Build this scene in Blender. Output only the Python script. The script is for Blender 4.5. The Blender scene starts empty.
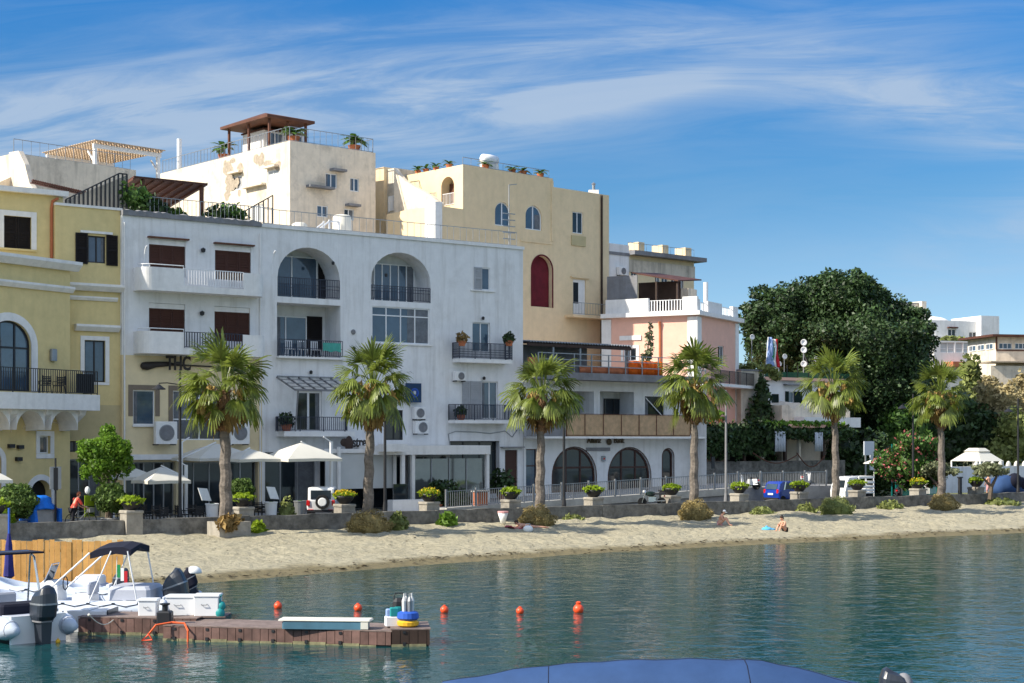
import bpy, math, random
import numpy as np
from mathutils import Vector, Matrix
PI = math.pi
rng = random.Random(7)
SC = bpy.context.scene
COL = SC.collection
F = 1600.0; H = 5.5; HY = 440.0           # focal length in pixels, eye height, horizon row
A36 = math.radians(36.0)

# ------------------------------------------------------------------ materials
def nodes(m):
    nt = m.node_tree
    return nt, nt.nodes, nt.links

def N(nt, typ, **kw):
    n = nt.nodes.new(typ)
    for k, v in kw.items():
        if k in n.inputs: n.inputs[k].default_value = v
        else: setattr(n, k, v)
    return n

def mat(name, col, rough=0.85, var=0.12, scale=1.5, stain=0.0, stain_col=(0.12, 0.11, 0.1), bump=0.0, bscale=12.0, metal=0.0, spec=0.3,
        streak=0.0, island=0.0, transl=0.0, ior=None, wave=None):
    m = bpy.data.materials.new(name); m.use_nodes = True
    nt, nd, lk = nodes(m)
    b = nd['Principled BSDF']
    b.inputs['Roughness'].default_value = rough
    b.inputs['Metallic'].default_value = metal
    b.inputs['Specular IOR Level'].default_value = spec
    if ior: b.inputs['IOR'].default_value = ior
    tc = N(nt, 'ShaderNodeTexCoord')
    n1 = N(nt, 'ShaderNodeTexNoise', Scale=scale, Detail=6.0, Roughness=0.65)
    lk.new(tc.outputs['Object'], n1.inputs['Vector'])
    mr = N(nt, 'ShaderNodeMapRange'); mr.inputs['From Min'].default_value = 0.3; mr.inputs['From Max'].default_value = 0.7
    mr.inputs['To Min'].default_value = 1 - var; mr.inputs['To Max'].default_value = 1 + var
    lk.new(n1.outputs['Fac'], mr.inputs['Value'])
    mul = N(nt, 'ShaderNodeMix', data_type='RGBA', blend_type='MULTIPLY'); mul.inputs['Factor'].default_value = 1
    mul.inputs['A'].default_value = (*col, 1)
    lk.new(mr.outputs['Result'], mul.inputs['B'])
    # float plugged into colour: grey
    out = mul.outputs['Result']
    if island:
        g = N(nt, 'ShaderNodeNewGeometry')
        mr2 = N(nt, 'ShaderNodeMapRange'); mr2.inputs['To Min'].default_value = 1 - island; mr2.inputs['To Max'].default_value = 1 + island
        lk.new(g.outputs['Random Per Island'], mr2.inputs['Value'])
        mu2 = N(nt, 'ShaderNodeMix', data_type='RGBA', blend_type='MULTIPLY'); mu2.inputs['Factor'].default_value = 1
        lk.new(out, mu2.inputs['A']); lk.new(mr2.outputs['Result'], mu2.inputs['B']); out = mu2.outputs['Result']
    if stain:
        n2 = N(nt, 'ShaderNodeTexNoise', Scale=0.55, Detail=8.0, Roughness=0.7)
        lk.new(tc.outputs['Object'], n2.inputs['Vector'])
        r2 = N(nt, 'ShaderNodeMapRange'); r2.inputs['From Min'].default_value = 0.52; r2.inputs['From Max'].default_value = 0.72
        r2.inputs['To Min'].default_value = 0; r2.inputs['To Max'].default_value = stain
        lk.new(n2.outputs['Fac'], r2.inputs['Value'])
        mx = N(nt, 'ShaderNodeMix', data_type='RGBA'); mx.inputs['B'].default_value = (*stain_col, 1)
        lk.new(r2.outputs['Result'], mx.inputs['Factor']); lk.new(out, mx.inputs['A']); out = mx.outputs['Result']
    if streak:
        mp = N(nt, 'ShaderNodeMapping'); mp.inputs['Scale'].default_value = (1.6, 1.6, 0.14)
        lk.new(tc.outputs['Object'], mp.inputs['Vector'])
        n3 = N(nt, 'ShaderNodeTexNoise', Scale=1.3, Detail=5.0, Roughness=0.6)
        lk.new(mp.outputs['Vector'], n3.inputs['Vector'])
        r3 = N(nt, 'ShaderNodeMapRange'); r3.inputs['From Min'].default_value = 0.5; r3.inputs['From Max'].default_value = 0.74
        r3.inputs['To Min'].default_value = 0; r3.inputs['To Max'].default_value = streak
        lk.new(n3.outputs['Fac'], r3.inputs['Value'])
        mx = N(nt, 'ShaderNodeMix', data_type='RGBA'); mx.inputs['B'].default_value = (*stain_col, 1)
        lk.new(r3.outputs['Result'], mx.inputs['Factor']); lk.new(out, mx.inputs['A']); out = mx.outputs['Result']
    lk.new(out, b.inputs['Base Color'])
    if bump:
        nb = N(nt, 'ShaderNodeTexNoise', Scale=bscale, Detail=5.0, Roughness=0.6)
        lk.new(tc.outputs['Object'], nb.inputs['Vector'])
        bp = N(nt, 'ShaderNodeBump', Strength=bump, Distance=0.05)
        lk.new(nb.outputs['Fac'], bp.inputs['Height']); lk.new(bp.outputs['Normal'], b.inputs['Normal'])
    if wave:
        ax, ws = wave
        w = N(nt, 'ShaderNodeTexWave', wave_type='BANDS', bands_direction=ax, Scale=ws)
        lk.new(tc.outputs['Object'], w.inputs['Vector'])
        bp = N(nt, 'ShaderNodeBump', Strength=0.8, Distance=0.03)
        lk.new(w.outputs['Fac'], bp.inputs['Height']); lk.new(bp.outputs['Normal'], b.inputs['Normal'])
    if transl:
        tr = N(nt, 'ShaderNodeBsdfTranslucent'); lk.new(out, tr.inputs['Color'])
        ms = N(nt, 'ShaderNodeMixShader'); ms.inputs['Fac'].default_value = transl
        lk.new(b.outputs['BSDF'], ms.inputs[1]); lk.new(tr.outputs['BSDF'], ms.inputs[2])
        lk.new(ms.outputs['Shader'], nd['Material Output'].inputs['Surface'])
    return m

M = {}
def defmats():
    d = dict
    M['white_wall'] = mat('white_plaster', (0.78, 0.77, 0.76), var=0.06, stain=0.35, stain_col=(0.47, 0.45, 0.42), streak=0.55, bump=0.25, bscale=3)
    M['white_trim'] = mat('white_trim', (0.80, 0.78, 0.75), var=0.07, scale=3, streak=0.3, stain_col=(0.45, 0.43, 0.4))
    M['yellow_wall'] = mat('yellow_plaster', (0.70, 0.56, 0.27), var=0.08, stain=0.25, stain_col=(0.42, 0.36, 0.18), streak=0.2, bump=0.25, bscale=3)
    M['pale_yellow'] = mat('pale_yellow_plaster', (0.75, 0.62, 0.39), var=0.07, stain=0.2, stain_col=(0.5, 0.42, 0.25), streak=0.2, bump=0.25, bscale=3)
    M['buff'] = mat('buff_panel', (0.52, 0.43, 0.24), var=0.08, stain=0.2, bump=0.2, bscale=3)
    M['cream_old'] = mat('weathered_cream_plaster', (0.76, 0.65, 0.51), var=0.12, stain=0.8, stain_col=(0.36, 0.31, 0.25), streak=0.55, bump=0.5, bscale=2.5)
    M['grey_old'] = mat('weathered_grey_plaster', (0.62, 0.56, 0.46), var=0.1, stain=0.55, stain_col=(0.2, 0.18, 0.15), streak=0.75, bump=0.4, bscale=3)
    M['tower'] = mat('ochre_plaster', (0.79, 0.61, 0.38), var=0.07, stain=0.3, stain_col=(0.5, 0.4, 0.22), streak=0.22, bump=0.2, bscale=3)
    M['pink'] = mat('pink_plaster', (0.80, 0.47, 0.36), var=0.06, stain=0.2, stain_col=(0.6, 0.36, 0.3), streak=0.2, bump=0.2, bscale=3)
    M['stone'] = mat('dark_stone', (0.15, 0.142, 0.125), var=0.5, scale=2.2, stain=0.7, stain_col=(0.3, 0.28, 0.24), bump=0.9, bscale=5)
    M['pillar_stone'] = mat('grey_limestone', (0.34, 0.31, 0.26), var=0.25, stain=0.6, stain_col=(0.1, 0.09, 0.08), streak=0.4, bump=0.6, bscale=8)
    M['kerb'] = mat('limestone', (0.5, 0.47, 0.4), var=0.2, stain=0.35, stain_col=(0.2, 0.18, 0.15), bump=0.5, bscale=8)
    M['concrete'] = mat('concrete', (0.36, 0.35, 0.33), var=0.2, stain=0.3, bump=0.3, bscale=8)
    M['asphalt'] = mat('asphalt', (0.06, 0.06, 0.062), var=0.2, bump=0.3, bscale=25)
    M['slab_grey'] = mat('grey_slab', (0.22, 0.22, 0.23), var=0.2, stain=0.5, streak=0.4, bump=0.3)
    M['glass'] = mat('window_glass', (0.05, 0.085, 0.13), rough=0.06, var=0.3, scale=0.7, spec=0.6, ior=1.6)
    M['glass_dark'] = mat('dark_glass', (0.018, 0.026, 0.032), rough=0.06, var=0.3, scale=0.7, spec=0.5, ior=1.5)
    M['curtain'] = mat('net_curtain', (0.17, 0.18, 0.2), rough=0.25, var=0.25, scale=4, spec=0.5, wave=('X', 7))
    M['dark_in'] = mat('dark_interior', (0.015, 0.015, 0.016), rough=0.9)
    M['brown_shut'] = mat('brown_shutter', (0.105, 0.045, 0.032), rough=0.6, var=0.1, wave=('Z', 9))
    M['dark_shut'] = mat('dark_shutter', (0.018, 0.014, 0.014), rough=0.55, var=0.1, wave=('Z', 9))
    M['green_shut'] = mat('green_shutter', (0.01, 0.03, 0.024), rough=0.6, wave=('Z', 9))
    M['grey_shut'] = mat('pale_shutter', (0.55, 0.56, 0.58), rough=0.6, wave=('Z', 9))
    M['iron'] = mat('black_iron', (0.015, 0.015, 0.017), rough=0.5, spec=0.5)
    M['navy_iron'] = mat('navy_iron', (0.02, 0.025, 0.045), rough=0.5, spec=0.5)
    M['grey_metal'] = mat('grey_metal', (0.3, 0.31, 0.32), rough=0.45, metal=0.6, var=0.15)
    M['steel'] = mat('polished_steel', (0.6, 0.6, 0.6), rough=0.2, metal=1.0)
    M['white_metal'] = mat('white_metal', (0.78, 0.78, 0.78), rough=0.4, var=0.04)
    M['wood_brown'] = mat('brown_timber', (0.12, 0.05, 0.03), rough=0.7, var=0.3)
    M['wood_dark'] = mat('dark_timber', (0.05, 0.03, 0.022), rough=0.7, var=0.3)
    M['door_brown'] = mat('door_brown', (0.06, 0.025, 0.018), rough=0.5, var=0.2)
    M['bamboo'] = mat('bamboo_screen', (0.70, 0.47, 0.27), rough=0.8, var=0.2, scale=3, wave=('X', 12))
    M['pale_wood'] = mat('pale_weathered_wood', (0.5, 0.38, 0.27), rough=0.8, var=0.25)
    M['bare'] = mat('bare_render', (0.40, 0.33, 0.25), var=0.3, scale=4, bump=0.5)
    M['plank'] = mat('orange_pine', (0.62, 0.33, 0.1), rough=0.75, var=0.2, scale=2.5, island=0.18)
    M['terracotta'] = mat('terracotta', (0.45, 0.15, 0.07), rough=0.8, var=0.2)
    M['rust_roof'] = mat('rusty_sheet', (0.09, 0.035, 0.022), rough=0.7, var=0.4, scale=2)
    M['orange'] = mat('orange_sheet', (0.85, 0.19, 0.02), rough=0.7, var=0.12, transl=0.35)
    M['canvas'] = mat('white_canvas', (0.8, 0.77, 0.68), rough=0.9, var=0.04, transl=0.25)
    M['canvas_shade'] = mat('grey_white_canvas', (0.62, 0.66, 0.72), rough=0.9, var=0.04, transl=0.2)
    M['pale_blind'] = mat('pale_blind', (0.55, 0.56, 0.55), rough=0.85, var=0.06, scale=0.8)
    M['paint_white'] = mat('white_car_paint', (0.78, 0.78, 0.77), rough=0.25, var=0.03, spec=0.6)
    M['paint_blue'] = mat('blue_car_paint', (0.008, 0.04, 0.3), rough=0.2, var=0.05, spec=0.7)
    M['rubber'] = mat('black_rubber', (0.015, 0.015, 0.015), rough=0.8)
    M['red_light'] = mat('red_tail_lamp', (0.55, 0.01, 0.01), rough=0.25, spec=0.6)
    M['lamp_clear'] = mat('clear_lamp', (0.6, 0.6, 0.58), rough=0.15, spec=0.8)
    M['black_plastic'] = mat('black_plastic', (0.018, 0.018, 0.02), rough=0.5, spec=0.4)
    M['charcoal'] = mat('charcoal_cowl', (0.025, 0.03, 0.04), rough=0.3, spec=0.6, var=0.1)
    M['gelcoat'] = mat('white_gelcoat', (0.76, 0.77, 0.78), rough=0.3, var=0.03, spec=0.5)
    M['tube_grey'] = mat('pale_grey_tube', (0.52, 0.57, 0.65), rough=0.45, var=0.05, spec=0.4)
    M['seat_grey'] = mat('boat_cushion', (0.42, 0.44, 0.5), rough=0.7, var=0.08)
    M['navy_canvas'] = mat('navy_canvas', (0.012, 0.013, 0.025), rough=0.9, var=0.2)
    M['blue_cover'] = mat('blue_canvas_cover', (0.028, 0.066, 0.165), rough=0.8, var=0.12, scale=1.2, bump=0.3, bscale=2)
    M['tarp'] = mat('blue_tarp', (0.01, 0.16, 0.65), rough=0.5, var=0.25, scale=3, bump=0.5, bscale=4)
    M['jetty_wood'] = mat('jetty_cladding', (0.15, 0.085, 0.07), rough=0.75, var=0.35, scale=3, stain=0.5, stain_col=(0.07, 0.05, 0.045), island=0.25)
    M['jetty_deck'] = mat('jetty_deck', (0.2, 0.15, 0.13), rough=0.8, var=0.3, scale=4)
    M['algae'] = mat('algae_float', (0.22, 0.20, 0.11), rough=0.8, var=0.5, scale=4, stain=0.6)
    M['teal'] = mat('teal_plastic', (0.02, 0.26, 0.26), rough=0.45, var=0.1)
    M['teal_board'] = mat('slate_blue_board', (0.07, 0.16, 0.22), rough=0.5, var=0.2)
    M['buoy'] = mat('orange_buoy', (0.85, 0.085, 0.02), rough=0.4, var=0.1, spec=0.5)
    M['yellow_pl'] = mat('yellow_plastic', (0.75, 0.42, 0.03), rough=0.5)
    M['blue_pl'] = mat('blue_plastic', (0.03, 0.1, 0.45), rough=0.45)
    M['sign_board'] = mat('blue_sign', (0.012, 0.04, 0.10), rough=0.4)
    M['letter_dark'] = mat('dark_letters', (0.035, 0.03, 0.028), rough=0.6)
    M['letter_gold'] = mat('bronze_letters', (0.12, 0.09, 0.055), rough=0.5)
    M['brown_surround'] = mat('taupe_surround', (0.2, 0.16, 0.12), rough=0.8, var=0.1)
    M['maroon'] = mat('maroon_plaster', (0.13, 0.012, 0.02), rough=0.85, var=0.25)
    # plants
    M['palm_leaf'] = mat('palm_leaf', (0.17, 0.212, 0.035), rough=0.42, var=0.25, scale=1.2, island=0.4, transl=0.42, spec=0.5)
    M['palm_dead'] = mat('dry_palm_leaf', (0.30, 0.2, 0.075), rough=0.8, var=0.3, island=0.4, transl=0.25)
    M['palm_fruit'] = mat('palm_fruit_stalks', (0.40, 0.27, 0.09), rough=0.7, var=0.3, island=0.3, transl=0.2)
    M['palm_trunk'] = mat('palm_trunk', (0.165, 0.14, 0.118), rough=0.95, var=0.4, scale=6, bump=0.8, bscale=9)
    M['palm_boots'] = mat('palm_boots', (0.19, 0.11, 0.06), rough=0.95, var=0.4, scale=6, bump=0.8, bscale=9)
    M['bark'] = mat('bark', (0.13, 0.1, 0.075), rough=0.95, var=0.3, scale=5, bump=0.7)
    M['leaf_dark'] = mat('dark_leaf', (0.042, 0.078, 0.024), rough=0.5, var=0.5, scale=0.3, island=0.6, transl=0.2, spec=0.35)
    M['leaf_mid'] = mat('mid_leaf', (0.075, 0.15, 0.03), rough=0.5, var=0.3, scale=0.8, island=0.45, transl=0.3)
    M['leaf_bright'] = mat('bright_leaf', (0.15, 0.27, 0.03), rough=0.5, var=0.3, scale=1.5, island=0.4, transl=0.45)
    M['leaf_lime'] = mat('lime_leaf', (0.26, 0.36, 0.02), rough=0.5, var=0.2, scale=3, island=0.35, transl=0.45)
    M['leaf_box'] = mat('clipped_leaf', (0.10, 0.16, 0.035), rough=0.6, var=0.2, scale=3, island=0.4, transl=0.25)
    M['leaf_olive'] = mat('olive_leaf', (0.20, 0.22, 0.12), rough=0.6, var=0.2, scale=2, island=0.35, transl=0.25)
    M['leaf_dry'] = mat('dry_shrub_leaf', (0.40, 0.33, 0.17), rough=0.8, var=0.35, scale=0.6, island=0.35, transl=0.25)
    M['leaf_brush'] = mat('brush_leaf', (0.23, 0.26, 0.08), rough=0.7, var=0.35, scale=0.5, island=0.4, transl=0.3)
    M['leaf_mound'] = mat('mound_leaf', (0.30, 0.23, 0.09), rough=0.8, var=0.35, scale=1.8, island=0.35, transl=0.2)
    M['petal_pink'] = mat('pink_petal', (0.50, 0.13, 0.14), rough=0.6, island=0.35, transl=0.3)
    M['petal_yellow'] = mat('yellow_petal', (0.7, 0.5, 0.03), rough=0.6, island=0.2, transl=0.3)
    # people
    M['skin'] = mat('skin', (0.62, 0.33, 0.22), rough=0.55, var=0.06)
    M['red_cloth'] = mat('coral_red_shirt', (0.78, 0.09, 0.06), rough=0.85, var=0.1)
    M['black_cloth'] = mat('black_cloth', (0.015, 0.015, 0.02), rough=0.9)
    M['white_cloth'] = mat('white_cloth', (0.8, 0.8, 0.78), rough=0.9)
    M['pink_cloth'] = mat('pink_cloth', (0.7, 0.36, 0.36), rough=0.9)
    M['hair_red'] = mat('auburn_hair', (0.2, 0.06, 0.03), rough=0.7, var=0.2)
    M['hair_dark'] = mat('dark_hair', (0.04, 0.025, 0.018), rough=0.7)
    M['towel_red'] = mat('red_patterned_towel', (0.42, 0.08, 0.1), rough=0.95, var=0.8, scale=9)
    M['towel_blue'] = mat('blue_towel', (0.1, 0.42, 0.7), rough=0.95, var=0.2)

# ------------------------------------------------------------------ mesh builder
class MB:
    def __init__(s): s.v = []; s.f = []
    def add(s, vs, fs):
        o = len(s.v); s.v.extend([tuple(p) for p in vs]); s.f.extend([tuple(i + o for i in f) for f in fs]); return s
    def box(s, x0, x1, y0, y1, z0, z1):
        x0, x1 = min(x0, x1), max(x0, x1); y0, y1 = min(y0, y1), max(y0, y1); z0, z1 = min(z0, z1), max(z0, z1)
        return s.add([(x0,y0,z0),(x1,y0,z0),(x1,y1,z0),(x0,y1,z0),(x0,y0,z1),(x1,y0,z1),(x1,y1,z1),(x0,y1,z1)],
              [(0,3,2,1),(4,5,6,7),(0,1,5,4),(1,2,6,5),(2,3,7,6),(3,0,4,7)])
    def rbox(s, x0, x1, y0, y1, z0, z1, b=0.05, top=1.0):
        """box with chamfered vertical corners and a chamfered top, top scaled"""
        cx, cy = (x0+x1)/2, (y0+y1)/2
        def ring(z, e, k):
            hx, hy = (x1-x0)/2*k - e, (y1-y0)/2*k - e
            bb = min(b, hx*0.9, hy*0.9)
            pts = [(-hx+bb,-hy),(hx-bb,-hy),(hx,-hy+bb),(hx,hy-bb),(hx-bb,hy),(-hx+bb,hy),(-hx,hy-bb),(-hx,-hy+bb)]
            return [(cx+p[0], cy+p[1], z) for p in pts]
        return s.loft([ring(z0, 0, 1), ring(z1-b, 0, top), ring(z1, b*0.8, top)])
    def loft(s, rings, cap=True, closed=True):
        n = len(rings[0]); o = len(s.v)
        for r in rings: s.v.extend([tuple(p) for p in r])
        for i in range(len(rings)-1):
            for j in range(n if closed else n-1):
                k = (j+1) % n
                s.f.append((o+i*n+j, o+i*n+k, o+(i+1)*n+k, o+(i+1)*n+j))
        if cap:
            s.f.append(tuple(o+j for j in reversed(range(n)))); e = o+(len(rings)-1)*n
            s.f.append(tuple(e+j for j in range(n)))
        return s
    def prism(s, poly, a0, a1, axis='y'):
        """poly: list of 2-d points; extruded along axis"""
        def P(p, a):
            if axis == 'y': return (p[0], a, p[1])
            if axis == 'x': return (a, p[0], p[1])
            return (p[0], p[1], a)
        return s.loft([[P(p, a0) for p in poly], [P(p, a1) for p in poly]])
    def tube(s, pts, r, n=6, cap=True):
        pts = [Vector(p) for p in pts]; rs = r if isinstance(r, (list, tuple)) else [r]*len(pts)
        rings = []; up = None
        for i, p in enumerate(pts):
            t = (pts[min(i+1, len(pts)-1)] - pts[max(i-1, 0)])
            if t.length < 1e-9: t = Vector((0,0,1))
            t.normalize()
            if up is None:
                up = Vector((0,0,1)) if abs(t.z) < 0.9 else Vector((1,0,0))
            a = t.cross(up)
            if a.length < 1e-6: a = t.cross(Vector((0,1,0)))
            a.normalize(); b = a.cross(t).normalized(); up = b
            rings.append([p + (a*math.cos(2*PI*k/n) + b*math.sin(2*PI*k/n))*rs[i] for k in range(n)])
        return s.loft(rings, cap)
    def bar(s, p, q, w, h=None):
        """square bar from p to q"""
        p, q = Vector(p), Vector(q); h = h or w; t = (q-p).normalized()
        up = Vector((0,0,1)) if abs(t.z) < 0.95 else Vector((0,1,0))
        a = t.cross(up).normalized()*w/2; b = a.cross(t).normalized()*h/2
        return s.loft([[c-a-b, c+a-b, c+a+b, c-a+b] for c in (p, q)])
    def lathe(s, prof, c=(0,0,0), n=16, axis='z', cap=True):
        rings = []
        for r, h in prof:
            ring = []
            for k in range(n):
                a = 2*PI*k/n; x, y = r*math.cos(a), r*math.sin(a)
                if axis == 'z': ring.append((c[0]+x, c[1]+y, c[2]+h))
                elif axis == 'y': ring.append((c[0]+x, c[1]+h, c[2]+y))
                else: ring.append((c[0]+h, c[1]+x, c[2]+y))
            rings.append(ring)
        return s.loft(rings, cap)
    def ell(s, c, r, n=10, m=7, z0=-1.0):
        prof = []
        for i in range(m+1):
            t = math.asin(z0) + (PI/2 - math.asin(z0))*i/m
            prof.append((max(math.cos(t), 0.01), math.sin(t)))
        rings = [[(c[0]+r[0]*pr*math.cos(2*PI*k/n), c[1]+r[1]*pr*math.sin(2*PI*k/n), c[2]+r[2]*ph) for k in range(n)] for pr, ph in prof]
        return s.loft(rings)
    def quad(s, *p): return s.add(p, [tuple(range(len(p)))])
    def xf(s, mtx):
        s.v = [tuple(mtx @ Vector(p)) for p in s.v]; return s
    def build(s, name, m, parent=None, smooth=False, loc=None):
        me = bpy.data.meshes.new(name); me.from_pydata(s.v, [], s.f); me.update()
        me.materials.append(M[m] if isinstance(m, str) else m)
        if smooth: me.polygons.foreach_set('use_smooth', [True]*len(me.polygons))
        o = bpy.data.objects.new(name, me); COL.objects.link(o)
        if parent: o.parent = parent
        if loc: o.location = loc
        return o

def npmesh(name, V, nper, m, parent=None):
    """V: (n*nper,3) array of independent polygons"""
    n = len(V)//nper
    me = bpy.data.meshes.new(name)
    me.vertices.add(len(V)); me.vertices.foreach_set('co', V.astype(np.float32).ravel())
    me.loops.add(len(V)); me.loops.foreach_set('vertex_index', np.arange(len(V), dtype=np.int32))
    me.polygons.add(n); me.polygons.foreach_set('loop_start', np.arange(0, len(V), nper, dtype=np.int32))
    me.update(calc_edges=True); me.validate()
    me.materials.append(M[m])
    o = bpy.data.objects.new(name, me); COL.objects.link(o)
    if parent: o.parent = parent
    return o

def tag(o, label=None, cat=None, group=None, kind=None):
    if label: o['label'] = label
    if cat: o['category'] = cat
    if group: o['group'] = group
    if kind: o['kind'] = kind
    return o

def thing(name, label, cat, loc=(0,0,0), rz=0.0, group=None):
    o = bpy.data.objects.new(name, None); COL.objects.link(o)
    o.empty_display_size = 0.3
    o.location = loc; o.rotation_euler = (0, 0, rz)
    return tag(o, label, cat, group)

def copy_tree(o, parent=None):
    c = o.copy(); COL.objects.link(c); c.parent = parent
    for ch in list(o.children): copy_tree(ch, c)
    return c

# ------------------------------------------------------------------ places
def QL(s, D):                       # along-shore s, distance D from the eye, to world xy
    return (s*math.cos(A36) - D*math.sin(A36), s*math.sin(A36) + D*math.cos(A36))
def Q(px, D):
    r = (px-512)/F; Y = D/(math.cos(A36) - math.sin(A36)*r); return (r*Y, Y)
def Qs(px, D):
    x, y = Q(px, D); return x*math.cos(A36) + y*math.sin(A36)
def ZY(py, Y): return H + (HY-py)/F*Y
def G(px, py, z=0.0):
    Y = (H-z)*F/(py-HY); return ((px-512)/F*Y, Y)
class Fr:
    """a facade frame: local x runs along the facade, y goes inward, z up from zb"""
    def __init__(s, O, deg, zb=1.2):
        s.O = O; s.a = math.radians(deg); s.zb = zb
        s.u = (math.cos(s.a), math.sin(s.a)); s.n = (-math.sin(s.a), math.cos(s.a))
        s.D = O[0]*s.n[0] + O[1]*s.n[1]; s.s0 = O[0]*s.u[0] + O[1]*s.u[1]
    def Y(s, px, d=0.0):
        r = (px-512)/F; return (s.D+d)/(s.n[0]*r + s.n[1])
    def x(s, px, d=0.0):
        r = (px-512)/F; Y = s.Y(px, d); return r*Y*s.u[0] + Y*s.u[1] - s.s0
    def z(s, px, py, d=0.0): return ZY(py, s.Y(px, d)) - s.zb
    def R(s, x0, y0, x1, y1, d=0.0):
        m = (x0+x1)/2
        return (s.x(x0, d), s.x(x1, d), s.z(m, y1, d), s.z(m, y0, d))   # a b zbot ztop
    def W(s, x, y, z=0.0):
        return (s.O[0] + x*s.u[0] + y*s.n[0], s.O[1] + x*s.u[1] + y*s.n[1], s.zb + z)
    def root(s, name, label, cat, group=None):
        return thing(name, label, cat, (s.O[0], s.O[1], s.zb), s.a, group)

# ------------------------------------------------------------------ walls with openings
def arc(a, b, d, rise, n=14):
    m, w = (a+b)/2, (b-a)/2
    return [(m - w*math.cos(PI*i/n), d - rise + rise*math.sin(PI*i/n)) for i in range(n+1)]

def wallmesh(mb, a, b, c, d, y, ops):
    """front face a..b, c..d at y with openings (oa, ob, oc, od, rise, depth)"""
    xs = sorted({a, b, *[q for o in ops for q in o[:2] if a < q < b]})
    zs = sorted({c, d, *[q for o in ops for q in o[2:4] if c < q < d]})
    for i in range(len(xs)-1):
        for j in range(len(zs)-1):
            mx, mz = (xs[i]+xs[i+1])/2, (zs[j]+zs[j+1])/2
            if any(o[0] < mx < o[1] and o[2] < mz < o[3] for o in ops): continue
            mb.quad((xs[i], y, zs[j]), (xs[i+1], y, zs[j]), (xs[i+1], y, zs[j+1]), (xs[i], y, zs[j+1]))
    for o in ops:
        oa, ob, oc, od, rise, dep = o
        if rise:
            pts = arc(oa, ob, od, rise)
            for p, q in zip(pts[:-1], pts[1:]):
                mb.quad((p[0], y, p[1]), (q[0], y, q[1]), (q[0], y, od), (p[0], y, od))
            loop = [(oa, oc)] + pts + [(ob, oc)]
        else: loop = [(oa, oc), (oa, od), (ob, od), (ob, oc)]
        L = len(loop)
        for i in range(L):
            p, q = loop[i], loop[(i+1) % L]
            mb.quad((p[0], y, p[1]), (p[0], y+dep, p[1]), (q[0], y+dep, q[1]), (q[0], y, q[1]))
        mb.quad(*[(p[0], y+dep, p[1]) for p in loop])

def shell(parent, name, m, a, b, c, d, depth, ops=(), y=0.0, left=True):
    mb = MB(); wallmesh(mb, a, b, c, d, y, ops)
    Y = y + depth
    if left: mb.quad((a,y,c),(a,y,d),(a,Y,d),(a,Y,c))
    mb.quad((b,y,c),(b,Y,c),(b,Y,d),(b,y,d))
    mb.quad((a,Y,c),(a,Y,d),(b,Y,d),(b,Y,c)); mb.quad((a,y,d),(b,y,d),(b,Y,d),(a,Y,d))
    return mb.build(name, m, parent)

def window(parent, r, y, rise=0, cols=2, rows=(), fw=0.07, fm='white_metal', gm='glass', name='window', t=0.07, label=None):
    """frame at y..y+t, pane behind; r = (a, b, zbot, ztop)"""
    a, b, c, d = r; fb = MB()
    if rise:
        o = [(a, c)] + arc(a, b, d, rise) + [(b, c)]
        i_ = [(a+fw, c+fw)] + arc(a+fw, b-fw, d-fw, max(rise-fw, 0.05)) + [(b-fw, c+fw)]
        L = len(o)
        for k in range(L):
            p, q, P, R_ = o[k], o[(k+1) % L], i_[k], i_[(k+1) % L]
            fb.quad((p[0],y,p[1]),(q[0],y,q[1]),(R_[0],y,R_[1]),(P[0],y,P[1]))
            fb.quad((P[0],y,P[1]),(R_[0],y,R_[1]),(R_[0],y+t,R_[1]),(P[0],y+t,P[1]))
    else:
        fb.box(a, a+fw, y, y+t, c, d); fb.box(b-fw, b, y, y+t, c, d)
        fb.box(a+fw, b-fw, y, y+t, c, c+fw); fb.box(a+fw, b-fw, y, y+t, d-fw, d)
    for k in range(1, cols):
        x = a + (b-a)*k/cols
        top = d-fw
        if rise:
            m_, w_ = (a+b)/2, (b-a)/2
            top = d-rise + rise*math.sqrt(max(0, 1-((x-m_)/w_)**2)) - fw*0.6
        fb.box(x-fw*0.55, x+fw*0.55, y+0.003, y+t, c+fw, top)
    for q in rows:
        z = c + (d-c)*q; fb.box(a+fw, b-fw, y+0.006, y+t, z-fw*0.5, z+fw*0.5)
    f = fb.build(name, fm, parent)
    if label: f['label'] = label
    if rng.random() < 0.5 and gm != 'pale_blind' and (b-a) > 0.7:
        cb = MB(); k_ = rng.choice((0.22, 0.3, 0.38)); e_ = fw + 0.02
        if rng.random() < 0.5: cb.box(a+e_, a+(b-a)*k_, y+t*0.5, y+t*0.58, c+e_, d-max(e_, rise*0.75))
        else: cb.box(b-(b-a)*k_, b-e_, y+t*0.5, y+t*0.58, c+e_, d-max(e_, rise*0.75))
        cb.build('curtain', 'curtain', f)
    pb = MB()
    if rise: pb.prism([(a+0.02, c+0.02)] + arc(a+0.02, b-0.02, d-0.02, rise-0.02) + [(b-0.02, c+0.02)], y+t*0.6, y+t*0.6+0.02)
    else: pb.box(a+0.02, b-0.02, y+t*0.6, y+t*0.6+0.02, c+0.02, d-0.02)
    pb.build('pane', gm, f)
    return f

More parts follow.
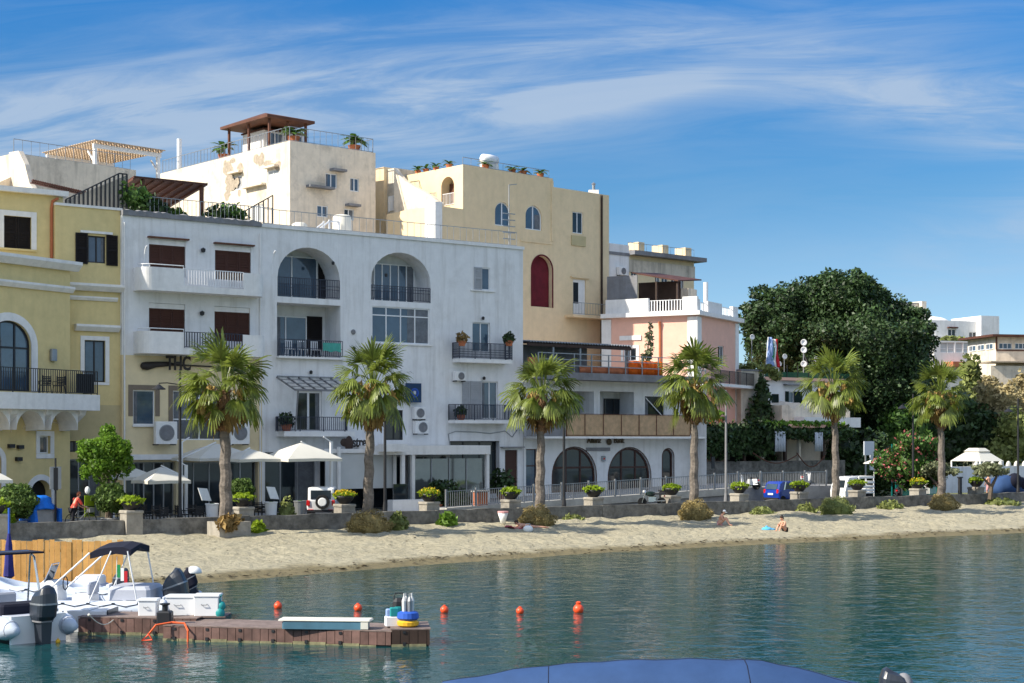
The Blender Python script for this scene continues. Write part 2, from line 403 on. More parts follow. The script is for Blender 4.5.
def shutter(parent, r, y, m='brown_shut', leaves=2, t=0.05, name='shutter'):
    a, b, c, d = r; w = (b-a)/leaves; out = None
    for k in range(leaves):
        mb = MB(); x0, x1 = a+k*w+0.012, a+(k+1)*w-0.012; e = min(0.09, w*0.2)
        mb.box(x0, x0+e, y, y+t, c, d); mb.box(x1-e, x1, y, y+t, c, d)
        for z0 in (c, (c+d)/2-e/2, d-e): mb.box(x0+e, x1-e, y+0.002, y+t, z0, z0+e)
        n = max(4, int((d-c)/0.14))
        for i in range(n):
            z = c + (d-c)*(i+0.5)/n
            mb.add([(x0+e, y+0.012, z-0.06), (x1-e, y+0.012, z-0.06), (x1-e, y+t*0.85, z+0.06), (x0+e, y+t*0.85, z+0.06)], [(0,1,2,3)])
        mb.box(x0+e, x1-e, y+t*0.85, y+t, c+e, d-e)
        out = mb.build(name, m, parent)
    return out

def railing(parent, pts, h, m='iron', sp=0.13, name='railing', r=0.014, base=0.08, mids=()):
    """pts: polyline in local coordinates at floor level"""
    mb = MB(); pts = [Vector(p) for p in pts]; up = Vector((0,0,1))
    for p, q in zip(pts[:-1], pts[1:]):
        L = (q-p).length; n = max(1, int(L/sp))
        mb.bar(p+up*h, q+up*h, 0.045, 0.04); mb.bar(p+up*base, q+up*base, 0.035)
        for z in mids: mb.bar(p+up*z, q+up*z, 0.03)
        for i in range(n+1):
            c = p.lerp(q, i/n); w = r*2 if i % 12 else r*3.4
            mb.bar(c+up*(0 if i % 12 == 0 else base), c+up*h, w)
    return mb.build(name, m, parent)

# ------------------------------------------------------------------ foliage
def leaves(name, m, parent, blobs, n, size, seed=1, core=0.72, shell_=0.55, aspect=1.6, up=0.0, ncore=None):
    g = np.random.default_rng(seed)
    vol = np.array([b[3]*b[4]+b[4]*b[5]+b[3]*b[5] for b in blobs]); cnt = (vol/vol.sum()*n).astype(int)+1
    Vs = []
    for b, k in zip(blobs, cnt):
        d = g.normal(size=(k,3)); d /= np.linalg.norm(d, axis=1)[:,None]
        rad = (shell_ + (1.06-shell_)*g.random((k,1))**0.6)
        # lumpy outline
        lump = 1 + 0.13*np.sin(d[:,:1]*5+b[0]) * np.cos(d[:,1:2]*6+b[1]) + 0.1*np.sin(d[:,2:3]*8+b[2])
        c = np.array(b[:3]) + d*rad*lump*np.array(b[3:6])
        nrm = d*0.6 + g.normal(size=(k,3))*0.75; nrm[:,2] += up; nrm /= np.linalg.norm(nrm, axis=1)[:,None]
        t = np.cross(nrm, g.normal(size=(k,3))); t /= np.linalg.norm(t, axis=1)[:,None]
        bt = np.cross(nrm, t)
        s = size*(0.6+0.8*g.random((k,1)))
        t = t*s*0.5*aspect; bt = bt*s*0.5
        q = np.stack([c-t, c-bt*0.9+t*0.1, c+t, c+bt*0.9+t*0.1], axis=1)
        Vs.append(q.reshape(-1,3))
    V = np.concatenate(Vs)
    o = npmesh(name, V, 4, m, parent)
    if core:
        mb = MB()
        for b in blobs[:ncore]: mb.ell(b[:3], (b[3]*core, b[4]*core, b[5]*core), 9, 6)
        oc = mb.build('inner_branches', m, o if parent else o, True)
        oc.name = 'inner_foliage'
    return o

def blobs_around(c, r, n, br, seed, flat=1.0):
    g = random.Random(seed); out = [(c[0], c[1], c[2], r[0]*0.72, r[1]*0.72, r[2]*0.72)]
    for i in range(n):
        while True:
            d = Vector((g.gauss(0,1), g.gauss(0,1), g.gauss(0,1)*flat)).normalized()
            if d.z > -0.55: break
        k = br*(0.75+0.5*g.random()); f = 0.62+0.28*g.random()
        out.append((c[0]+d.x*r[0]*f, c[1]+d.y*r[1]*f, c[2]+d.z*r[2]*f, r[0]*k, r[1]*k, r[2]*k*0.85))
    return out

def text_mesh(name, s, size, m, parent, loc, rot=(PI/2,0,0), ext=0.03, xs=1.0, bold=0.0):
    cu = bpy.data.curves.new(name, 'FONT'); cu.body = s; cu.size = size; cu.extrude = ext; cu.offset = bold
    cu.align_x = 'LEFT'; cu.align_y = 'BOTTOM'
    tmp = bpy.data.objects.new(name+'_tmp', cu); COL.objects.link(tmp)
    dg = bpy.context.evaluated_depsgraph_get(); dg.update()
    me = bpy.data.meshes.new_from_object(tmp.evaluated_get(dg))
    bpy.data.objects.remove(tmp); bpy.data.curves.remove(cu)
    me.materials.clear(); me.materials.append(M[m])
    o = bpy.data.objects.new(name, me); COL.objects.link(o); o.parent = parent
    o.location = loc; o.rotation_euler = rot; o.scale = (xs,1,1)
    return o

defmats()
# ================================================================== camera, light, sky
cam = bpy.data.cameras.new('camera'); cam.lens = F/1024*36; cam.sensor_width = 36
cam.shift_y = (HY-341.5)/1024; cam.clip_start = 0.1; cam.clip_end = 5000
co = bpy.data.objects.new('camera', cam); COL.objects.link(co); co.location = (0,0,H); co.rotation_euler = (PI/2,0,0)
SC.camera = co
SUN_EL = math.radians(38); SUNV = Vector((-0.9185*math.cos(SUN_EL), -0.3956*math.cos(SUN_EL), math.sin(SUN_EL)))
sl = bpy.data.lights.new('sun', 'SUN'); sl.energy = 3.4; sl.angle = math.radians(0.5); sl.color = (1.0, 0.93, 0.8)
so = bpy.data.objects.new('sun', sl); COL.objects.link(so); so.rotation_euler = SUNV.to_track_quat('Z', 'Y').to_euler(); so.location = (-60,-20,60)
w = bpy.data.worlds.new('World'); SC.world = w; w.use_nodes = True
nt = w.node_tree; bg = nt.nodes['Background']
sky = nt.nodes.new('ShaderNodeTexSky'); sky.sky_type = 'NISHITA'; sky.sun_disc = False
sky.sun_elevation = SUN_EL; sky.sun_rotation = math.atan2(SUNV.x, SUNV.y); sky.altitude = 600; sky.air_density = 1.0; sky.dust_density = 0.35; sky.ozone_density = 3.0
tc = nt.nodes.new('ShaderNodeTexCoord')
# high thin cirrus: noise over the direction of view, drawn out along long slanting streaks
sep = nt.nodes.new('ShaderNodeSeparateXYZ'); nt.links.new(tc.outputs['Generated'], sep.inputs[0])
def mth(op, a, b=None, c=None):
    n = nt.nodes.new('ShaderNodeMath'); n.operation = op
    for i, v in enumerate((a, b, c)):
        if v is None: continue
        if isinstance(v, (int, float)): n.inputs[i].default_value = v
        else: nt.links.new(v, n.inputs[i])
    return n.outputs[0]
az = mth('ARCTAN2', sep.outputs['X'], sep.outputs['Y']); el = mth('ARCSINE', sep.outputs['Z'])
# streak space: along = az + .., across = el - curve(az)
bend = mth('MULTIPLY', mth('SUBTRACT', az, 0.02), mth('SUBTRACT', az, 0.02))
acr = mth('SUBTRACT', el, mth('ADD', mth('MULTIPLY', az, 0.06), mth('MULTIPLY', bend, -0.2)))
cmb = nt.nodes.new('ShaderNodeCombineXYZ'); nt.links.new(mth('MULTIPLY', az, 5.0), cmb.inputs[0]); nt.links.new(mth('MULTIPLY', acr, 40.0), cmb.inputs[1])
n1 = nt.nodes.new('ShaderNodeTexNoise'); n1.inputs['Scale'].default_value = 1.0; n1.inputs['Detail'].default_value = 7; n1.inputs['Roughness'].default_value = 0.64; n1.inputs['Distortion'].default_value = 0.9
nt.links.new(cmb.outputs[0], n1.inputs['Vector'])
cmb2 = nt.nodes.new('ShaderNodeCombineXYZ'); nt.links.new(mth('MULTIPLY', az, 4.2), cmb2.inputs[0]); nt.links.new(mth('MULTIPLY', el, 9.0), cmb2.inputs[1]); cmb2.inputs[2].default_value = 3.7
n2 = nt.nodes.new('ShaderNodeTexNoise'); n2.inputs['Scale'].default_value = 1.0; n2.inputs['Detail'].default_value = 3
nt.links.new(cmb2.outputs[0], n2.inputs['Vector'])
def gauss(v, c, s):
    d = mth('DIVIDE', mth('SUBTRACT', v, c), s); return mth('POWER', 2.718, mth('MULTIPLY', mth('MULTIPLY', d, d), -1.0))
# two banks of cirrus: one broad sweep low in the left, one fan in the right; clear between
bank1 = mth('MULTIPLY', gauss(mth('SUBTRACT', el, mth('MULTIPLY', az, 0.10)), 0.214, 0.034), gauss(az, -0.17, 0.25))
bank2 = mth('MULTIPLY', gauss(mth('ADD', el, mth('MULTIPLY', az, 0.22)), 0.258, 0.021), gauss(az, 0.30, 0.13))
bank3 = mth('MULTIPLY', gauss(mth('SUBTRACT', el, mth('MULTIPLY', az, 0.16)), 0.205, 0.011), gauss(az, 0.07, 0.12))
bank4 = mth('MULTIPLY', gauss(mth('SUBTRACT', el, mth('MULTIPLY', az, 0.25)), 0.05, 0.022), gauss(az, 0.31, 0.07))
bank5 = mth('MULTIPLY', gauss(el, 0.25, 0.014), gauss(az, 0.04, 0.26))
bank = mth('ADD', mth('ADD', mth('MULTIPLY', bank1, 1.4), mth('MULTIPLY', bank2, 1.2)), mth('ADD', mth('ADD', mth('MULTIPLY', bank3, 0.8), mth('MULTIPLY', bank5, 0.3)), mth('MULTIPLY', bank4, 0.6)))
m_ = mth('ADD', mth('MULTIPLY', n1.outputs['Fac'], 0.85), mth('MULTIPLY', n2.outputs['Fac'], 0.35))
mr = nt.nodes.new('ShaderNodeMapRange'); mr.interpolation_type = 'SMOOTHSTEP'
nt.links.new(m_, mr.inputs['Value']); mr.inputs['From Min'].default_value = 0.42; mr.inputs['From Max'].default_value = 0.82
veil = mth('ADD', mth('MULTIPLY', mr.outputs['Result'], 0.85), 0.22)
cf = mth('MINIMUM', mth('MULTIPLY', veil, bank), 0.74)
# broken bright cloud, added unseen behind the camera to lift the shaded facades
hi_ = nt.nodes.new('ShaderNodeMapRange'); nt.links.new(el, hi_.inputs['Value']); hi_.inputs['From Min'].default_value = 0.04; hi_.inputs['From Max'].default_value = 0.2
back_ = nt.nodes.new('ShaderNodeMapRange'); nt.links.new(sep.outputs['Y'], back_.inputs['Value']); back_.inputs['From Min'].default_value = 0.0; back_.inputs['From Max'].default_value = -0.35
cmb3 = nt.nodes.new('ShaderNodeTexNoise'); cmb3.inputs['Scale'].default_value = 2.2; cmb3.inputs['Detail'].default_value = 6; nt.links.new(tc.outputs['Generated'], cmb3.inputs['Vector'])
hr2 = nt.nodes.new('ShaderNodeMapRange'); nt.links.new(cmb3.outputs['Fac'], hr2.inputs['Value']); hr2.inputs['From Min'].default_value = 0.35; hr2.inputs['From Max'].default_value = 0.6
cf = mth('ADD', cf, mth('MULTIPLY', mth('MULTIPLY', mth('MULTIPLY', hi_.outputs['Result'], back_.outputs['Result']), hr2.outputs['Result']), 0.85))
# a little thin veil everywhere
cf = mth('ADD', cf, mth('MULTIPLY', mr.outputs['Result'], 0.10))
mx = nt.nodes.new('ShaderNodeMix'); mx.data_type = 'RGBA'
SKYTINT = nt.nodes.new('ShaderNodeMix'); SKYTINT.data_type = 'RGBA'; SKYTINT.blend_type = 'MULTIPLY'; SKYTINT.inputs['Factor'].default_value = 1
ramp = nt.nodes.new('ShaderNodeValToRGB'); cr = ramp.color_ramp
for p_, c_ in ((0.115,(0.26,0.35,0.42)),(0.15,(0.17,0.315,0.405)),(0.19,(0.115,0.30,0.425)),(0.28,(0.065,0.31,0.51)),(0.42,(0.9,0.92,0.95))):
    e_ = cr.elements.new(p_); e_.color = (*c_,1)
cr.elements[0].position = 0.0; cr.elements[0].color = (0.38,0.44,0.54,1); cr.elements[-1].position = 1.0; cr.elements[-1].color = (0.95,0.97,1.0,1)
nt.links.new(el, ramp.inputs['Fac'])
nt.links.new(sky.outputs['Color'], SKYTINT.inputs['A']); nt.links.new(ramp.outputs['Color'], SKYTINT.inputs['B'])
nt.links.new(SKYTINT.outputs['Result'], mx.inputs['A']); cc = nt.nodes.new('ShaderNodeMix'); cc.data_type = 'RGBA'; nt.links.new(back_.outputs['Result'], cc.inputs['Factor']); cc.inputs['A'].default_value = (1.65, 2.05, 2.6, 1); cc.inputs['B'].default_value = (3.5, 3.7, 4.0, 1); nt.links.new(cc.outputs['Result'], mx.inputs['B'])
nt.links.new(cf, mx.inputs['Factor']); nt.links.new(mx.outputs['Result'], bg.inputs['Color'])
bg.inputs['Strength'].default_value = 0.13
SC.view_settings.view_transform = 'Standard'; SC.view_settings.look = 'None'; SC.view_settings.exposure = 1.15; SC.view_settings.gamma = 1.0
SC.cycles.max_bounces = 6; SC.cycles.diffuse_bounces = 3; SC.cycles.glossy_bounces = 3; SC.cycles.transmission_bounces = 3
SC.cycles.caustics_reflective = False; SC.cycles.caustics_refractive = False
try: SC.cycles.use_denoising = True
except Exception: pass

# ================================================================== setting
def shoreD(s):
    xs = [-60, -10, 15, 25.8, 37.1, 49.3, 61.5, 78.2, 110, 200]; ys = [48, 52, 54.6, 56.6, 59.0, 60.6, 60.4, 59.0, 57, 54]
    return float(np.interp(s, xs, ys))
def beach_z(s, D):
    d0 = shoreD(s)
    if D < d0: return (D-d0)*0.09
    t = min((D-d0)/(74.3-d0), 1.0)
    return 0.86*(t**0.85)
def make_water():
    mb = MB(); mb.add([(-900,-300,0),(1500,-300,0),(1500,2500,0),(-900,2500,0)], [(0,1,2,3)])
    m = bpy.data.materials.new('sea_water'); m.use_nodes = True; nt, nd, lk = nodes(m); b = nd['Principled BSDF']
    b.inputs['Roughness'].default_value = 0.07; b.inputs['IOR'].default_value = 1.33; b.inputs['Specular IOR Level'].default_value = 0.42
    tc = N(nt, 'ShaderNodeTexCoord')
    # depth tint: clear shallows over sand near the beach, deep teal further out
    mp = N(nt, 'ShaderNodeMapping'); mp.inputs['Rotation'].default_value = (0,0,-A36)
    lk.new(tc.outputs['Object'], mp.inputs['Vector'])
    sp = N(nt, 'ShaderNodeSeparateXYZ'); lk.new(mp.outputs['Vector'], sp.inputs[0])
    r = N(nt, 'ShaderNodeMapRange', interpolation_type='SMOOTHSTEP'); r.inputs['From Min'].default_value = 44; r.inputs['From Max'].default_value = 60
    lk.new(sp.outputs['Y'], r.inputs['Value'])
    mx = N(nt, 'ShaderNodeMix', data_type='RGBA'); mx.inputs['A'].default_value = (0.005, 0.050, 0.054, 1); mx.inputs['B'].default_value = (0.03, 0.06, 0.045, 1)
    lk.new(r.outputs['Result'], mx.inputs['Factor']); lk.new(mx.outputs['Result'], b.inputs['Base Color'])
    prev = None
    for sc, st, dist, ds, stretch in ((0.4, 0.6, 0.07, 0.8, 0.8), (1.3, 0.9, 0.04, 0.8, 0.85), (3.4, 0.9, 0.014, 0.5, 1.0)):
        mp2 = N(nt, 'ShaderNodeMapping'); mp2.inputs['Scale'].default_value = (sc*stretch, sc*1.0, sc); mp2.inputs['Rotation'].default_value = (0,0,-0.25 - 0.2*sc)
        lk.new(tc.outputs['Object'], mp2.inputs['Vector'])
        n = N(nt, 'ShaderNodeTexNoise', Scale=1.0, Detail=3.0, Roughness=0.5, Distortion=ds); lk.new(mp2.outputs['Vector'], n.inputs['Vector'])
        bp = N(nt, 'ShaderNodeBump', Strength=st, Distance=dist); lk.new(n.outputs['Fac'], bp.inputs['Height'])
        if prev: lk.new(prev, bp.inputs['Normal'])
        prev = bp.outputs['Normal']
    lk.new(prev, b.inputs['Normal'])
    tag(mb.build('water', m), kind='structure')
make_water()

def make_beach():
    S = np.arange(-70, 200, 0.5); Dd = np.concatenate([np.arange(44, 54, 1.0), np.arange(54, 74.8, 0.32)])
    SS, DD = np.meshgrid(S, Dd, indexing='ij'); g = np.random.default_rng(3)
    Z = np.array([[beach_z(s, D) for D in Dd] for s in S])
    bumps = g.normal(size=Z.shape)
    for k in range(1): bumps = (bumps + np.roll(bumps,1,0) + np.roll(bumps,-1,0) + np.roll(bumps,1,1) + np.roll(bumps,-1,1))/5
    dry = np.clip(Z/0.3, 0, 1)
    Z = Z + bumps*0.11*dry + 0.05*dry*np.sin(SS*0.7+1.3*np.sin(DD*0.5))*np.sin(DD*0.8)
    ca, sa = math.cos(A36), math.sin(A36)
    V = np.stack([SS*ca - DD*sa, SS*sa + DD*ca, Z], -1).reshape(-1,3)
    ns, nd_ = len(S), len(Dd); fs = []
    for i in range(ns-1):
        for j in range(nd_-1):
            a = i*nd_+j; fs.append((a, a+nd_, a+nd_+1, a+1))
    mb = MB(); mb.v = [tuple(p) for p in V]; mb.f = fs
    m = bpy.data.materials.new('beach_sand'); m.use_nodes = True; nt, nd, lk = nodes(m); b = nd['Principled BSDF']
    b.inputs['Roughness'].default_value = 0.95; b.inputs['Specular IOR Level'].default_value = 0.15
    tc = N(nt, 'ShaderNodeTexCoord'); sp = N(nt, 'ShaderNodeSeparateXYZ'); lk.new(tc.outputs['Object'], sp.inputs[0])
    n0 = N(nt, 'ShaderNodeTexNoise', Scale=0.6, Detail=5.0); lk.new(tc.outputs['Object'], n0.inputs['Vector'])
    n1 = N(nt, 'ShaderNodeTexNoise', Scale=7.0, Detail=6.0, Roughness=0.75); lk.new(tc.outputs['Object'], n1.inputs['Vector'])
    cr = N(nt, 'ShaderNodeMix', data_type='RGBA'); cr.inputs['A'].default_value = (0.39, 0.345, 0.235, 1); cr.inputs['B'].default_value = (0.56, 0.505, 0.36, 1)
    lk.new(n0.outputs['Fac'], cr.inputs['Factor'])
    mr = N(nt, 'ShaderNodeMapRange'); mr.inputs['From Min'].default_value = 0.3; mr.inputs['From Max'].default_value = 0.6; mr.inputs['To Min'].default_value = 0.72; mr.inputs['To Max'].default_value = 1.08
    lk.new(n1.outputs['Fac'], mr.inputs['Value'])
    mu = N(nt, 'ShaderNodeMix', data_type='RGBA', blend_type='MULTIPLY'); mu.inputs['Factor'].default_value = 1
    lk.new(cr.outputs['Result'], mu.inputs['A']); lk.new(mr.outputs['Result'], mu.inputs['B'])
    # seaweed and pebbles scattered
    n2 = N(nt, 'ShaderNodeTexNoise', Scale=3.2, Detail=7.0, Roughness=0.8); lk.new(tc.outputs['Object'], n2.inputs['Vector'])
    r2 = N(nt, 'ShaderNodeMapRange'); r2.inputs['From Min'].default_value = 0.60; r2.inputs['From Max'].default_value = 0.68; r2.inputs['To Max'].default_value = 0.7
    lk.new(n2.outputs['Fac'], r2.inputs['Value'])
    m2 = N(nt, 'ShaderNodeMix', data_type='RGBA'); m2.inputs['B'].default_value = (0.2, 0.16, 0.09, 1)
    lk.new(r2.outputs['Result'], m2.inputs['Factor']); lk.new(mu.outputs['Result'], m2.inputs['A'])
    # wet sand along the water
    wz = N(nt, 'ShaderNodeMath', operation='MULTIPLY_ADD'); wz.inputs[1].default_value = 0.12; lk.new(n0.outputs['Fac'], wz.inputs[0]); lk.new(sp.outputs['Z'], wz.inputs[2])
    wr = N(nt, 'ShaderNodeMapRange'); wr.inputs['From Min'].default_value = 0.16; wr.inputs['From Max'].default_value = 0.25; wr.inputs['To Min'].default_value = 1; wr.inputs['To Max'].default_value = 0
    lk.new(wz.outputs[0], wr.inputs['Value'])
    m3 = N(nt, 'ShaderNodeMix', data_type='RGBA'); m3.inputs['B'].default_value = (0.22, 0.185, 0.105, 1)
    lk.new(wr.outputs['Result'], m3.inputs['Factor']); lk.new(m2.outputs['Result'], m3.inputs['A']); lk.new(m3.outputs['Result'], b.inputs['Base Color'])
    vo = N(nt, 'ShaderNodeTexVoronoi', feature='SMOOTH_F1', Scale=2.4); lk.new(tc.outputs['Object'], vo.inputs['Vector'])
    bp0 = N(nt, 'ShaderNodeBump', Strength=0.9, Distance=0.22); lk.new(vo.outputs['Distance'], bp0.inputs['Height'])
    bp = N(nt, 'ShaderNodeBump', Strength=0.9, Distance=0.18); lk.new(n1.outputs['Fac'], bp.inputs['Height']); lk.new(bp0.outputs['Normal'], bp.inputs['Normal']); lk.new(bp.outputs['Normal'], b.inputs['Normal'])
    tag(mb.build('beach', m, smooth=True), kind='structure')
make_beach()

def strip(name, m, s0, s1, D0, D1, z0, z1, th=0.25):
    mb = MB(); P = [(*QL(s0,D0),z0),(*QL(s1,D0),z1),(*QL(s1,D1),z1),(*QL(s0,D1),z0)]
    mb.loft([[(p[0],p[1],p[2]-th) for p in P], P])
    return tag(mb.build(name, m), kind='structure')
strip('road', 'asphalt', -90, 220, 74.75, 79.0, 1.2, 1.2)
SW = (Qs(445, 79), Qs(740, 79))
strip('pavement', 'concrete', -90, SW[0], 79.0, 88, 1.22, 1.22)
strip('footpath', 'concrete', SW[0], SW[1], 79.0, 88, 1.45, 2.25, 0.9)
strip('footpath', 'concrete', SW[1], Qs(856,79), 79.0, 90, 2.25, 2.25, 1.1)
strip('kerb', 'kerb', SW[0], SW[1], 78.82, 79.0-0.003, 1.47, 2.27, 0.45)
# the land behind the houses rising into a green hill on the right
def make_hill():
    xs = np.linspace(-400, 700, 110); ys = np.concatenate([np.linspace(96, 300, 60), np.linspace(310, 2500, 24)]); mb = MB()
    def hz(x, y):
        d = -x*math.sin(A36) + y*math.cos(A36) - 92
        z = 1.0 + 12*max(0, min(1, (d-14)/75.0))**1.2 + 0.02*max(0, d-90)
        z *= 1 + 0.1*math.sin(x*0.06)*math.cos(y*0.05)
        return max(z, 0.9) if d > 0 else 0.9
    mb.v = [(x, y, hz(x,y)) for x in xs for y in ys]; n = len(ys)
    for i in range(len(xs)-1):
        for j in range(n-1):
            cx = (xs[i]+xs[i+1])/2; cy = (ys[j]+ys[j+1])/2
            if -cx*math.sin(A36) + cy*math.cos(A36) < 84: continue
            a = i*n+j; mb.f.append((a, a+n, a+n+1, a+1))
    tag(mb.build('terrain', mat('hill_ground', (0.12,0.13,0.06), var=0.4, scale=0.2, bump=0.5), smooth=True), kind='structure')
    return hz
hill_z = make_hill()

# ------------------------------------------------------------------ quay wall, its pillars and bowls
WALLZ = 1.6
wall = thing('quay_wall', 'long low dark stone sea wall with pale capped pillars between beach and road', 'wall', (*QL(50,74.4), 0.3), A36)
PILL = [-3, 133, 250, 352, 437, 519, 602, 680, 748, 808, 866, 927, 985, 1046]
PS = [Qs(p, 74.2) for p in PILL]
gaps = []
edges = [PS[0]-40] + PS + [PS[-1]+60]
for i in range(len(edges)-1):
    a, b = edges[i]-50+(0.46 if i in (1,2) else 0.006), edges[i+1]-50-(0.46 if i in (0,1) else 0.006)
    mb = MB(); n = max(2, int((b-a)/0.7)); g = random.Random(i)
    rings = []
    for k in range(n+1):
        x = a+(b-a)*k/n; t = WALLZ-0.3+g.uniform(-.03,.03)
        y0 = g.uniform(-.03,.03)
        rings.append([(x, y0-0.36, -0.2), (x, 0.12, -0.2), (x, 0.12, t), (x, y0-0.22, t)])
    mb.loft(rings); mb.build('wall_segment', 'stone', wall)
for i, s in enumerate(PS):
    mb = MB(); x = s-50; yo = 0.0 if i in (0,1) else 0.6
    mb.box(x-0.42, x+0.42, -0.42+yo, 0.42+yo, -0.1, 1.62); p = mb.build('pillar', 'pillar_stone', wall)
    MB().rbox(x-0.47, x+0.47, -0.47+yo, 0.47+yo, 1.623, 1.76, 0.04).build('capstone', 'pillar_stone', p)
BOWL_LABELS = ['succulent bowl on the dark pillar at the far left behind the orange fence', 'lime green succulent bowl beside the clipped round tree and small leafy tree',
    'lime green succulent bowl beside the dense clipped bush right of the first palm', 'yellow flowering bowl between the white jeep and the second palm',
    'yellow flowering bowl in front of the glass veranda', 'lime succulent bowl just left of the third palm', 'lime succulent bowl in front of the bank arches',
    'lime succulent bowl behind the motorcycle, left of the fourth palm', 'lime succulent bowl to the left of the blue car', 'lime succulent bowl at the right end of the blue car',
    'lime succulent bowl in front of the white pickup bed', 'yellow green succulent bowl in front of the teal fence', 'green succulent bowl beside the bare backed man', 'succulent bowl at the far right edge past the olive trees']
for i, s in enumerate(PS):
    px, py = QL(s, 74.4 if i in (0,1) else 75.0)
    t = thing('planter_bowl', BOWL_LABELS[i], 'planter', (px, py, 2.08), A36, 'round planter bowls on the sea wall pillars')
    MB().lathe([(0.26,0),(0.31,0.04),(0.48,0.26),(0.55,0.42),(0.51,0.43),(0.4,0.36)], n=18).build('bowl', 'black_plastic', t, True)
    leaves('succulent_plant', 'leaf_lime', t, [(0,0,0.46,0.58,0.58,0.22)], 420, 0.12, seed=i+20, core=0.7, up=0.6)
    if i in (3, 4, 11):
        leaves('flowers', 'petal_yellow', t, [(0,0,0.52,0.56,0.56,0.22)], 120, 0.09, seed=i+60, core=0, shell_=0.9)

# ================================================================== common building bits
def balcony_slab(parent, a, b, y0, z, t=0.22, m='white_trim', name='balcony'):
    return MB().box(a, b, y0, -0.003, z-t, z).build(name, m, parent)
AC_G = 'air conditioning units on the facades'
def ac_unit(fr, px0, py0, px1, py1, label, d=-0.42, dark=False):
    a, b, c, e = fr.R(px0, py0, px1, py1, d); h = e-c
    t = thing('air_conditioner', label, 'air conditioner', fr.W((a+b)/2, 0, c), fr.a, AC_G); wd = (b-a)/2
    MB().rbox(-wd, wd, d, d+0.36, 0, h, 0.03).build('casing', 'white_trim', t)
    r = min(wd*0.72, h*0.42); fx = wd*0.12 if wd > h*0.6 else 0
    g = MB().lathe([(r,0),(r,-0.02),(r*0.9,-0.03),(r*0.9,0.0)], c=(fx, d-0.004, h/2), n=20, axis='y')
    g.build('fan_ring', 'grey_metal', t)
    f = MB().lathe([(r*0.88,0),(r*0.88,-0.008)], c=(fx, d-0.006, h/2), n=20, axis='y')
    for k in range(3): f.lathe([(r*(0.3+0.2*k),0),(r*(0.33+0.2*k),-0.012)], c=(fx, d-0.012, h/2), n=16, axis='y', cap=False)
    f.build('fan_grille', 'slab_grey', t)
    k = MB()
    for x in (-wd*0.8, wd*0.8): k.box(x-0.025, x+0.025, d-0.03, 0.0, -0.07, -0.005)
    k.build('bracket', 'iron', t)
    return t

# ================================================================== WHITE APARTMENT HOUSE
W = Fr(Q(122,85), 36, 1.2)
wh = W.root('apartment_house', 'wide white apartment house with arched loggias and long brown shuttered balconies', 'building')
ROOF = W.z(122, 215); X1 = W.x(262); XE = W.x(523)
def ops(fr, rects, dep=0.22, rise=0): return [(*fr.R(*r), rise, dep) for r in rects]
yA = W.z(190, 357)
sh = [(149,240,185.5,272), (215,246,251,276), (149,303.5,185,336), (214.5,307,250,337)]
oL = [(lambda r: (r[0], r[1], r[2]-(0.25), r[3], 0, 0.14))(W.R(*r)) for r in sh]
shell(wh, 'wall', 'white_wall', 0, X1, yA, ROOF, 9, oL)
for o, r in zip(oL, sh):
    a, b, c, d = o[:4]; shutter(wh, (a+0.02, b-0.02, c+0.02, d-0.3), 0.05, 'brown_shut', 3)
    MB().box(a+0.01, b-0.01, 0.05, 0.13, d-0.3, d-0.02).build('lintel', 'white_trim', wh)
for r in sh[:2]:
    a, b, c, d = W.R(*r); MB().box(a-0.1, b+0.14, -0.25, -0.003, d+0.04, d+0.13).build('window_hood', 'wood_brown', wh)
# yellow ground floors below the balconies
lo = [W.R(133,390,155,425), W.R(173,391,226,440), W.R(126,462,176,505), W.R(180,462,258,508)]
loO = [(*lo[0],0,0.2), (*lo[1],0,0.2), (lo[2][0],lo[2][1],0.02,lo[2][3],0,0.5), (lo[3][0],lo[3][1],0.02,lo[3][3],0,0.5)]
gfl = shell(wh, 'yellow_wall', 'pale_yellow', 0.003, X1, 0, yA-0.003, 9, loO)
def surround(parent, r, w=0.28, m='brown_surround', y=-0.03, bottom=False, name='window_surround'):
    a, b, c, d = r; mb = MB(); cc = c + (0 if bottom else 0.5)
    mb.box(a-w, a-0.01, y, -0.003, cc-0.0, d+w); mb.box(b+0.01, b+w, y, -0.003, cc, d+w); mb.box(a-0.01, b+0.01, y, -0.003, d+0.01, d+w)
    return mb.build(name, m, parent)
surround(wh, lo[0]); window(wh, lo[0], 0.1, cols=1, gm='glass'); surround(wh, lo[1]); window(wh, lo[1], 0.1, cols=2, rows=(0.42,), gm='glass_dark')
MB().box(lo[0][0]-0.05, lo[0][1]+0.05, -0.12, -0.003, lo[0][2]-0.1, lo[0][2]).build('window_sill', 'white_trim', wh)
for r in lo[2:]: window(wh, (r[0], r[1], 0.03, r[3]), 0.35, cols=5, fm='grey_metal', gm='glass_dark', name='shop_front')
a, b = W.x(122), W.x(262); z = W.z(190, 455)
MB().box(a+0.2, b-0.1, -0.35, -0.003, z-0.25, z+0.05).build('awning_box', 'white_trim', wh)
# drain pipe and small lamp fittings
MB().tube([(W.x(66.0)*0+0.12, -0.06, 0.2), (0.12, -0.06, ROOF-0.4)], 0.05).build('drain_pipe', 'white_trim', wh)
MB().tube([(X1-0.15, -0.06, 0.2), (X1-0.15, -0.06, ROOF-0.4)], 0.05).build('drain_pipe', 'white_trim', wh)
for px, py in ((202,250),(201,313)):
    x = W.x(px); zz = W.z(px, py); MB().lathe([(0.02,0.12),(0.14,0.05),(0.12,-0.12),(0.03,-0.16)], (x,-0.16,zz), 10).build('wall_lamp', 'iron', wh)
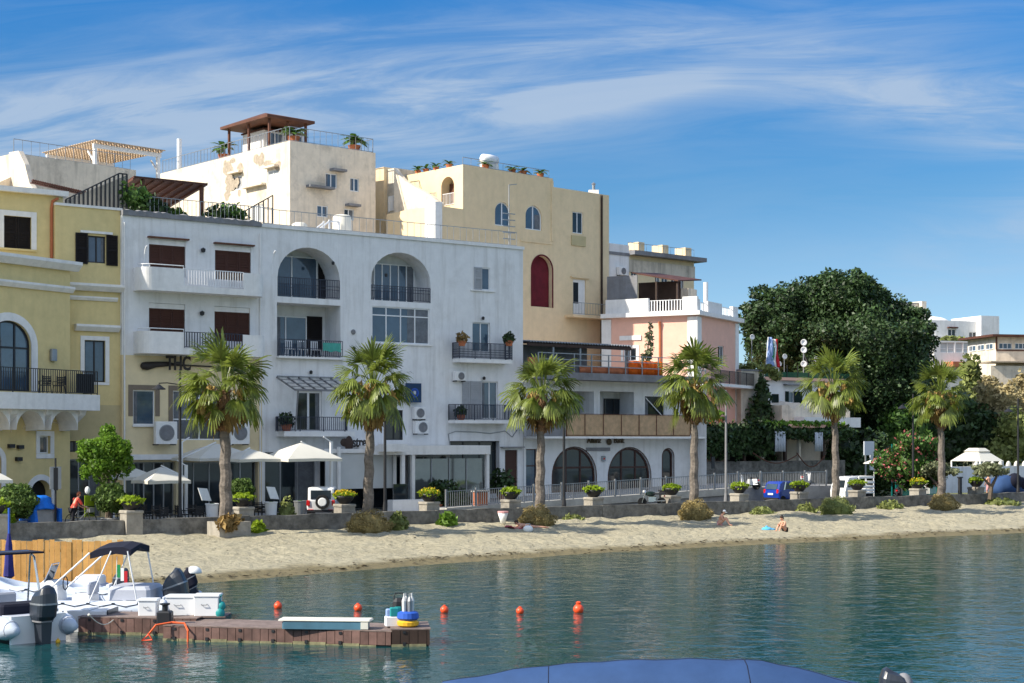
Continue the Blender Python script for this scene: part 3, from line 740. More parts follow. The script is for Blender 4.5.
# two curved balconies
def balcony(px0, px1, py_top, py_bot, rl, rr, rail_m, wm='white_trim'):
    dep = 1.25; a, b = W.x(px0,-dep+0.5), W.x(px1,-dep); m = (px0+px1)/2; zt, zb = W.z(m, py_top, -dep), W.z(m, py_bot, -dep); floor = zb+0.2
    x0, x1 = W.x(rl,-dep), W.x(rr,-dep); n = 8
    def curve(x, sgn, r=0.9): return [(x - sgn*r*(1-math.sin(PI/2*k/n)), -dep + (1-math.cos(PI/2*k/n))*0) for k in range(1)]
    left = [(a, -0.003), (a, -dep+0.7)] + [(a+0.7-0.7*math.cos(PI/2*k/n), -dep+0.7-0.7*math.sin(PI/2*k/n)) for k in range(1, n+1)]
    right = [(b-0.7+0.7*math.sin(PI/2*k/n), -dep+0.7-0.7*math.cos(PI/2*k/n)) for k in range(n)] + [(b, -dep+0.7), (b, -0.003)]
    out = left + right
    bal = MB().prism(out, zb, floor, 'z').build('balcony', wm, wh)
    def para(pts, name='parapet'):
        mb = MB(); t = 0.12; rings = []
        for i, p in enumerate(pts):
            q0 = pts[max(i-1,0)]; q1 = pts[min(i+1,len(pts)-1)]; d = Vector((q1[0]-q0[0], q1[1]-q0[1])).normalized(); nn = (-d.y*t, d.x*t)
            rings.append([(p[0],p[1],floor),(p[0]+nn[0],p[1]+nn[1],floor),(p[0]+nn[0],p[1]+nn[1],zt),(p[0],p[1],zt)])
        mb.loft(rings); mb.build(name, wm, bal)
    para(left + [(x0, -dep)]); para([(x1, -dep)] + right)
    MB().box(x0, x1, -dep, -dep+0.12, floor, floor+0.16).build('upstand', wm, bal)
    railing(bal, [(x0+0.02,-dep+0.06,floor+0.16),(x1-0.02,-dep+0.06,floor+0.16)], zt-floor-0.14, rail_m, 0.16, r=0.022)
    hr = [(p[0]+0.06,p[1]+0.05,zt+0.16) for p in left[1:]] + [(x0,-dep+0.06,zt+0.16)]
    rb = MB().tube(hr, 0.03)
    for p in hr[::3]: rb.bar((p[0],p[1],zt-0.02), p, 0.03)
    rb.build('hand_rail', 'white_metal', bal)
balcony(138.5, 267, 270, 293, 184, 244, 'white_metal')
balcony(138.5, 268, 333, 355, 184, 243, 'navy_iron')
for px, py in ((141,262),(269,266)):   # curved white lamp arcs
    x = W.x(px); zz = W.z(px, py); MB().tube([(x,-0.9+0.5*math.cos(t), zz-0.5+1.5*math.sin(t)*0.9) for t in [0.1*k for k in range(0, 15)]], 0.045).build('lamp_arc', 'white_metal', wh)
# right half
o_arch1 = W.R(277.5,247.5,340,298); o_arch2 = W.R(371,252.5,430.5,301.5); o_log = W.R(277,304,340.5,357)
o_bank = W.R(372,307.5,429.5,343.5); o_w1 = W.R(474,267.5,490,290); o_w2 = W.R(472.5,322.5,490,352); o_d1 = W.R(482,381.5,498,419); o_fd = W.R(296,391,322,431.5); o_sw = W.R(386,410,403,440)
o_shop = W.R(450,441,499.5,487); o_door = W.R(505,450,517.5,486)
OPS = [(*o_arch1, (o_arch1[3]-o_arch1[2])*0.62, 1.9), (*o_arch2, (o_arch2[3]-o_arch2[2])*0.6, 1.6), (*o_log,0,1.9), (*o_bank,0,0.16), (*o_w1,0,0.14), (*o_w2,0,0.2), (*o_d1,0,0.2), (*o_fd,0,0.2), (*o_sw,0,0.2),
       (o_shop[0],o_shop[1],0.8,o_shop[3],0,0.6), (o_door[0],o_door[1],0.9,o_door[3],0,0.25)]
sf = [W.R(265,452,317,505), W.R(320,454,343,505), W.R(347,456,408,500), W.R(416,456,446,500)]
for r in sf: OPS.append((r[0], r[1], 0.02, r[3], 0, 0.5))
rw = shell(wh, 'wall', 'white_wall', X1+0.003, XE, 0, ROOF, 9, OPS)
window(wh, (o_arch1[0]+0.1, W.x(316,1.9), o_arch1[2]+0.02, W.z(300,257,1.9)), 1.72, cols=2, fm='white_metal', gm='glass', name='sliding_door')
shutter(wh, (W.x(317.5,1.9), o_arch1[1]+0.5, o_arch1[2]+0.02, W.z(330,258,1.9)), 1.78, 'dark_shut', 2)
window(wh, (W.x(372.5,1.6), W.x(413,1.6), o_arch2[2]+0.02, W.z(392,264.5,1.6)), 1.42, cols=5, gm='glass', name='glazed_door')
window(wh, (o_log[0]+0.05, W.x(305.5,1.9), o_log[2]+0.02, W.z(292,316.5,1.9)), 1.74, cols=2, gm='glass', name='sliding_door')
shutter(wh, (W.x(306,1.9), W.x(321.5,1.9), o_log[2]+0.02, W.z(312,316.5,1.9)), 1.78, 'dark_shut', 1)
shutter(wh, (W.x(335,1.9), W.x(338,1.9), o_log[2]+0.02, W.z(336,316.5,1.9)), 1.78, 'dark_shut', 1)
window(wh, o_bank, 0.06, cols=4, rows=(0.76,), gm='glass')
MB().box(o_bank[0]-0.1, o_bank[1]+0.15, -0.1, -0.003, o_bank[2]-0.1, o_bank[2]-0.01).build('window_sill', 'white_trim', wh)
window(wh, o_w1, 0.05, cols=2, gm='glass'); MB().box(o_w1[0]-0.3, o_w1[1]+0.35, -0.1, -0.003, o_w1[2]-0.1, o_w1[2]-0.01).build('window_sill', 'white_trim', wh)
shutter(wh, (o_w1[0]-0.02, (o_w1[0]+o_w1[1])/2-0.02, o_w1[2], o_w1[3]), -0.06, 'grey_shut', 1)
window(wh, o_w2, 0.1, cols=2, gm='glass', name='glazed_door'); window(wh, o_d1, 0.1, cols=2, gm='glass', name='glazed_door')
shutter(wh, (W.x(470), o_d1[0]-0.03, o_d1[2], o_d1[3]), -0.06, 'grey_shut', 1); shutter(wh, (W.x(462), W.x(469.6), o_d1[2], o_d1[3]), -0.06, 'grey_shut', 1)
window(wh, o_fd, 0.1, cols=2, gm='glass_dark', fw=0.12, name='french_door'); window(wh, o_sw, 0.08, cols=2, gm='glass_dark', fm='iron')
MB().box(o_door[0], o_door[1], 0.1, 0.17, 0.9, o_door[3]).build('door', 'door_brown', wh)
MB().box(o_door[0]-0.4, o_door[1]+0.4, -0.3, -0.003, o_door[3]+0.15, o_door[3]+0.22).build('door_hood', 'slab_grey', wh)
window(wh, (o_shop[0],o_shop[1],0.8,o_shop[3]), 0.4, cols=3, rows=(0.82,), fm='iron', gm='glass_dark', name='shop_front')
for r in sf: window(wh, (r[0], r[1], 0.03, r[3]), 0.3, cols=3, fm='grey_metal', gm='glass_dark', name='shop_front')
# arch railings
railing(wh, [(o_arch1[0]+0.02,0.02,o_arch1[2]+0.02),(o_arch1[1]-0.02,0.02,o_arch1[2]+0.02)], W.z(308,279)-o_arch1[2], 'navy_iron', 0.12, mids=(0.55,0.75))
railing(wh, [(o_arch2[0]+0.02,0.02,o_arch2[2]+0.02),(o_arch2[1]-0.02,0.02,o_arch2[2]+0.02)], W.z(400,287)-o_arch2[2], 'navy_iron', 0.12, mids=(0.55,0.75))
zl = o_log[2]; b1 = balcony_slab(wh, o_log[0]-0.05, W.x(343), -0.35, zl, 0.12)
railing(b1, [(o_log[0]-0.02,-0.3,zl),(W.x(342.5,-0.3),-0.3,zl)], W.z(310,340.5)-zl, 'navy_iron', 0.13, mids=(0.5,))
zl = W.z(310,431.5); b2 = balcony_slab(wh, W.x(276.5), W.x(347), -1.0, zl, 0.3)
railing(b2, [(W.x(277.5),-0.02,zl),(W.x(276,-0.95),-0.95,zl),(W.x(345,-0.95),-0.95,zl),(W.x(347),-0.02,zl)], W.z(310,417,-0.95)-zl, 'navy_iron', 0.13)
zl = W.z(486,360); b3 = balcony_slab(wh, W.x(459.5,-0.8), W.x(512,-0.8), -0.85, zl, 0.24)
railing(b3, [(W.x(459.5,-0.8),-0.02,zl),(W.x(459.5,-0.8),-0.8,zl),(W.x(512,-0.8),-0.8,zl),(W.x(512,-0.8),-0.02,zl)], 1.02, 'navy_iron', 0.1, mids=(0.15,0.3,0.45,0.6))
zl = W.z(485,420.5); b4 = balcony_slab(wh, W.x(455,-0.8), W.x(512,-0.8), -0.85, zl, 0.2)
railing(b4, [(W.x(455.5,-0.8),-0.02,zl),(W.x(455.5,-0.8),-0.8,zl),(W.x(511.5,-0.8),-0.8,zl),(W.x(511.5,-0.8),-0.02,zl)], 1.0, 'navy_iron', 0.12)
# slatted timber awning over the French door
za, zb_ = W.z(308,378), W.z(308,390,-1.3)
aw = MB(); xa, xb = W.x(276.5), W.x(341)
for k in range(7): aw.bar((xa+(xb-xa)*k/6, -0.02, za), (xa+0.5+(xb-xa)*k/6, -1.35, zb_), 0.07, 0.09)
for k in range(4): aw.bar((xa+0.1*k, -0.1-0.38*k, za+(zb_-za)*(k*0.28)+0.07), (xb+0.1*k, -0.1-0.38*k, za+(zb_-za)*(k*0.28)+0.07), 0.1, 0.04)
aw.bar((xa+0.5,-1.35,zb_), (xb+0.5,-1.35,zb_), 0.1, 0.12)
aw.bar((xa+0.75,-1.3,zb_), (xa+0.75,-0.95,W.z(310,431.5)), 0.07)
aw.box(xa, xb+0.2, -1.2, -0.05, 0, 0.001) if False else None
aw.build('slatted_awning', 'slab_grey', wh)
# coping along the roof edge
MB().box(X1-0.05, XE+0.05, -0.1, 0.35, ROOF+0.002, ROOF+0.2).build('coping', 'white_trim', wh)
cp = MB(); g = random.Random(4); n = 40
cp.loft([[(0+(X1-0.08)*k/n, -0.13, ROOF+0.002), ((X1-0.08)*k/n, 0.5, ROOF+0.002), ((X1-0.08)*k/n, 0.5, ROOF+0.36+g.uniform(-.06,.08)), ((X1-0.08)*k/n, -0.13+g.uniform(-.03,.03), ROOF+0.3+g.uniform(-.05,.06))] for k in range(n+1)])
cp.build('coping', 'slab_grey', wh)
railing(wh, [(X1+0.3,0.3,ROOF+0.2),(XE-0.3,0.3,ROOF+0.2)], 0.95, 'grey_metal', 0.5, r=0.01, name='roof_railing')
# cable looping over the ground floor
cb = [(W.x(450),-0.03,W.z(450,446)), (W.x(448),-0.03,W.z(448,434)), (W.x(455),-0.03,W.z(455,431.5)), (W.x(475),-0.03,W.z(475,432)), (W.x(490),-0.03,W.z(490,433.5)), (W.x(505),-0.03,W.z(505,431)), (W.x(512),-0.03,W.z(512,437)), (W.x(518),-0.03,W.z(518,428))]
MB().tube(cb, 0.03, 5).build('cable', 'grey_metal', wh)
for px, py in ((482,318),(483,378),(332,263),(385,275),(353,348),(310,372)):
    MB().lathe([(0.02,0.1),(0.1,0.04),(0.09,-0.1),(0.03,-0.13)], (W.x(px),-0.13,W.z(px,py)), 10).build('wall_lamp', 'iron', wh)
# things on the white house
ac_unit(W, 156, 421.5, 177.5, 444, 'cream air conditioner with big round fan between the yellow ground floor windows', -0.7)
ac_unit(W, 231, 421.5, 250, 444, 'cream air conditioner right of the first palm crown', -0.7)
ac_unit(W, 415, 407, 426, 419, 'small air conditioner stacked above another on the white wall', -0.4)
ac_unit(W, 415.5, 421, 429, 433.5, 'air conditioner below its smaller twin beside the blue sign', -0.4)
ac_unit(W, 455.5, 371.5, 466, 380.5, 'small air conditioner between the two right hand balconies', -0.4)
t = W.root('hanging_sign', 'dark blue square sign with a round emblem beside the second palm', 'sign'); t.location = W.W(W.x(411), -0.1, W.z(411,402.5))
sz = 0.95
MB().box(-0.55,0.55,-0.25,-0.1,0,1.2).build('board', 'sign_board', t)
MB().lathe([(0.3,0),(0.3,-0.02),(0.22,-0.02),(0.22,0)], (0.05,-0.252,0.6), 20, 'y').build('emblem', 'blue_pl', t)
MB().box(-0.04,0.14,-0.275,-0.253,0.5,0.72).build('emblem', 'canvas_shade', t)
# roof sign: a long-handled spoon with letters
t = W.root('shop_sign', 'dark lettered sign with a long spoon handle on the yellow wall', 'sign'); t.location = W.W(0, -0.06, 0)
sp_ = [(W.x(140),-0.06,W.z(140,366)), (W.x(141.5),-0.06,W.z(141.5,366)), (W.x(146),-0.06,W.z(146,366)), (W.x(155),-0.06,W.z(155,364.6)), (W.x(168),-0.06,W.z(168,364)), (W.x(176),-0.06,W.z(176,365)), (W.x(230),-0.06,W.z(230,367.5))]
MB().tube(sp_, [0.09,0.2,0.24,0.17,0.13,0.05,0.03], 8).build('spoon_handle', 'letter_dark', t, True)
text_mesh('lettering', 'THC', 1.12, 'letter_dark', t, (W.x(163.5), -0.3, W.z(164.5,373.6)), ext=0.03, xs=0.66, bold=0.03)
text_mesh('lettering', 'o', 0.9, 'letter_dark', t, (W.x(233.5), -0.22, W.z(233.5,371.5)), ext=0.03, xs=0.8, bold=0.02)
t = W.root('lamp_sign', 'dark cut out lettering with a rounded emblem left of the second palm trunk', 'sign'); t.location = W.W(0, 0, 0)
text_mesh('lettering', 'street', 0.85, 'letter_dark', t, (W.x(352.5,-1.2), -1.2, W.z(352.5,449.5,-1.2)), ext=0.03, xs=0.72, bold=0.02)
MB().ell((W.x(349,-1.2),-1.2,W.z(349,444,-1.2)), (0.3,0.1,0.5), 10, 6).ell((W.x(345,-1.2),-1.18,W.z(345,442.5,-1.2)), (0.32,0.08,0.26), 10, 6).build('emblem', 'wood_dark', t)

# small things on the balconies
def pot_plant(label, fr, px, py, d, r, m='leaf_dark', grp='balcony plants'):
    t = thing('balcony_plant', label, 'plant', fr.W(fr.x(px,d), d, fr.z(px,py,d)), fr.a, grp)
    MB().lathe([(r*0.45,0),(r*0.7,r*0.8),(r*0.6,r*0.8)], n=10).build('pot','terracotta',t); leaves('foliage', m, t, [(0,0,r*1.3,r,r*0.8,r*0.8)], 150, r*0.4, int(px), 0.5)
pot_plant('reddish trailing plant at the left end of the upper right balcony', W, 462, 346, -0.9, 0.4, 'palm_dead'); pot_plant('dark trailing plant at the right end of the upper right balcony', W, 509, 346, -0.9, 0.42)
pot_plant('tall dark plant on the balcony below the slatted awning', W, 286.5, 431, -0.5, 0.5); pot_plant('dark plant at the left of the lower right balcony', W, 461, 420, -0.5, 0.42)
t = W.root('hung_towel', 'sea green towel drying over the loggia railing', 'towel'); t.location = W.W(W.x(332,-0.42), -0.42, W.z(332,351.5,-0.42)); zz = W.z(332,343,-0.42)-W.z(332,351.5,-0.42)
M['sea_green'] = mat('sea_green_cloth', (0.08,0.36,0.30), rough=0.95, var=0.2)
mb = MB(); mb.loft([[(-0.6+1.2*k/12, 0.03*math.sin(k*1.4), 0.04*math.sin(k*0.9)), (-0.6+1.2*k/12, 0.03*math.sin(k*1.4+1), zz), (-0.6+1.2*k/12, 0.05+0.03*math.sin(k*1.4+1), zz), (-0.6+1.2*k/12, 0.05+0.03*math.sin(k*1.4), 0.04*math.sin(k*0.9))] for k in range(13)]); mb.build('cloth','sea_green',t)
for i, px in enumerate((290, 303, 316)):
    t = W.root('loggia_chair', ['white chair at the left of the loggia beside the sea green towel','white drying rack in the middle of the loggia beside the sea green towel','white chair nearest the sea green towel in the loggia'][i], 'chair'); t.location = W.W(W.x(px,0.3), 0.3, o_log[2]+0.01)
    MB().box(-0.25,0.25,-0.22,0.22,0.42,0.46).build('seat','white_metal',t); b = MB()
    for k in range(4): b.box(-0.24+k*0.14,-0.18+k*0.14,0.2,0.23,0.463,0.92)
    b.box(-0.25,0.25,0.2,0.235,0.92,0.98); b.build('backrest','white_metal',t)
    for x_ in (-0.22,0.22):
        for y_ in (-0.18,0.18): MB().bar((x_,y_,0.42),(x_*1.15,y_*1.2,0),0.04).build('leg','white_metal',t)
t = Bk_t = W.root('vent_cap','small round vent on the white wall between the loggia and the window bank','vent'); t.location = W.W(W.x(353),0,W.z(353,332)); MB().lathe([(0.16,0),(0.16,-0.06),(0.1,-0.1),(0.02,-0.1)],n=14,axis='y').build('cap','slab_grey',t); MB().lathe([(0.19,-0.003),(0.19,-0.02)],n=14,axis='y').build('flange','white_trim',t)
# ================================================================== YELLOW VILLA (left)
A = Fr(Q(70,84.3), 60, 1.2)
vi = A.root('villa', 'yellow villa with white cornices, arched balcony door and scalloped balcony at the left edge', 'building')
xl = A.x(-70)
zt = A.z(66, 262)
oa = A.R(-14,320.5,31,391); ow = A.R(39.5,436,50,453.5); od = A.R(30,480,51,520); od2 = A.R(-20,450,1,500)
shell(vi, 'wall', 'yellow_wall', xl, 0, 0, zt, 7, [(*oa, (oa[1]-oa[0])*0.42, 0.35), (*ow, 0, 0.3), (od[0],od[1],0.05,od[3],(od[1]-od[0])*0.5,0.6), (od2[0],od2[1],0.05,od2[3],(od2[1]-od2[0])*0.4,0.5)])
window(vi, oa, 0.12, (oa[1]-oa[0])*0.42, cols=3, rows=(0.62,), fm='iron', gm='glass', fw=0.1, name='arched_door')
window(vi, ow, 0.15, cols=1, gm='glass_dark', fm='white_metal')
def arch_ring(parent, r, rise, w, y0, m, name='arch_surround', bottom=True):
    a, b, c, d = r; o = [(a-w, c)] + arc(a-w, b+w, d+w, rise+w, 18) + [(b+w, c)]; i_ = [(a-0.002, c)] + arc(a-0.002, b+0.002, d+0.002, rise, 18) + [(b+0.002, c)]
    mb = MB()
    for k in range(len(o)-1):
        p, q, P, R_ = o[k], o[k+1], i_[k], i_[k+1]
        mb.loft([[(p[0],y0,p[1]),(q[0],y0,q[1]),(R_[0],y0,R_[1]),(P[0],y0,P[1])],[(p[0],-0.003,p[1]),(q[0],-0.003,q[1]),(R_[0],-0.003,R_[1]),(P[0],-0.003,P[1])]])
    return mb.build(name, m, parent)
arch_ring(vi, oa, (oa[1]-oa[0])*0.42, 0.42, -0.06, 'white_trim')
arch_ring(vi, (od[0],od[1],0.05,od[3]), (od[1]-od[0])*0.5, 0.3, -0.06, 'white_trim')
arch_ring(vi, (od2[0],od2[1],0.05,od2[3]), (od2[1]-od2[0])*0.4, 0.3, -0.06, 'white_trim')
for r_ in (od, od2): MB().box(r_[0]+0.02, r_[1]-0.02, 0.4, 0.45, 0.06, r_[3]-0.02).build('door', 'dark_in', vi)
surround(vi, ow, 0.26, 'white_trim', -0.05, True)
MB().box(ow[0]-0.26, ow[1]+0.26, -0.06, -0.003, ow[2]-0.26, ow[2]-0.01).build('window_sill', 'white_trim', vi)
# stepped cornices
def cornice(parent, fr, px, ya, yb, a, b, pr, m='white_trim', ret=0):
    z0, z1 = fr.z(px, yb), fr.z(px, ya); mb = MB()
    mb.prism([(-0.003, z0), (-0.003, z1), (-pr, z1), (-pr, z1-(z1-z0)*0.35), (-pr*0.45, z0)], a, b+ret, 'x')
    return mb.build('cornice', m, parent)
cornice(vi, A, 68, 262, 271, xl, 0.0, 0.55, ret=0.4); cornice(vi, A, 68, 287, 293, xl, 0.0, 0.3, ret=0.1)
# balcony on scalloped brackets
bz0, bz1 = A.z(75, 411), A.z(75, 395.5); xr = A.x(100, -1.9)
bal = MB().box(xl, xr, -1.9, -0.003, bz0, bz1).build('balcony', 'white_trim', vi)
zc = A.z(60, 431); n0 = 5; sp = 2.35
for k in range(n0):
    xc = xr-0.9 - k*sp
    MB().prism([(-0.003, zc), (-0.003, bz0-0.003), (-1.6, bz0-0.003), (-1.5, bz0-0.25), (-0.35, zc)], xc-0.22, xc+0.22, 'x').build('bracket', 'white_trim', bal)
    p = arc(xc-sp+0.22, xc-0.22, bz0-0.06, bz0-zc-0.1, 12); mb = MB()
    for a_, b_ in zip(p[:-1], p[1:]):
        mb.loft([[(a_[0],-1.4,a_[1]),(b_[0],-1.4,b_[1]),(b_[0],-1.4,bz0-0.003),(a_[0],-1.4,bz0-0.003)],[(a_[0],-0.006,a_[1]),(b_[0],-0.006,b_[1]),(b_[0],-0.006,bz0-0.003),(a_[0],-0.006,bz0-0.003)]])
    if k < n0-1: mb.build('bracket_vault', 'white_trim', bal)
railing(bal, [(xl,-1.8,bz1),(xr-0.1,-1.8,bz1),(xr-0.1,-0.4,bz1)], 1.25, 'iron', 0.15)
MB().box(xr-1.6, xr-0.3, -1.78, -1.74, bz1+0.1, bz1+1.1).build('balcony_screen', 'black_plastic', bal)
MB().prism([(A.x(69,-0.75),bz1+0.05)]+arc(A.x(69,-0.75),A.x(83,-0.75),bz1+1.4,0.3,10)+[(A.x(83,-0.75),bz1+0.05)], -0.75, -0.7).build('balcony_shade', 'yellow_wall', bal)
MB().rbox(A.x(52)-0.2, A.x(52)+0.2, -0.22, -0.003, A.z(52,361), A.z(52,349), 0.04).build('wall_lamp', 'grey_metal', vi)
for px, py in ((10,446),(19,447),(17.5,459),(5,410),(33,408),(66,410)):
    MB().box(A.x(px)-0.18, A.x(px)+0.18, -0.2, -0.003, A.z(px,py)-0.1, A.z(px,py)+0.1).build('wall_lamp', 'iron', vi)
# plaster arch lines
for px0, px1, py in ((-8,11,427),(23,63,424)):
    a, b = A.x(px0), A.x(px1); z = A.z((px0+px1)/2, py+6); p = arc(a, b, z+0.5, 0.45, 10)
    mb = MB(); mb.tube([(q[0],-0.02,q[1]) for q in p], 0.04, 5); mb.build('plaster_moulding', 'pale_yellow', vi)
# upper storey
A2 = Fr(Q(63,85.6), 36, 1.2)
SUBS = []
def sub_empty(parent, fr, name='storey'):
    e = bpy.data.objects.new(name, None); COL.objects.link(e); e.parent = parent
    pw = Matrix.Translation(parent.location) @ Matrix.Rotation(parent.rotation_euler.z, 4, 'Z')
    e.matrix_local = pw.inverted() @ (Matrix.Translation((fr.O[0], fr.O[1], fr.zb)) @ Matrix.Rotation(fr.a, 4, 'Z'))
    SUBS.append((e, parent)); return e
us = sub_empty(vi, A2, 'upper_storey')
z0, z1 = A2.z(60, 268), A2.z(63, 197); xl2 = A2.x(-60)
w1 = A2.R(4,216.5,31,248.5)
shell(us, 'wall', 'yellow_wall', xl2, 0, z0, z1, 5, [(*w1, 0, 0.2)])
shutter(us, w1, 0.06, 'dark_shut', 2); surround(us, w1, 0.3, 'white_trim', -0.04, True)
MB().box(w1[0]-0.3, w1[1]+0.3, -0.1, -0.003, w1[2]-0.12, w1[2]-0.01).build('window_sill', 'yellow_wall', us)
MB().box(xl2, 0.2, -0.35, 5.1, z1+0.002, z1+0.28).build('eave', 'white_trim', us)
MB().tube([(A2.x(56),-0.35,z1-0.15),(A2.x(52),-0.1,z1-0.3),(A2.x(51),-0.09,z1-0.7),(A2.x(51),-0.09,z0+0.5)], 0.08).build('drain_pipe', 'terracotta', us)
# recessed wing between villa and white house
Bf = Fr(Q(122,85.25), 36, 1.2)
bx0, bx1 = Bf.x(55), -0.004
rw_ = Bf.root('villa_wing', 'narrow yellow wing with open dark shutters between the villa and the white house', 'building')
zt = Bf.z(95, 208.5); q1 = Bf.R(88,236,105.5,263); q2 = Bf.R(84.5,340.5,105,382); q3 = Bf.R(69,441,82,452); q4 = Bf.R(69,459,101,503)
shell(rw_, 'wall', 'yellow_wall', bx0, bx1, 0, zt, 6, [(*q1,0,0.2), (*q2,0,0.2), (*q3,0,0.3), (q4[0],q4[1],0.05,q4[3],0,0.4)])
window(rw_, q1, 0.08, cols=2, fm='iron', gm='glass')
shutter(rw_, (Bf.x(75), q1[0]-0.02, q1[2]-0.1, q1[3]+0.1), -0.08, 'dark_shut', 1); shutter(rw_, (q1[1]+0.02, Bf.x(117.5), q1[2]-0.1, q1[3]+0.1), -0.08, 'dark_shut', 1)
MB().box(Bf.x(80), Bf.x(112), -0.12, -0.003, q1[3]+0.12, q1[3]+0.25).build('window_hood', 'white_trim', rw_)
window(rw_, q2, 0.08, cols=2, fm='iron', gm='glass'); surround(rw_, q2, 0.24, 'white_trim', -0.05, True)
MB().box(q2[0]-0.24, q2[1]+0.24, -0.05, -0.003, q2[2]-0.16, q2[2]-0.01).build('window_sill', 'white_trim', rw_)
window(rw_, q3, 0.15, cols=2, fm='iron', gm='glass_dark'); window(rw_, (q4[0],q4[1],0.06,q4[3]), 0.2, cols=3, fm='grey_metal', gm='glass_dark', name='glazed_door')
cornice(rw_, Bf, 98, 284.5, 291.5, bx0, bx1-0.02, 0.5); cornice(rw_, Bf, 98, 297, 301, bx0, bx1-0.3, 0.2); cornice(rw_, Bf, 96, 325, 331.5, Bf.x(74), Bf.x(118), 0.4)
MB().box(bx0, bx1, -0.08, 6, zt+0.002, zt+0.14).build('coping', 'white_trim', rw_)
MB().box(Bf.x(68.5), Bf.x(121), -0.03, -0.003, Bf.z(95,440), Bf.z(95,405)).build('plaster_panel', 'buff', rw_)
# roof terrace of the wing: slanted bar screen, tiled coping
ts = Fr(Q(122,86.5), 36, 1.2)
t = ts.root('terrace_screen', 'dark slatted screen rising above the yellow wing roof', 'screen'); zz = ts.z(95, 211)
xa, xb = ts.x(66), ts.x(127); mb = MB()
for k in range(15):
    f = k/14; x = xa+(xb-xa)*f; h = 0.5 + 1.75*min(1, f*1.15)
    mb.box(x-0.05, x+0.05, 0.0, 0.05, 0, h)
mb.bar((xa,0.02,0.5),(xa+(xb-xa)*0.87,0.02,2.25),0.07); mb.bar((xa+(xb-xa)*0.87,0.02,2.25),(xb,0.02,2.25),0.07)
o = mb.build('bars', 'iron', t); o.location.z = 0; t.location.z += zz
MB().loft([[(xa,0.12,0),(xb,0.12,0),(xb,0.15,0),(xa,0.15,0)],[(xa,0.12,0.45),(xb,0.12,2.2),(xb,0.15,2.2),(xa,0.15,0.45)]]).build('backing', 'grey_old', t)
tc_ = thing('tiled_roof', 'narrow red tiled lean-to roof below the stained parapet wall', 'roof', ts.W(0, 1.2, 0), ts.a)
mb = MB(); p0, p1 = (ts.x(30), ts.z(30,179.5)), (ts.x(93), ts.z(93,192))
p0 = (ts.x(31,1.2), ts.z(31,180.5,1.2)); p1 = (ts.x(92,1.2), ts.z(92,194.5,1.2)); n = 26
for k in range(n):
    f0, f1 = k/n, (k+0.86)/n
    a = Vector((p0[0]+(p1[0]-p0[0])*f0, 0, p0[1]+(p1[1]-p0[1])*f0)); b = Vector((p0[0]+(p1[0]-p0[0])*f1, 0, p0[1]+(p1[1]-p0[1])*f1))
    mb.bar(a+Vector((0,-0.2,0)), b+Vector((0,-0.2,-0.05)), 0.22, 0.1)
mb.bar((p0[0],0.0,p0[1]-0.12),(p1[0],0.0,p1[1]-0.12),0.3,0.06)
mb.build('tiles', 'rust_roof', tc_); 

# ================================================================== STAINED PARAPET BLOCK with pergola
E = Fr(((20-512)/F*104, 104), 46, 1.2)
eb = E.root('parapet_block', 'stained pale terrace block with dark rain streaks behind the yellow roofs', 'building')
ztop = E.z(28, 155); xe0, xe1 = E.x(14), E.x(136)
shell(eb, 'wall', 'grey_old', xe0, xe1, 8, ztop, 8)
pts = [(0, ztop), (1.2, ztop-0.05), (2.0, ztop-1.0), (2.6, ztop-2.3), (3.4, ztop-3.0), (3.4, 8), (0, 8)]
MB().prism([(-p[0], p[1]) for p in pts], xe0-0.35, xe0-0.003, 'x').build('buttress', 'cream_old', eb)
mb = MB(); mb.loft([[(xe0-6+k*0.6, -1.2+0.1*k, 8), (xe0-6+k*0.6, 4, 8), (xe0-6+k*0.6, 4, ztop-3.2+1.8*(k/10)**2), (xe0-6+k*0.6, -1.2+0.1*k, ztop-3.2+1.8*(k/10)**2)] for k in range(11)])
mb.build('side_wall', 'cream_old', eb)
rl = railing(eb, [(xe0+0.2,0.4,ztop),(xe1-0.2,0.4,ztop)], 1.0, 'grey_metal', 0.6, r=0.012, name='roof_railing')
pg = E.root('roof_pergola', 'white posted pergola with slatted beam roof on the stained terrace', 'pergola'); pg.location = E.W(0,1.0,ztop)
hl = E.z(50,149,1.0)-ztop; hr_ = E.z(96,140.5,1.0)-ztop
x0, x1 = E.x(95,1.0), E.x(158,1.0); dep = 6.0
hh = (hl+hr_)/2
# near-left post, front right post, far right post
for (x, y, nm) in ((x0,0,0),(x1,0,0),(x1,dep,0),(x0,dep,0)):
    b = MB(); b.box(x-0.11,x+0.11,y-0.11,y+0.11,-0.3,hh); b.bar((x,y+0.1,hh-0.9),(x,y+(0.9 if y < 1 else -0.9),hh-0.1),0.1); b.build('post', 'white_metal', pg)
b = MB(); b.box(x0-0.2,x1+0.2,-0.14,0.0,hh,hh+0.28); b.build('beam', 'white_metal', pg); b = MB(); b.box(x0-0.2,x1+0.2,dep,dep+0.14,hh,hh+0.28); b.build('beam', 'white_metal', pg)
r_ = MB(); n = 12
for k in range(n+1):
    x = x0+(x1-x0)*k/n; r_.box(x-0.05,x+0.05,-0.5,dep+0.5,hh+0.285,hh+0.43)
for k in range(22):
    y = -0.4+(dep+0.8)*k/21; r_.box(x0-0.3,x1+0.3,y-0.1,y+0.1,hh+0.434,hh+0.48)
r_.build('slats', 'pale_wood', pg)

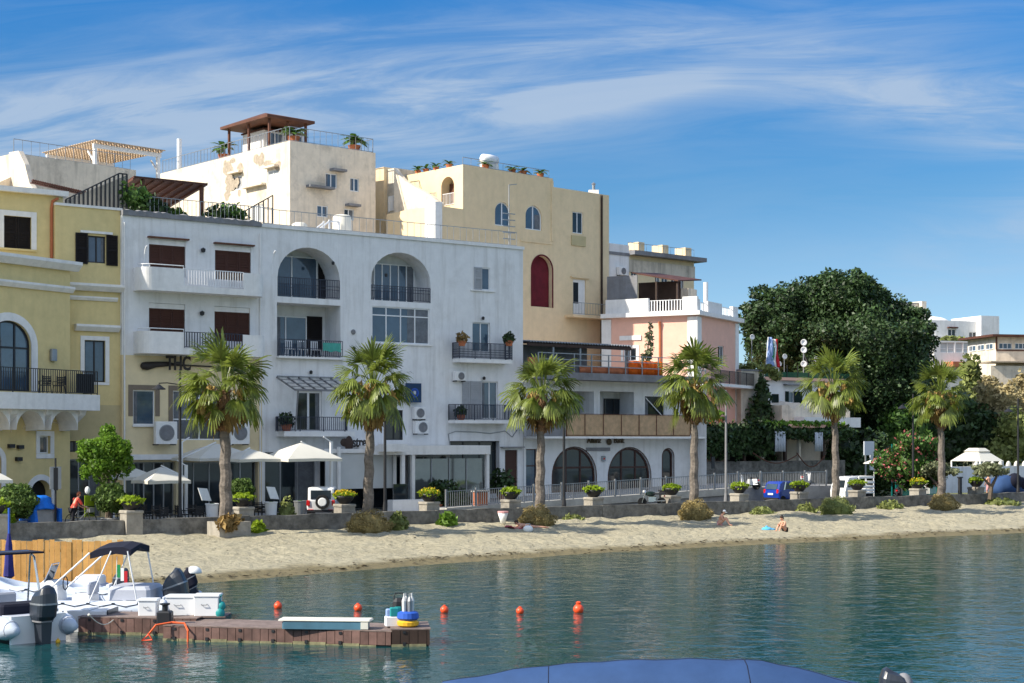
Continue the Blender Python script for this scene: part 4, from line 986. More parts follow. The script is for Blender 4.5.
# ================================================================== WEATHERED CREAM HOUSE
Cc = ((290-512)/F*115, 115.0)
D1 = Fr(Cc, 41, 1.2)
ch = D1.root('weathered_house', 'tall weathered cream house with peeling plaster and a roof pergola', 'building')
zt = D1.z(290, 140.5); xw = D1.x(375.5)
k1 = [D1.R(*r) for r in ((325.5,173.5,337,187.5),(350,178,359,191.5),(317,205.5,328,217),(344,209,354,220))]
f1 = MB(); wallmesh(f1, 0, xw, 0, zt, 0, [(*r,0,0.18) for r in k1])
DL = 19.0
ly = []   # openings in the left face given by pixels
f1.quad((xw,0,0),(xw,DL,0),(xw,DL,zt),(xw,0,zt)); f1.quad((0,0,zt),(xw,0,zt),(xw,DL,zt),(0,DL,zt)); f1.quad((0,DL,0),(0,DL,zt),(xw,DL,zt),(xw,DL,0))
f1.build('wall', 'cream_old', ch)
for r in k1[:3]: window(ch, r, 0.06, cols=2, gm='glass')
window(ch, k1[3], 0.06, cols=2, gm='glass_dark')
for px0, px1, py in ((306,331,186.5),(329.5,343,169.5),(345,357,204.5)):
    MB().box(D1.x(px0), D1.x(px1), -0.55, -0.003, D1.z((px0+px1)/2,py+2.4), D1.z((px0+px1)/2,py)).build('ledge', 'slab_grey', ch)
# sunlit left face as its own wall: local frame turned 90 degrees
DLf = Fr((Cc[0]-math.cos(math.radians(41-90))*0 - math.sin(math.radians(41))*DL, Cc[1]+math.cos(math.radians(41))*DL), 41-90, 1.2)
e2 = sub_empty(ch, DLf, 'sunlit_side')
rr = [(232,176.5,242,190), (267,170,279,184), (204,183,208,192), (224,205,236,220), (252,205,263,222)]
rr = [DLf.R(*r) for r in rr]
lm = MB(); wallmesh(lm, 0, DL, 0, zt, -0.003, [(*r,0,0.16) for r in rr]); lm.build('wall', 'cream_old', e2)
for r in rr: window(e2, r, 0.04, cols=2, gm='pale_blind' if r is not rr[0] else 'grey_shut')
for px0, px1, py in ((246,266,185),(232,243,171.5),(267,279,166)):
    MB().box(DLf.x(px0), DLf.x(px1), -0.4, -0.006, DLf.z((px0+px1)/2,py+2), DLf.z((px0+px1)/2,py)).build('ledge', 'cream_old', e2)
g = random.Random(5)
pm = MB()
for i in range(26):       # patches where the plaster has come away
    px = g.choice([g.uniform(225,240), g.uniform(252,282), g.uniform(226,234)]); py = g.uniform(156,166) if px > 250 else g.uniform(160,200)
    cx, cz = DLf.x(px), DLf.z(px, py); n = 9; w_, h_ = g.uniform(.25,.8), g.uniform(.2,.6)
    pm.quad(*[(cx+w_*math.cos(2*PI*k/n)*g.uniform(.6,1), -0.008-0.0004*i, cz+h_*math.sin(2*PI*k/n)*g.uniform(.6,1)) for k in range(n)])
pm.build('bare_plaster', 'bare', e2)
# low wall continuing left
MB().box(-9, -0.003, 0.4, 4, 6, DLf.z(160,182)).build('low_wing', 'cream_old', e2)
# roof edge rails, palms, pergola
railing(ch, [(0.1,DL-0.2,zt),(0.1,0.2,zt),(xw-0.1,0.2,zt),(xw-0.1,DL*0.4,zt)], 1.05, 'grey_metal', 0.5, r=0.012, name='roof_railing')
MB().tube([(D1.x(203)*0+0.6,DL-2,zt),(0.6,DL-2,zt+2.6)], 0.2, 10).build('chimney_pipe', 'white_metal', ch)
rp = D1.root('roof_pergola', 'brown timber pergola with pitched roof standing on the weathered cream house', 'pergola'); rp.location = D1.W(0.3, 0, zt)
xx0, xx1, yy0, yy1 = 0.5, 3.7, 4.0, 9.7; hp = 2.3
for x in (xx0, (xx0+xx1)/2, xx1):
    for y in (yy0, (yy0+yy1)/2, yy1):
        if x == (xx0+xx1)/2 and y == (yy0+yy1)/2: continue
        MB().box(x-0.08,x+0.08,y-0.08,y+0.08,-0.1,hp).build('post', 'wood_brown', rp)
mb = MB(); xm, ym = (xx0+xx1)/2, (yy0+yy1)/2; e = 0.5
mb.loft([[(xx0-e,yy0-e,hp),(xx1+e,yy0-e,hp),(xx1+e,yy1+e,hp),(xx0-e,yy1+e,hp)],[(xx0-e,yy0-e,hp+0.2),(xx1+e,yy0-e,hp+0.2),(xx1+e,yy1+e,hp+0.2),(xx0-e,yy1+e,hp+0.2)],[(xm-0.4,ym-0.4,hp+0.95),(xm+0.4,ym-0.4,hp+0.95),(xm+0.4,ym+0.4,hp+0.95),(xm-0.4,ym+0.4,hp+0.95)]])
mb.build('roof', 'wood_brown', rp)
rs = D1.root('roof_room', 'small glazed stair room beneath the brown roof pergola', 'shed'); rs.location = D1.W(1.7, 6.2, zt)
MB().box(0,3.6,0,3,0,1.9).build('wall', 'white_trim', rs); window(rs, (0.2,1.7,0.1,1.8), -0.08, cols=2, gm='glass'); window(rs, (1.9,3.4,0.1,1.8), -0.08, cols=2, gm='glass')
MB().box(-0.1,3.7,-0.15,3.1,1.903,2.02).build('roof', 'rust_roof', rs)
def small_palm(name, label, loc, h, r, seed, potc='terracotta', n=14):
    t = thing(name, label, 'plant', loc); g = random.Random(seed)
    MB().lathe([(0.3*r,0),(0.42*r,0.45*r),(0.38*r,0.45*r)], n=12).build('pot', potc, t)
    MB().tube([(0,0,0.4*r),(0.03,0,h)], [0.09*r,0.06*r], 6).build('trunk', 'palm_trunk', t)
    V = []
    for k in range(n):
        a = 2*PI*k/n+g.random()*0.4; el0 = g.uniform(0.1,1.2); d = Vector((math.cos(a),math.sin(a),0)); sd = Vector((-math.sin(a),math.cos(a),0))
        p = [Vector((0,0,h))+d*r*f*math.cos(el0*(1-f*0.8))+Vector((0,0,r*(math.sin(el0)*f-0.55*f*f))) for f in (0,0.35,0.7,1.0)]; wv = [0.05,0.22,0.2,0.02]
        for i in range(3):
            V += [p[i]-sd*wv[i]*r, p[i]+sd*wv[i]*r, p[i+1]+sd*wv[i+1]*r, p[i+1]-sd*wv[i+1]*r]
    npmesh('fronds', np.array([tuple(v) for v in V]), 4, 'leaf_mid', t)
    return t
for i, (px, py, x, y, lab) in enumerate(((238,0,0.9,10.6,'potted palm under the left edge of the brown roof pergola'),(299,0,0.9,0.9,'potted palm on the sunny corner of the weathered house roof'),(362,0,xw-1.3,0.9,'potted palm at the far corner of the weathered house roof'))):
    small_palm('potted_palm', lab, D1.W(x,y,zt), (1.0,0.75,0.9)[i], 1.15, i+5, n=18)

# ================================================================== OCHRE TOWER HOUSE
T0 = Fr(((523-512)/F*122, 122.0), 43, 1.2)
th = T0.root('tower_house', 'tall ochre house with two arched upper windows and a maroon niche', 'building')
xL, xU, xR2, xR = T0.x(440), T0.x(463), T0.x(553), T0.x(609)
zL = T0.z(440, 206); zU = T0.z(463, 164.5); zR = T0.z(580, 191)
av1 = T0.R(495,202,510.5,226); av2 = T0.R(525.5,205.5,542,230); sw = T0.R(572.5,212,583,233.5); ni = T0.R(532,256,552,307); dr = T0.R(573,279.5,586,315)
DU = 6.6
shell(th, 'wall', 'tower', xL, xU-0.003, 0, zL, 6.3)
shell(th, 'wall', 'tower', xU, xR2, 0, zU, DU, left=False, ops=[(*av1, (av1[1]-av1[0])*0.5, 0.25), (*av2, (av2[1]-av2[0])*0.5, 0.25), (*ni, (ni[1]-ni[0])*0.5, 0.4)])
shell(th, 'wall', 'tower', xR2+0.003, xR, 0, zR, DU, [(*sw,0,0.2), (*dr,0,0.2)])
for r in (av1, av2): window(th, r, 0.12, (r[1]-r[0])*0.5, cols=2, gm='glass', fw=0.09)
window(th, sw, 0.08, cols=2, gm='glass_dark')
MB().box(T0.x(571), T0.x(585), -0.1, -0.003, T0.z(578,246), T0.z(578,236)).build('plaster_panel', 'buff', th)
mb = MB(); a, b, c, d = ni; mb.prism([(a+0.01,c+0.01)]+arc(a+0.01,b-0.01,d-0.01,(b-a)*0.49)+[(b-0.01,c+0.01)], 0.35, 0.39); mb.build('niche_back', 'maroon', th)
arch_ring(th, ni, (b-a)*0.5, 0.12, -0.04, 'maroon')
MB().box(dr[0]+0.02, dr[1]-0.02, 0.1, 0.16, dr[2], dr[3]).build('door', 'white_trim', th)
MB().box(dr[0]+0.12, (dr[0]+dr[1])/2-0.06, 0.08, 0.1, dr[2]+0.9, dr[3]-0.25).build('door_glass', 'glass_dark', th)
MB().box(dr[0]-0.3, dr[1]+0.3, -0.16, -0.003, dr[3]+0.1, dr[3]+0.2).build('door_hood', 'tower', th)
zb2 = T0.z(585,316.5); q = MB().box(T0.x(564.5), T0.x(609), -1.0, -0.003, zb2-0.2, zb2).build('balcony', 'tower', th)
railing(q, [(T0.x(564.5),-0.95,zb2),(T0.x(609),-0.95,zb2)], 0.95, 'grey_metal', 0.3, r=0.008)
# raised plaster panel outline
for r in ((400,239,553,241),):
    MB().box(T0.x(520), T0.x(552), -0.06, -0.003, T0.z(536,243), T0.z(536,241)).build('plaster_moulding', 'tower', th)
MB().box(T0.x(551), T0.x(553), -0.06, -0.003, T0.z(552,241), zU-0.2).build('plaster_moulding', 'tower', th)
MB().tube([(T0.x(601),-0.09,zR-0.1),(T0.x(601),-0.09,0)], 0.09).build('drain_pipe', 'wood_dark', th)
# white pier and low stair wing turned to the sun
MB().box(T0.x(433), xL-0.003, -0.25, 0.9, 0, zL+0.25).build('pier', 'white_trim', th)
Ts = Fr((T0.W(xL,6.3)[0], T0.W(xL,6.3)[1]), 43-90, 1.2)      # plane of the sunlit left face
sd = sub_empty(th, Ts, 'sunlit_side')
Tu = Fr((T0.W(xU,DU)[0], T0.W(xU,DU)[1]), 43-90, 1.2)
su = sub_empty(th, Tu, 'upper_sunlit_side')
ad = Tu.R(441.5,177,454,205.5)
ul = MB(); wallmesh(ul, 0, DU, 0, zU, -0.004, [(*ad, (ad[1]-ad[0])*0.5, 0.9)]); ul.build('wall', 'pale_yellow', su)
arch_ring(su, ad, (ad[1]-ad[0])*0.5, 0.02, -0.01, 'terracotta')
MB().box(ad[0]+0.1, ad[1]-0.1, 0.7, 0.76, ad[2], ad[3]-0.4).build('door', 'wood_brown', su)
railing(su, [(ad[0],0.1,ad[2]),(ad[1],0.1,ad[2])], 0.9, 'white_metal', 0.15)
# curving stair parapet
g0 = [(394,168),(399,175),(405,181),(413,186),(422,191),(431,196),(440,203)]
pp = [(Tu.x(px,-2.0), Tu.z(px,py,-2.0)) for px, py in g0]; lowz = Tu.z(420,236,-2.0)
mb = MB(); mb.loft([[(p[0],-2.0,lowz),(p[0],-1.6,lowz),(p[0],-1.6,p[1]),(p[0],-2.0,p[1])] for p in pp]); mb.build('stair_parapet', 'cream_old', su)
g1 = [(387,214),(398,212),(410,209),(420,208),(431,206.5)]
pp = [(Ts.x(px,-0.6), Ts.z(px,py,-0.6)) for px, py in g1]
mb = MB(); mb.loft([[(p[0],-0.6,0),(p[0],-0.01,0),(p[0],-0.01,p[1]),(p[0],-0.6,p[1])] for p in pp]); mb.build('wall', 'tower', sd)
MB().box(Ts.x(371,0.9), Ts.x(384,0.9), 0.9, 5, 0, Ts.z(378,168,0.9)).build('stair_wing', 'tower', sd)
MB().box(Ts.x(383,1.2), Ts.x(395,1.2), 1.2, 5, 0, Ts.z(389,169,1.2)).build('stone_wall', 'grey_old', sd)
railing(sd, [(Ts.x(389,0.3),0.3,Ts.z(400,210,0.3)),(Ts.x(411,0.3),0.3,Ts.z(400,210,0.3))], 1.15, 'white_metal', 0.16, r=0.025)
railing(su, [(Tu.x(428,-1.0),-1.0,Tu.z(430,205,-1.0)),(Tu.x(436,-1.0),-1.0,Tu.z(435,205,-1.0))], 0.9, 'grey_metal', 0.15)
# roof pots, water tank, antenna, rails
railing(th, [(xU+0.2,0.25,zU),(xR2-0.2,0.25,zU)], 0.6, 'grey_metal', 0.8, r=0.01, name='roof_railing')
for i, px in enumerate((418, 426, 436, 449)):
    x = Tu.x(px, 0.3); small_palm('potted_plant', ['terracotta potted plant at the far left on the sunlit ochre parapet','second terracotta pot from the left on the sunlit ochre parapet','third terracotta pot from the left on the sunlit ochre parapet','terracotta pot nearest the corner on the sunlit ochre parapet'][i], Tu.W(x,0.3,zU), 0.35, 0.6, i+30, n=9)
for i, px in enumerate((489, 516, 527, 544)):
    x = T0.x(px); small_palm('potted_plant', ['pot plant beside the white roof tank on the tower','pot plant right of the white roof tank, first of two close together','pot plant right of the white roof tank, second of two close together','pot plant at the right end of the tower roof'][i], T0.W(x,0.4,zU), 0.35, 0.7, i+40, n=10)
t = thing('water_tank', 'rounded white water tank on the ochre tower roof', 'tank', T0.W(T0.x(496.5),0.8,zU), T0.a)
MB().box(-0.6,0.6,-0.4,0.4,0,0.5).build('stand', 'white_trim', t); MB().lathe([(0.1,-0.75),(0.36,-0.68),(0.4,0),(0.36,0.68),(0.1,0.75)], (0,0,0.85), 14, 'x').build('barrel', 'white_metal', t, True)
t = thing('antenna_mast', 'thin mast with horizontal aerial rods standing on the white roof before the tower', 'antenna', W.W(W.x(509,1.2),1.2,ROOF))
zt_ = W.z(509,185,1.2)-ROOF
MB().tube([(0,0,0),(0,0,zt_)],0.035,6).build('mast','grey_metal',t)
mb = MB(); mb.bar((0,0,zt_),(0.5,0.3,zt_+0.1),0.08,0.05)
for k in range(6): z = 0.4+k*0.42; mb.bar((-0.4,-0.28,z),(0.4,0.28,z),0.06)
mb.build('aerial_rods','grey_metal',t)
t = thing('chimney_cowl', 'small white twin chimney cowl at the right end of the ochre roof', 'chimney', T0.W(T0.x(599),0.6,zR))
MB().box(-0.4,0.4,-0.3,0.3,0,0.35).build('base','white_trim',t); MB().lathe([(0.12,0.35),(0.12,0.8),(0.2,0.85),(0.02,1.0)],n=10).build('cowl','grey_metal',t)

# white roof clutter on the apartment house
t = thing('water_tank', 'pale upright water tank on the white roof before the weathered house', 'tank', W.W(W.x(342,3),3.0,ROOF))
MB().lathe([(0.6,0),(0.62,0.1),(0.58,1.5),(0.5,1.62),(0.05,1.7)],n=16).build('barrel','canvas',t,True); MB().lathe([(0.64,0.45),(0.64,0.55)],n=16).build('hoop','white_trim',t)
t = thing('water_tank', 'low round tank on the white roof left of the tall tank', 'tank', W.W(W.x(299.5,3),3.0,ROOF))
MB().lathe([(0.5,0),(0.52,0.1),(0.48,0.8),(0.3,0.92),(0.05,0.95)],n=16).build('barrel','canvas',t,True); MB().lathe([(0.54,0.35),(0.54,0.42)],n=16).build('hoop','white_trim',t)
t = thing('roof_stair', 'white slanted stair rail on the flat white roof', 'stairs', W.W(W.x(318,2.5),2.5,ROOF), W.a)
mb = MB()
for y in (0,0.7):
    mb.bar((-0.5,y,0.1),(0.8,y,1.1),0.08); mb.bar((0.8,y,0),(0.8,y,1.2),0.08); mb.bar((0.1,y,0),(0.1,y,0.6),0.08)
mb.bar((0.8,0,1.1),(1.5,0,1.1),0.08); mb.bar((1.5,0,0),(1.5,0,1.1),0.08)
mb.build('hand_rail','white_metal',t)
# brown awning terrace on the left half of the white roof
ta = W.root('terrace_awning', 'dark brown pitched awning on posts over the roof garden of the white house', 'awning'); ta.location = W.W(0,0,ROOF)
ax0, ax1, ay0, ay1 = W.x(134,2.0), W.x(203,2.0), 2.0, 7.5
zf = W.z(200,184.5,2.0)-ROOF
mb = MB(); mb.loft([[(ax0,ay0,zf),(ax1+0.3,ay0,zf),(ax1+0.3,ay0,zf+0.12),(ax0,ay0,zf+0.12)],[(ax0,ay1,zf-0.7),(ax1+0.3,ay1,zf-0.7),(ax1+0.3,ay1,zf-0.58),(ax0,ay1,zf-0.58)]]); mb.build('roof','rust_roof',ta)
for x, y in ((ax0+0.6,ay0+0.2),(ax1,ay0+0.2),(ax0+0.6,ay1-0.3),(ax1,ay1-0.3)): MB().box(x-0.1,x+0.1,y-0.1,y+0.1,0,zf-(0.05 if y < 4 else 0.75)).build('post','wood_brown',ta)
mb = MB()
for k in range(8): x = ax0+(ax1-ax0)*k/7; mb.bar((x,ay0+0.05,zf-0.06),(x,ay1,zf-0.76),0.08,0.1)
mb.build('rafters','wood_brown',ta)
gr = W.root('garden_railing', 'thin pale railing along the roof garden edge of the white house', 'railing'); gr.location = W.W(0,0,ROOF)
railing(gr, [(W.x(150,0.8),0.8,0.3),(W.x(272,0.8),0.8,0.3)], 1.0, 'grey_metal', 0.25, r=0.012)
gs = W.root('glass_fence', 'slanted barred fence on the roof garden before the weathered house', 'fence'); gs.location = W.W(0,0,ROOF)
mb = MB(); p = (W.x(240,1.5), W.x(273,1.5))
for k in range(8): x = p[0]+(p[1]-p[0])*k/7; mb.box(x-0.03,x+0.03,1.5,1.55,0,0.9+1.3*k/7)
mb.bar((p[0],1.52,0.9),(p[1],1.52,2.2),0.06); mb.build('bars','iron',gs)
for i, (px, r, zc, lab, mm) in enumerate(((133,1.0,1.3,'leafy bush beneath the left of the brown roof awning','leaf_mid'),(147,1.1,0.7,'dark low bush behind the roof railing under the awning','leaf_dark'),(176,0.5,0.5,'small pale bush on the roof edge beyond the awning post','leaf_mid'),(217,0.8,0.65,'left clipped bush on the roof garden by the slanted fence','leaf_dark'),(230,0.9,0.75,'right clipped bush on the roof garden by the slanted fence','leaf_mid'))):
    t = thing('roof_bush', lab, 'bush', W.W(W.x(px,1.6),1.6,ROOF), 0, 'bushes of the roof garden')
    leaves('foliage', mm, t, [(0,0,zc,r,r*0.8,r*0.75),(r*0.5,0.2,zc*0.8,r*0.7,r*0.6,r*0.6)], 500, 0.2, seed=i+90, core=0.6)
    MB().tube([(0,0,0),(0,0,zc)],0.05).build('stem','bark',t)

# ================================================================== house with cornice behind the pink one
Hf = Fr(((612-512)/F*150, 150.0), 42, 1.2)
hb = Hf.root('cornice_house', 'yellow grey house with projecting roof cornice behind the ochre tower', 'building')
xa, xb = Hf.x(628), Hf.x(694); zt = Hf.z(660,258.5)
wr = [Hf.R(*r) for r in ((631,271,637,277),(655,276.5,660,285),(661.5,277.5,668,288),(671,279,677.5,289),(679.5,280,684,293))]
shell(hb, 'wall', 'pale_yellow', xa, xb, 0, zt, 9, [(*r,0,0.2) for r in wr])
for r in wr: window(hb, r, 0.08, cols=2, gm='glass_dark')
MB().box(xa, xb+0.9, -0.9, 9.5, zt+0.002, zt+0.4).build('cornice', 'slab_grey', hb)
MB().box(xa, xb+0.02, -0.12, -0.003, Hf.z(660,275), Hf.z(660,263)).build('frieze', 'grey_old', hb)
for px in (643,667,690): MB().box(Hf.x(px-3), Hf.x(px+3), 0.2, 1.6, zt+0.403, zt+1.4).build('roof_block', 'tower', hb)
railing(hb, [(xa,0,zt+0.4),(xb,0,zt+0.4)], 0.8, 'grey_metal', 0.8, r=0.01, name='roof_railing')
hw = Hf.root('stair_tower', 'small white stair tower between the ochre tower and the cornice house', 'building')
MB().box(Hf.x(606,-4), Hf.x(629,-4), -4, 3, 0, Hf.z(617,244,-4)).build('wall', 'white_wall', hw)
MB().box(Hf.x(606,-4)-0.05, Hf.x(629,-4)+0.05, -4.06, 3.1, Hf.z(617,255,-4), Hf.z(617,252,-4)).build('cornice', 'slab_grey', hw)
ac_unit(Fr(Hf.W(0,-4)[:2], 42, 1.2), 619.5, 267, 627, 275, 'dark air conditioner on the small white stair tower', -0.4)

# ================================================================== PINK HOUSE
Pc = ((697-512)/F*121, 121.0)
Pr = Fr(Pc, 62, 1.2)                   # shaded right face runs away to the right
pk = Pr.root('pink_house', 'salmon pink house with white corners and a white roof terrace balustrade', 'building')
DP = 7.6; xr = Pr.x(738); zc = Pr.z(697,315); zr_ = Pr.z(697,300)
w_r = Pr.R(718,346,724,366)
f = MB(); wallmesh(f, 0, xr, 0, zc, 0, [(*w_r,0,0.2)])
f.quad((xr,0,0),(xr,DP,0),(xr,DP,zc),(xr,0,zc)); f.quad((0,0,zc),(xr,0,zc),(xr,DP,zc),(0,DP,zc)); f.quad((0,DP,0),(0,DP,zc),(xr,DP,zc),(xr,DP,0))
f.build('wall', 'pink', pk)
window(pk, w_r, 0.08, cols=2, gm='glass_dark')
Pl = Fr((Pr.W(0,DP)[0], Pr.W(0,DP)[1]), 62-90, 1.2)      # sunlit left face, x from far end to corner
pl = sub_empty(pk, Pl, 'sunlit_side')
w_l = Pl.R(623.5,348,636.5,361)
f = MB(); wallmesh(f, 0, DP, 0, zc, -0.003, [(*w_l,0,0.2)]); f.build('wall', 'pink', pl)
window(pl, w_l, 0.06, cols=2, gm='glass_dark'); surround(pl, w_l, 0.2, 'white_trim', -0.05, True)
MB().box(w_l[0]-0.3, w_l[1]+0.4, -0.1, -0.006, w_l[3]+0.6, w_l[3]+0.95).build('window_hood', 'white_trim', pl)
MB().box(DP-0.75, DP+0.06, -0.09, -0.006, 0, zc-0.1).build('corner_pilaster', 'white_trim', pl); MB().box(-0.3, 0.5, -0.09, -0.006, 0, zc-0.1).build('corner_pilaster', 'white_trim', pl)
MB().box(0.003, 0.8, -0.06, -0.003, 0, zc-0.1).build('corner_pilaster', 'white_trim', pk); MB().box(xr-0.7, xr+0.05, -0.06, -0.003, 0, zc-0.1).build('corner_pilaster', 'white_trim', pk)
mb = MB(); mb.box(-0.5, xr+0.4, -0.4, DP+0.2, zc+0.002, zc+0.32); mb.build('cornice', 'white_trim', pk)
zq = zc+0.322
# parapet walls and balusters
zp = zr_
for a, b in ((0.0, Pl.x(648)), (Pl.x(682.5), DP)): MB().box(a, b, 0.0, 0.3, zq, zp+0.3).build('parapet', 'white_trim', pl)
railing(pl, [(Pl.x(648),0.15,zq),(Pl.x(682.5),0.15,zq)], zp-zq+0.1, 'white_metal', 0.22, r=0.035)
for a, b in ((0.31, 0.6), (Pr.x(708), Pr.x(722)), (Pr.x(733), xr)): MB().box(a, b, 0.0, 0.3, zq, zp+0.1).build('parapet', 'white_trim', pk)
railing(pk, [(0.6,0.15,zq),(Pr.x(708),0.15,zq)], zp-zq-0.1, 'white_metal', 0.3, r=0.03); railing(pk, [(Pr.x(722),0.15,zq),(Pr.x(733),0.15,zq)], zp-zq-0.1, 'white_metal', 0.3, r=0.03)
MB().box(Pl.x(615), Pl.x(616), -0.02, -0.006, 0, 0.01) if False else None
MB().tube([(Pl.x(660.5),-0.08,0),(Pl.x(660.5),-0.08,zc-1.0),(Pl.x(660.5),-0.2,zc-0.4)], 0.1).build('drain_pipe', 'terracotta', pl)
MB().box(-0.1, Pr.x(745), -1.3, -0.003, Pr.z(722,385)-0.22, Pr.z(722,385)).build('balcony', 'white_trim', pk)
railing(pk, [(-0.1,-1.2,Pr.z(722,385)),(Pr.x(744),-1.2,Pr.z(722,385))], 1.0, 'iron', 0.16)
MB().box(Pr.x(735), Pr.x(743), 4, 7, zq, zq+2.6).build('roof_room', 'cream_old', pk)
MB().tube([(xr+0.6,3,zc),(xr+0.6,3,Pr.z(742,281))],0.2,10).build('chimney_pipe','white_metal',pk)
# dark awning and screens on the pink roof terrace
pa = Pl.root('terrace_awning', 'rusty brown awning with grey side screen on the pink house terrace', 'awning'); pa.location = Pl.W(0,0,zq)
MB().box(Pl.x(607,1.5), Pl.x(637,1.5), 1.5, 1.6, 0.0, Pl.z(620,276,1.5)-zq).build('side_screen','slab_grey',pa)
za = Pl.z(660,281,2.0)-zq
mb = MB(); mb.loft([[(Pl.x(632,2),2.0,za+0.7),(Pl.x(678,2),2.0,za-0.1),(Pl.x(678,2),2.0,za),(Pl.x(632,2),2.0,za+0.8)],[(Pl.x(632,2),7,za+1.1),(Pl.x(678,2),7,za+0.4),(Pl.x(678,2),7,za+0.5),(Pl.x(632,2),7,za+1.2)]]); mb.build('roof','rust_roof',pa)
MB().box(Pl.x(636,4), Pl.x(678,4), 4.5,4.6,0,za+0.2).build('back_screen','wood_dark',pa)
for px in (634,656,677): MB().box(Pl.x(px,2.2)-0.07,Pl.x(px,2.2)+0.07,2.2,2.35,0,za).build('post','wood_dark',pa)
# ================================================================== BANK HOUSE
Bk = Fr(Q(523.5,85.3), 38.5, 1.2)
bk = Bk.root('bank_house', 'long white two storey bank house with round arches, bamboo balcony and orange roof terrace', 'building')
xe = Bk.x(692.5); zt = Bk.z(600,381.5)
ar1 = Bk.R(552.5,447.5,596,492); ar2 = Bk.R(608.5,448,650.5,489); ar3 = Bk.R(662.5,449,673.5,489); dw = Bk.R(526,449,537,486)
yb = 416
def fz(px, py): return Bk.z(px, py)
u = [Bk.R(556,391,594,417), Bk.R(600,391.5,634,417), Bk.R(645,396.5,664,417), Bk.R(529,395,548,417)]
gz = 0.75
zfl = Bk.z(600,436.5)
ops_ = [(ar1[0],ar1[1],gz,ar1[3],(ar1[1]-ar1[0])*0.5,0.3),(ar2[0],ar2[1],gz,ar2[3],(ar2[1]-ar2[0])*0.5,0.3),(ar3[0],ar3[1],gz,ar3[3],(ar3[1]-ar3[0])*0.5,0.3),(dw[0],dw[1],gz,dw[3],0,0.3)]
for r in u: ops_.append((r[0], r[1], zfl+0.05, r[3], 0, 1.6 if r in u[:2] else 0.3))
shell(bk, 'wall', 'white_wall', 0.003, xe, 0, zt, 10, ops_)
for o in ops_[:3]:
    window(bk, o[:4], o[5]-0.15, o[4], cols=3 if o[1]-o[0] > 2 else 1, rows=(0.55,) if o[1]-o[0] > 2 else (), fm='door_brown', gm='glass_dark', fw=0.13, name='arched_shop_front' if o[1]-o[0] > 2 else 'arched_window')
    arch_ring(bk, o[:4], o[4], 0.07, -0.02, 'door_brown')
window(bk, (dw[0],dw[1],gz,dw[3]), 0.12, cols=1, rows=(0.62,), fm='door_brown', gm='glass', name='door')
for r, c in ((u[0],(574,591)),(u[1],(604,622.5))): window(bk, (Bk.x(c[0],1.5), Bk.x(c[1],1.5), zfl+0.06, r[3]-0.45), 1.45, cols=2, fm='iron', gm='glass_dark', name='glazed_door')
window(bk, (u[2][0],u[2][1],zfl+0.06,u[2][3]), 0.1, cols=1, fm='iron', gm='glass_dark'); window(bk, (u[3][0],u[3][1],zfl+0.06,u[3][3]), 0.1, cols=2, fm='iron', gm='glass_dark')
MB().bar((u[2][0]+0.1,0.05,u[2][3]-0.1),(u[2][1]-0.1,0.05,u[2][3]-1.4),0.06).build('window_bar','white_metal',bk)
# recessed balcony floor with bamboo screens
bb = MB().box(0.05, xe, -1.3, -0.004, zfl-0.14, zfl).build('balcony', 'white_trim', bk)
MB().box(Bk.x(567,-1.25), Bk.x(690,-1.25), -1.25, -1.19, zfl+0.002, Bk.z(620,415,-1.25)).build('bamboo_screen', 'bamboo', bb)
MB().box(Bk.x(527,-1.25), Bk.x(564,-1.25), -1.25, -1.19, zfl+0.002, Bk.z(545,419,-1.25)).build('grey_screen', 'slab_grey', bb)
railing(bb, [(Bk.x(566,-1.25),-1.28,zfl),(Bk.x(690,-1.25),-1.28,zfl)], Bk.z(620,414.5,-1.25)-zfl, 'wood_brown', 1.6, r=0.02)
# right wing wall stands proud
MB().box(xe+0.003, Bk.x(706,-1.4), -1.4, 9, 0, zt-0.3).build('end_wall', 'white_wall', bk)
MB().box(xe+0.5, xe+0.8, -1.46, -1.403, Bk.z(690,469,-1.4), Bk.z(690,457,-1.4)).build('plaque', 'iron', bk)
MB().box(0.003, Bk.x(596), -0.05, -0.003, 0, Bk.z(560,487)) if False else None
MB().box(-0.05, xe+0.1, -1.5, 0.3, zt+0.002, Bk.z(600,374.5)).build('parapet', 'slab_grey', bk)
t = Bk.root('shop_sign', 'bronze letters with a ringed emblem above the two bank arches', 'sign'); t.location = Bk.W(0,0,0)
lz = Bk.z(600,444.6); lh = Bk.z(600,439.2)-lz
text_mesh('lettering', 'Allianz', lh*1.5, 'letter_gold', t, (Bk.x(586.5), -0.08, lz), ext=0.03, xs=0.84, bold=0.01)
text_mesh('lettering', 'Bank', lh*1.5, 'letter_gold', t, (Bk.x(613), -0.08, lz), ext=0.03, xs=0.88, bold=0.01)
cx = Bk.x(608.5); mb = MB().lathe([(lh*0.62,0),(lh*0.62,-0.05),(lh*0.5,-0.05),(lh*0.5,0)], (cx,-0.05,lz+lh*0.5), 20, 'y')
for dx in (-0.12,0,0.12): mb.box(cx+dx*lh*2-0.03*1.2, cx+dx*lh*2+0.03*1.2, -0.11, -0.06, lz+lh*0.2, lz+lh*0.85)
mb.build('emblem','letter_gold',t)
t = Bk.root('sign_strip', 'narrow grey sign strip beneath the bronze bank letters', 'sign'); t.location = Bk.W(0,0,0)
MB().box(Bk.x(586),Bk.x(609.5),-0.08,-0.003,Bk.z(598,451),Bk.z(598,447.6)).build('board','slab_grey',t)
t = Bk.root('alarm_box', 'small grey alarm box between the two big bank arches', 'box'); t.location = Bk.W(Bk.x(603), 0, Bk.z(603,461))
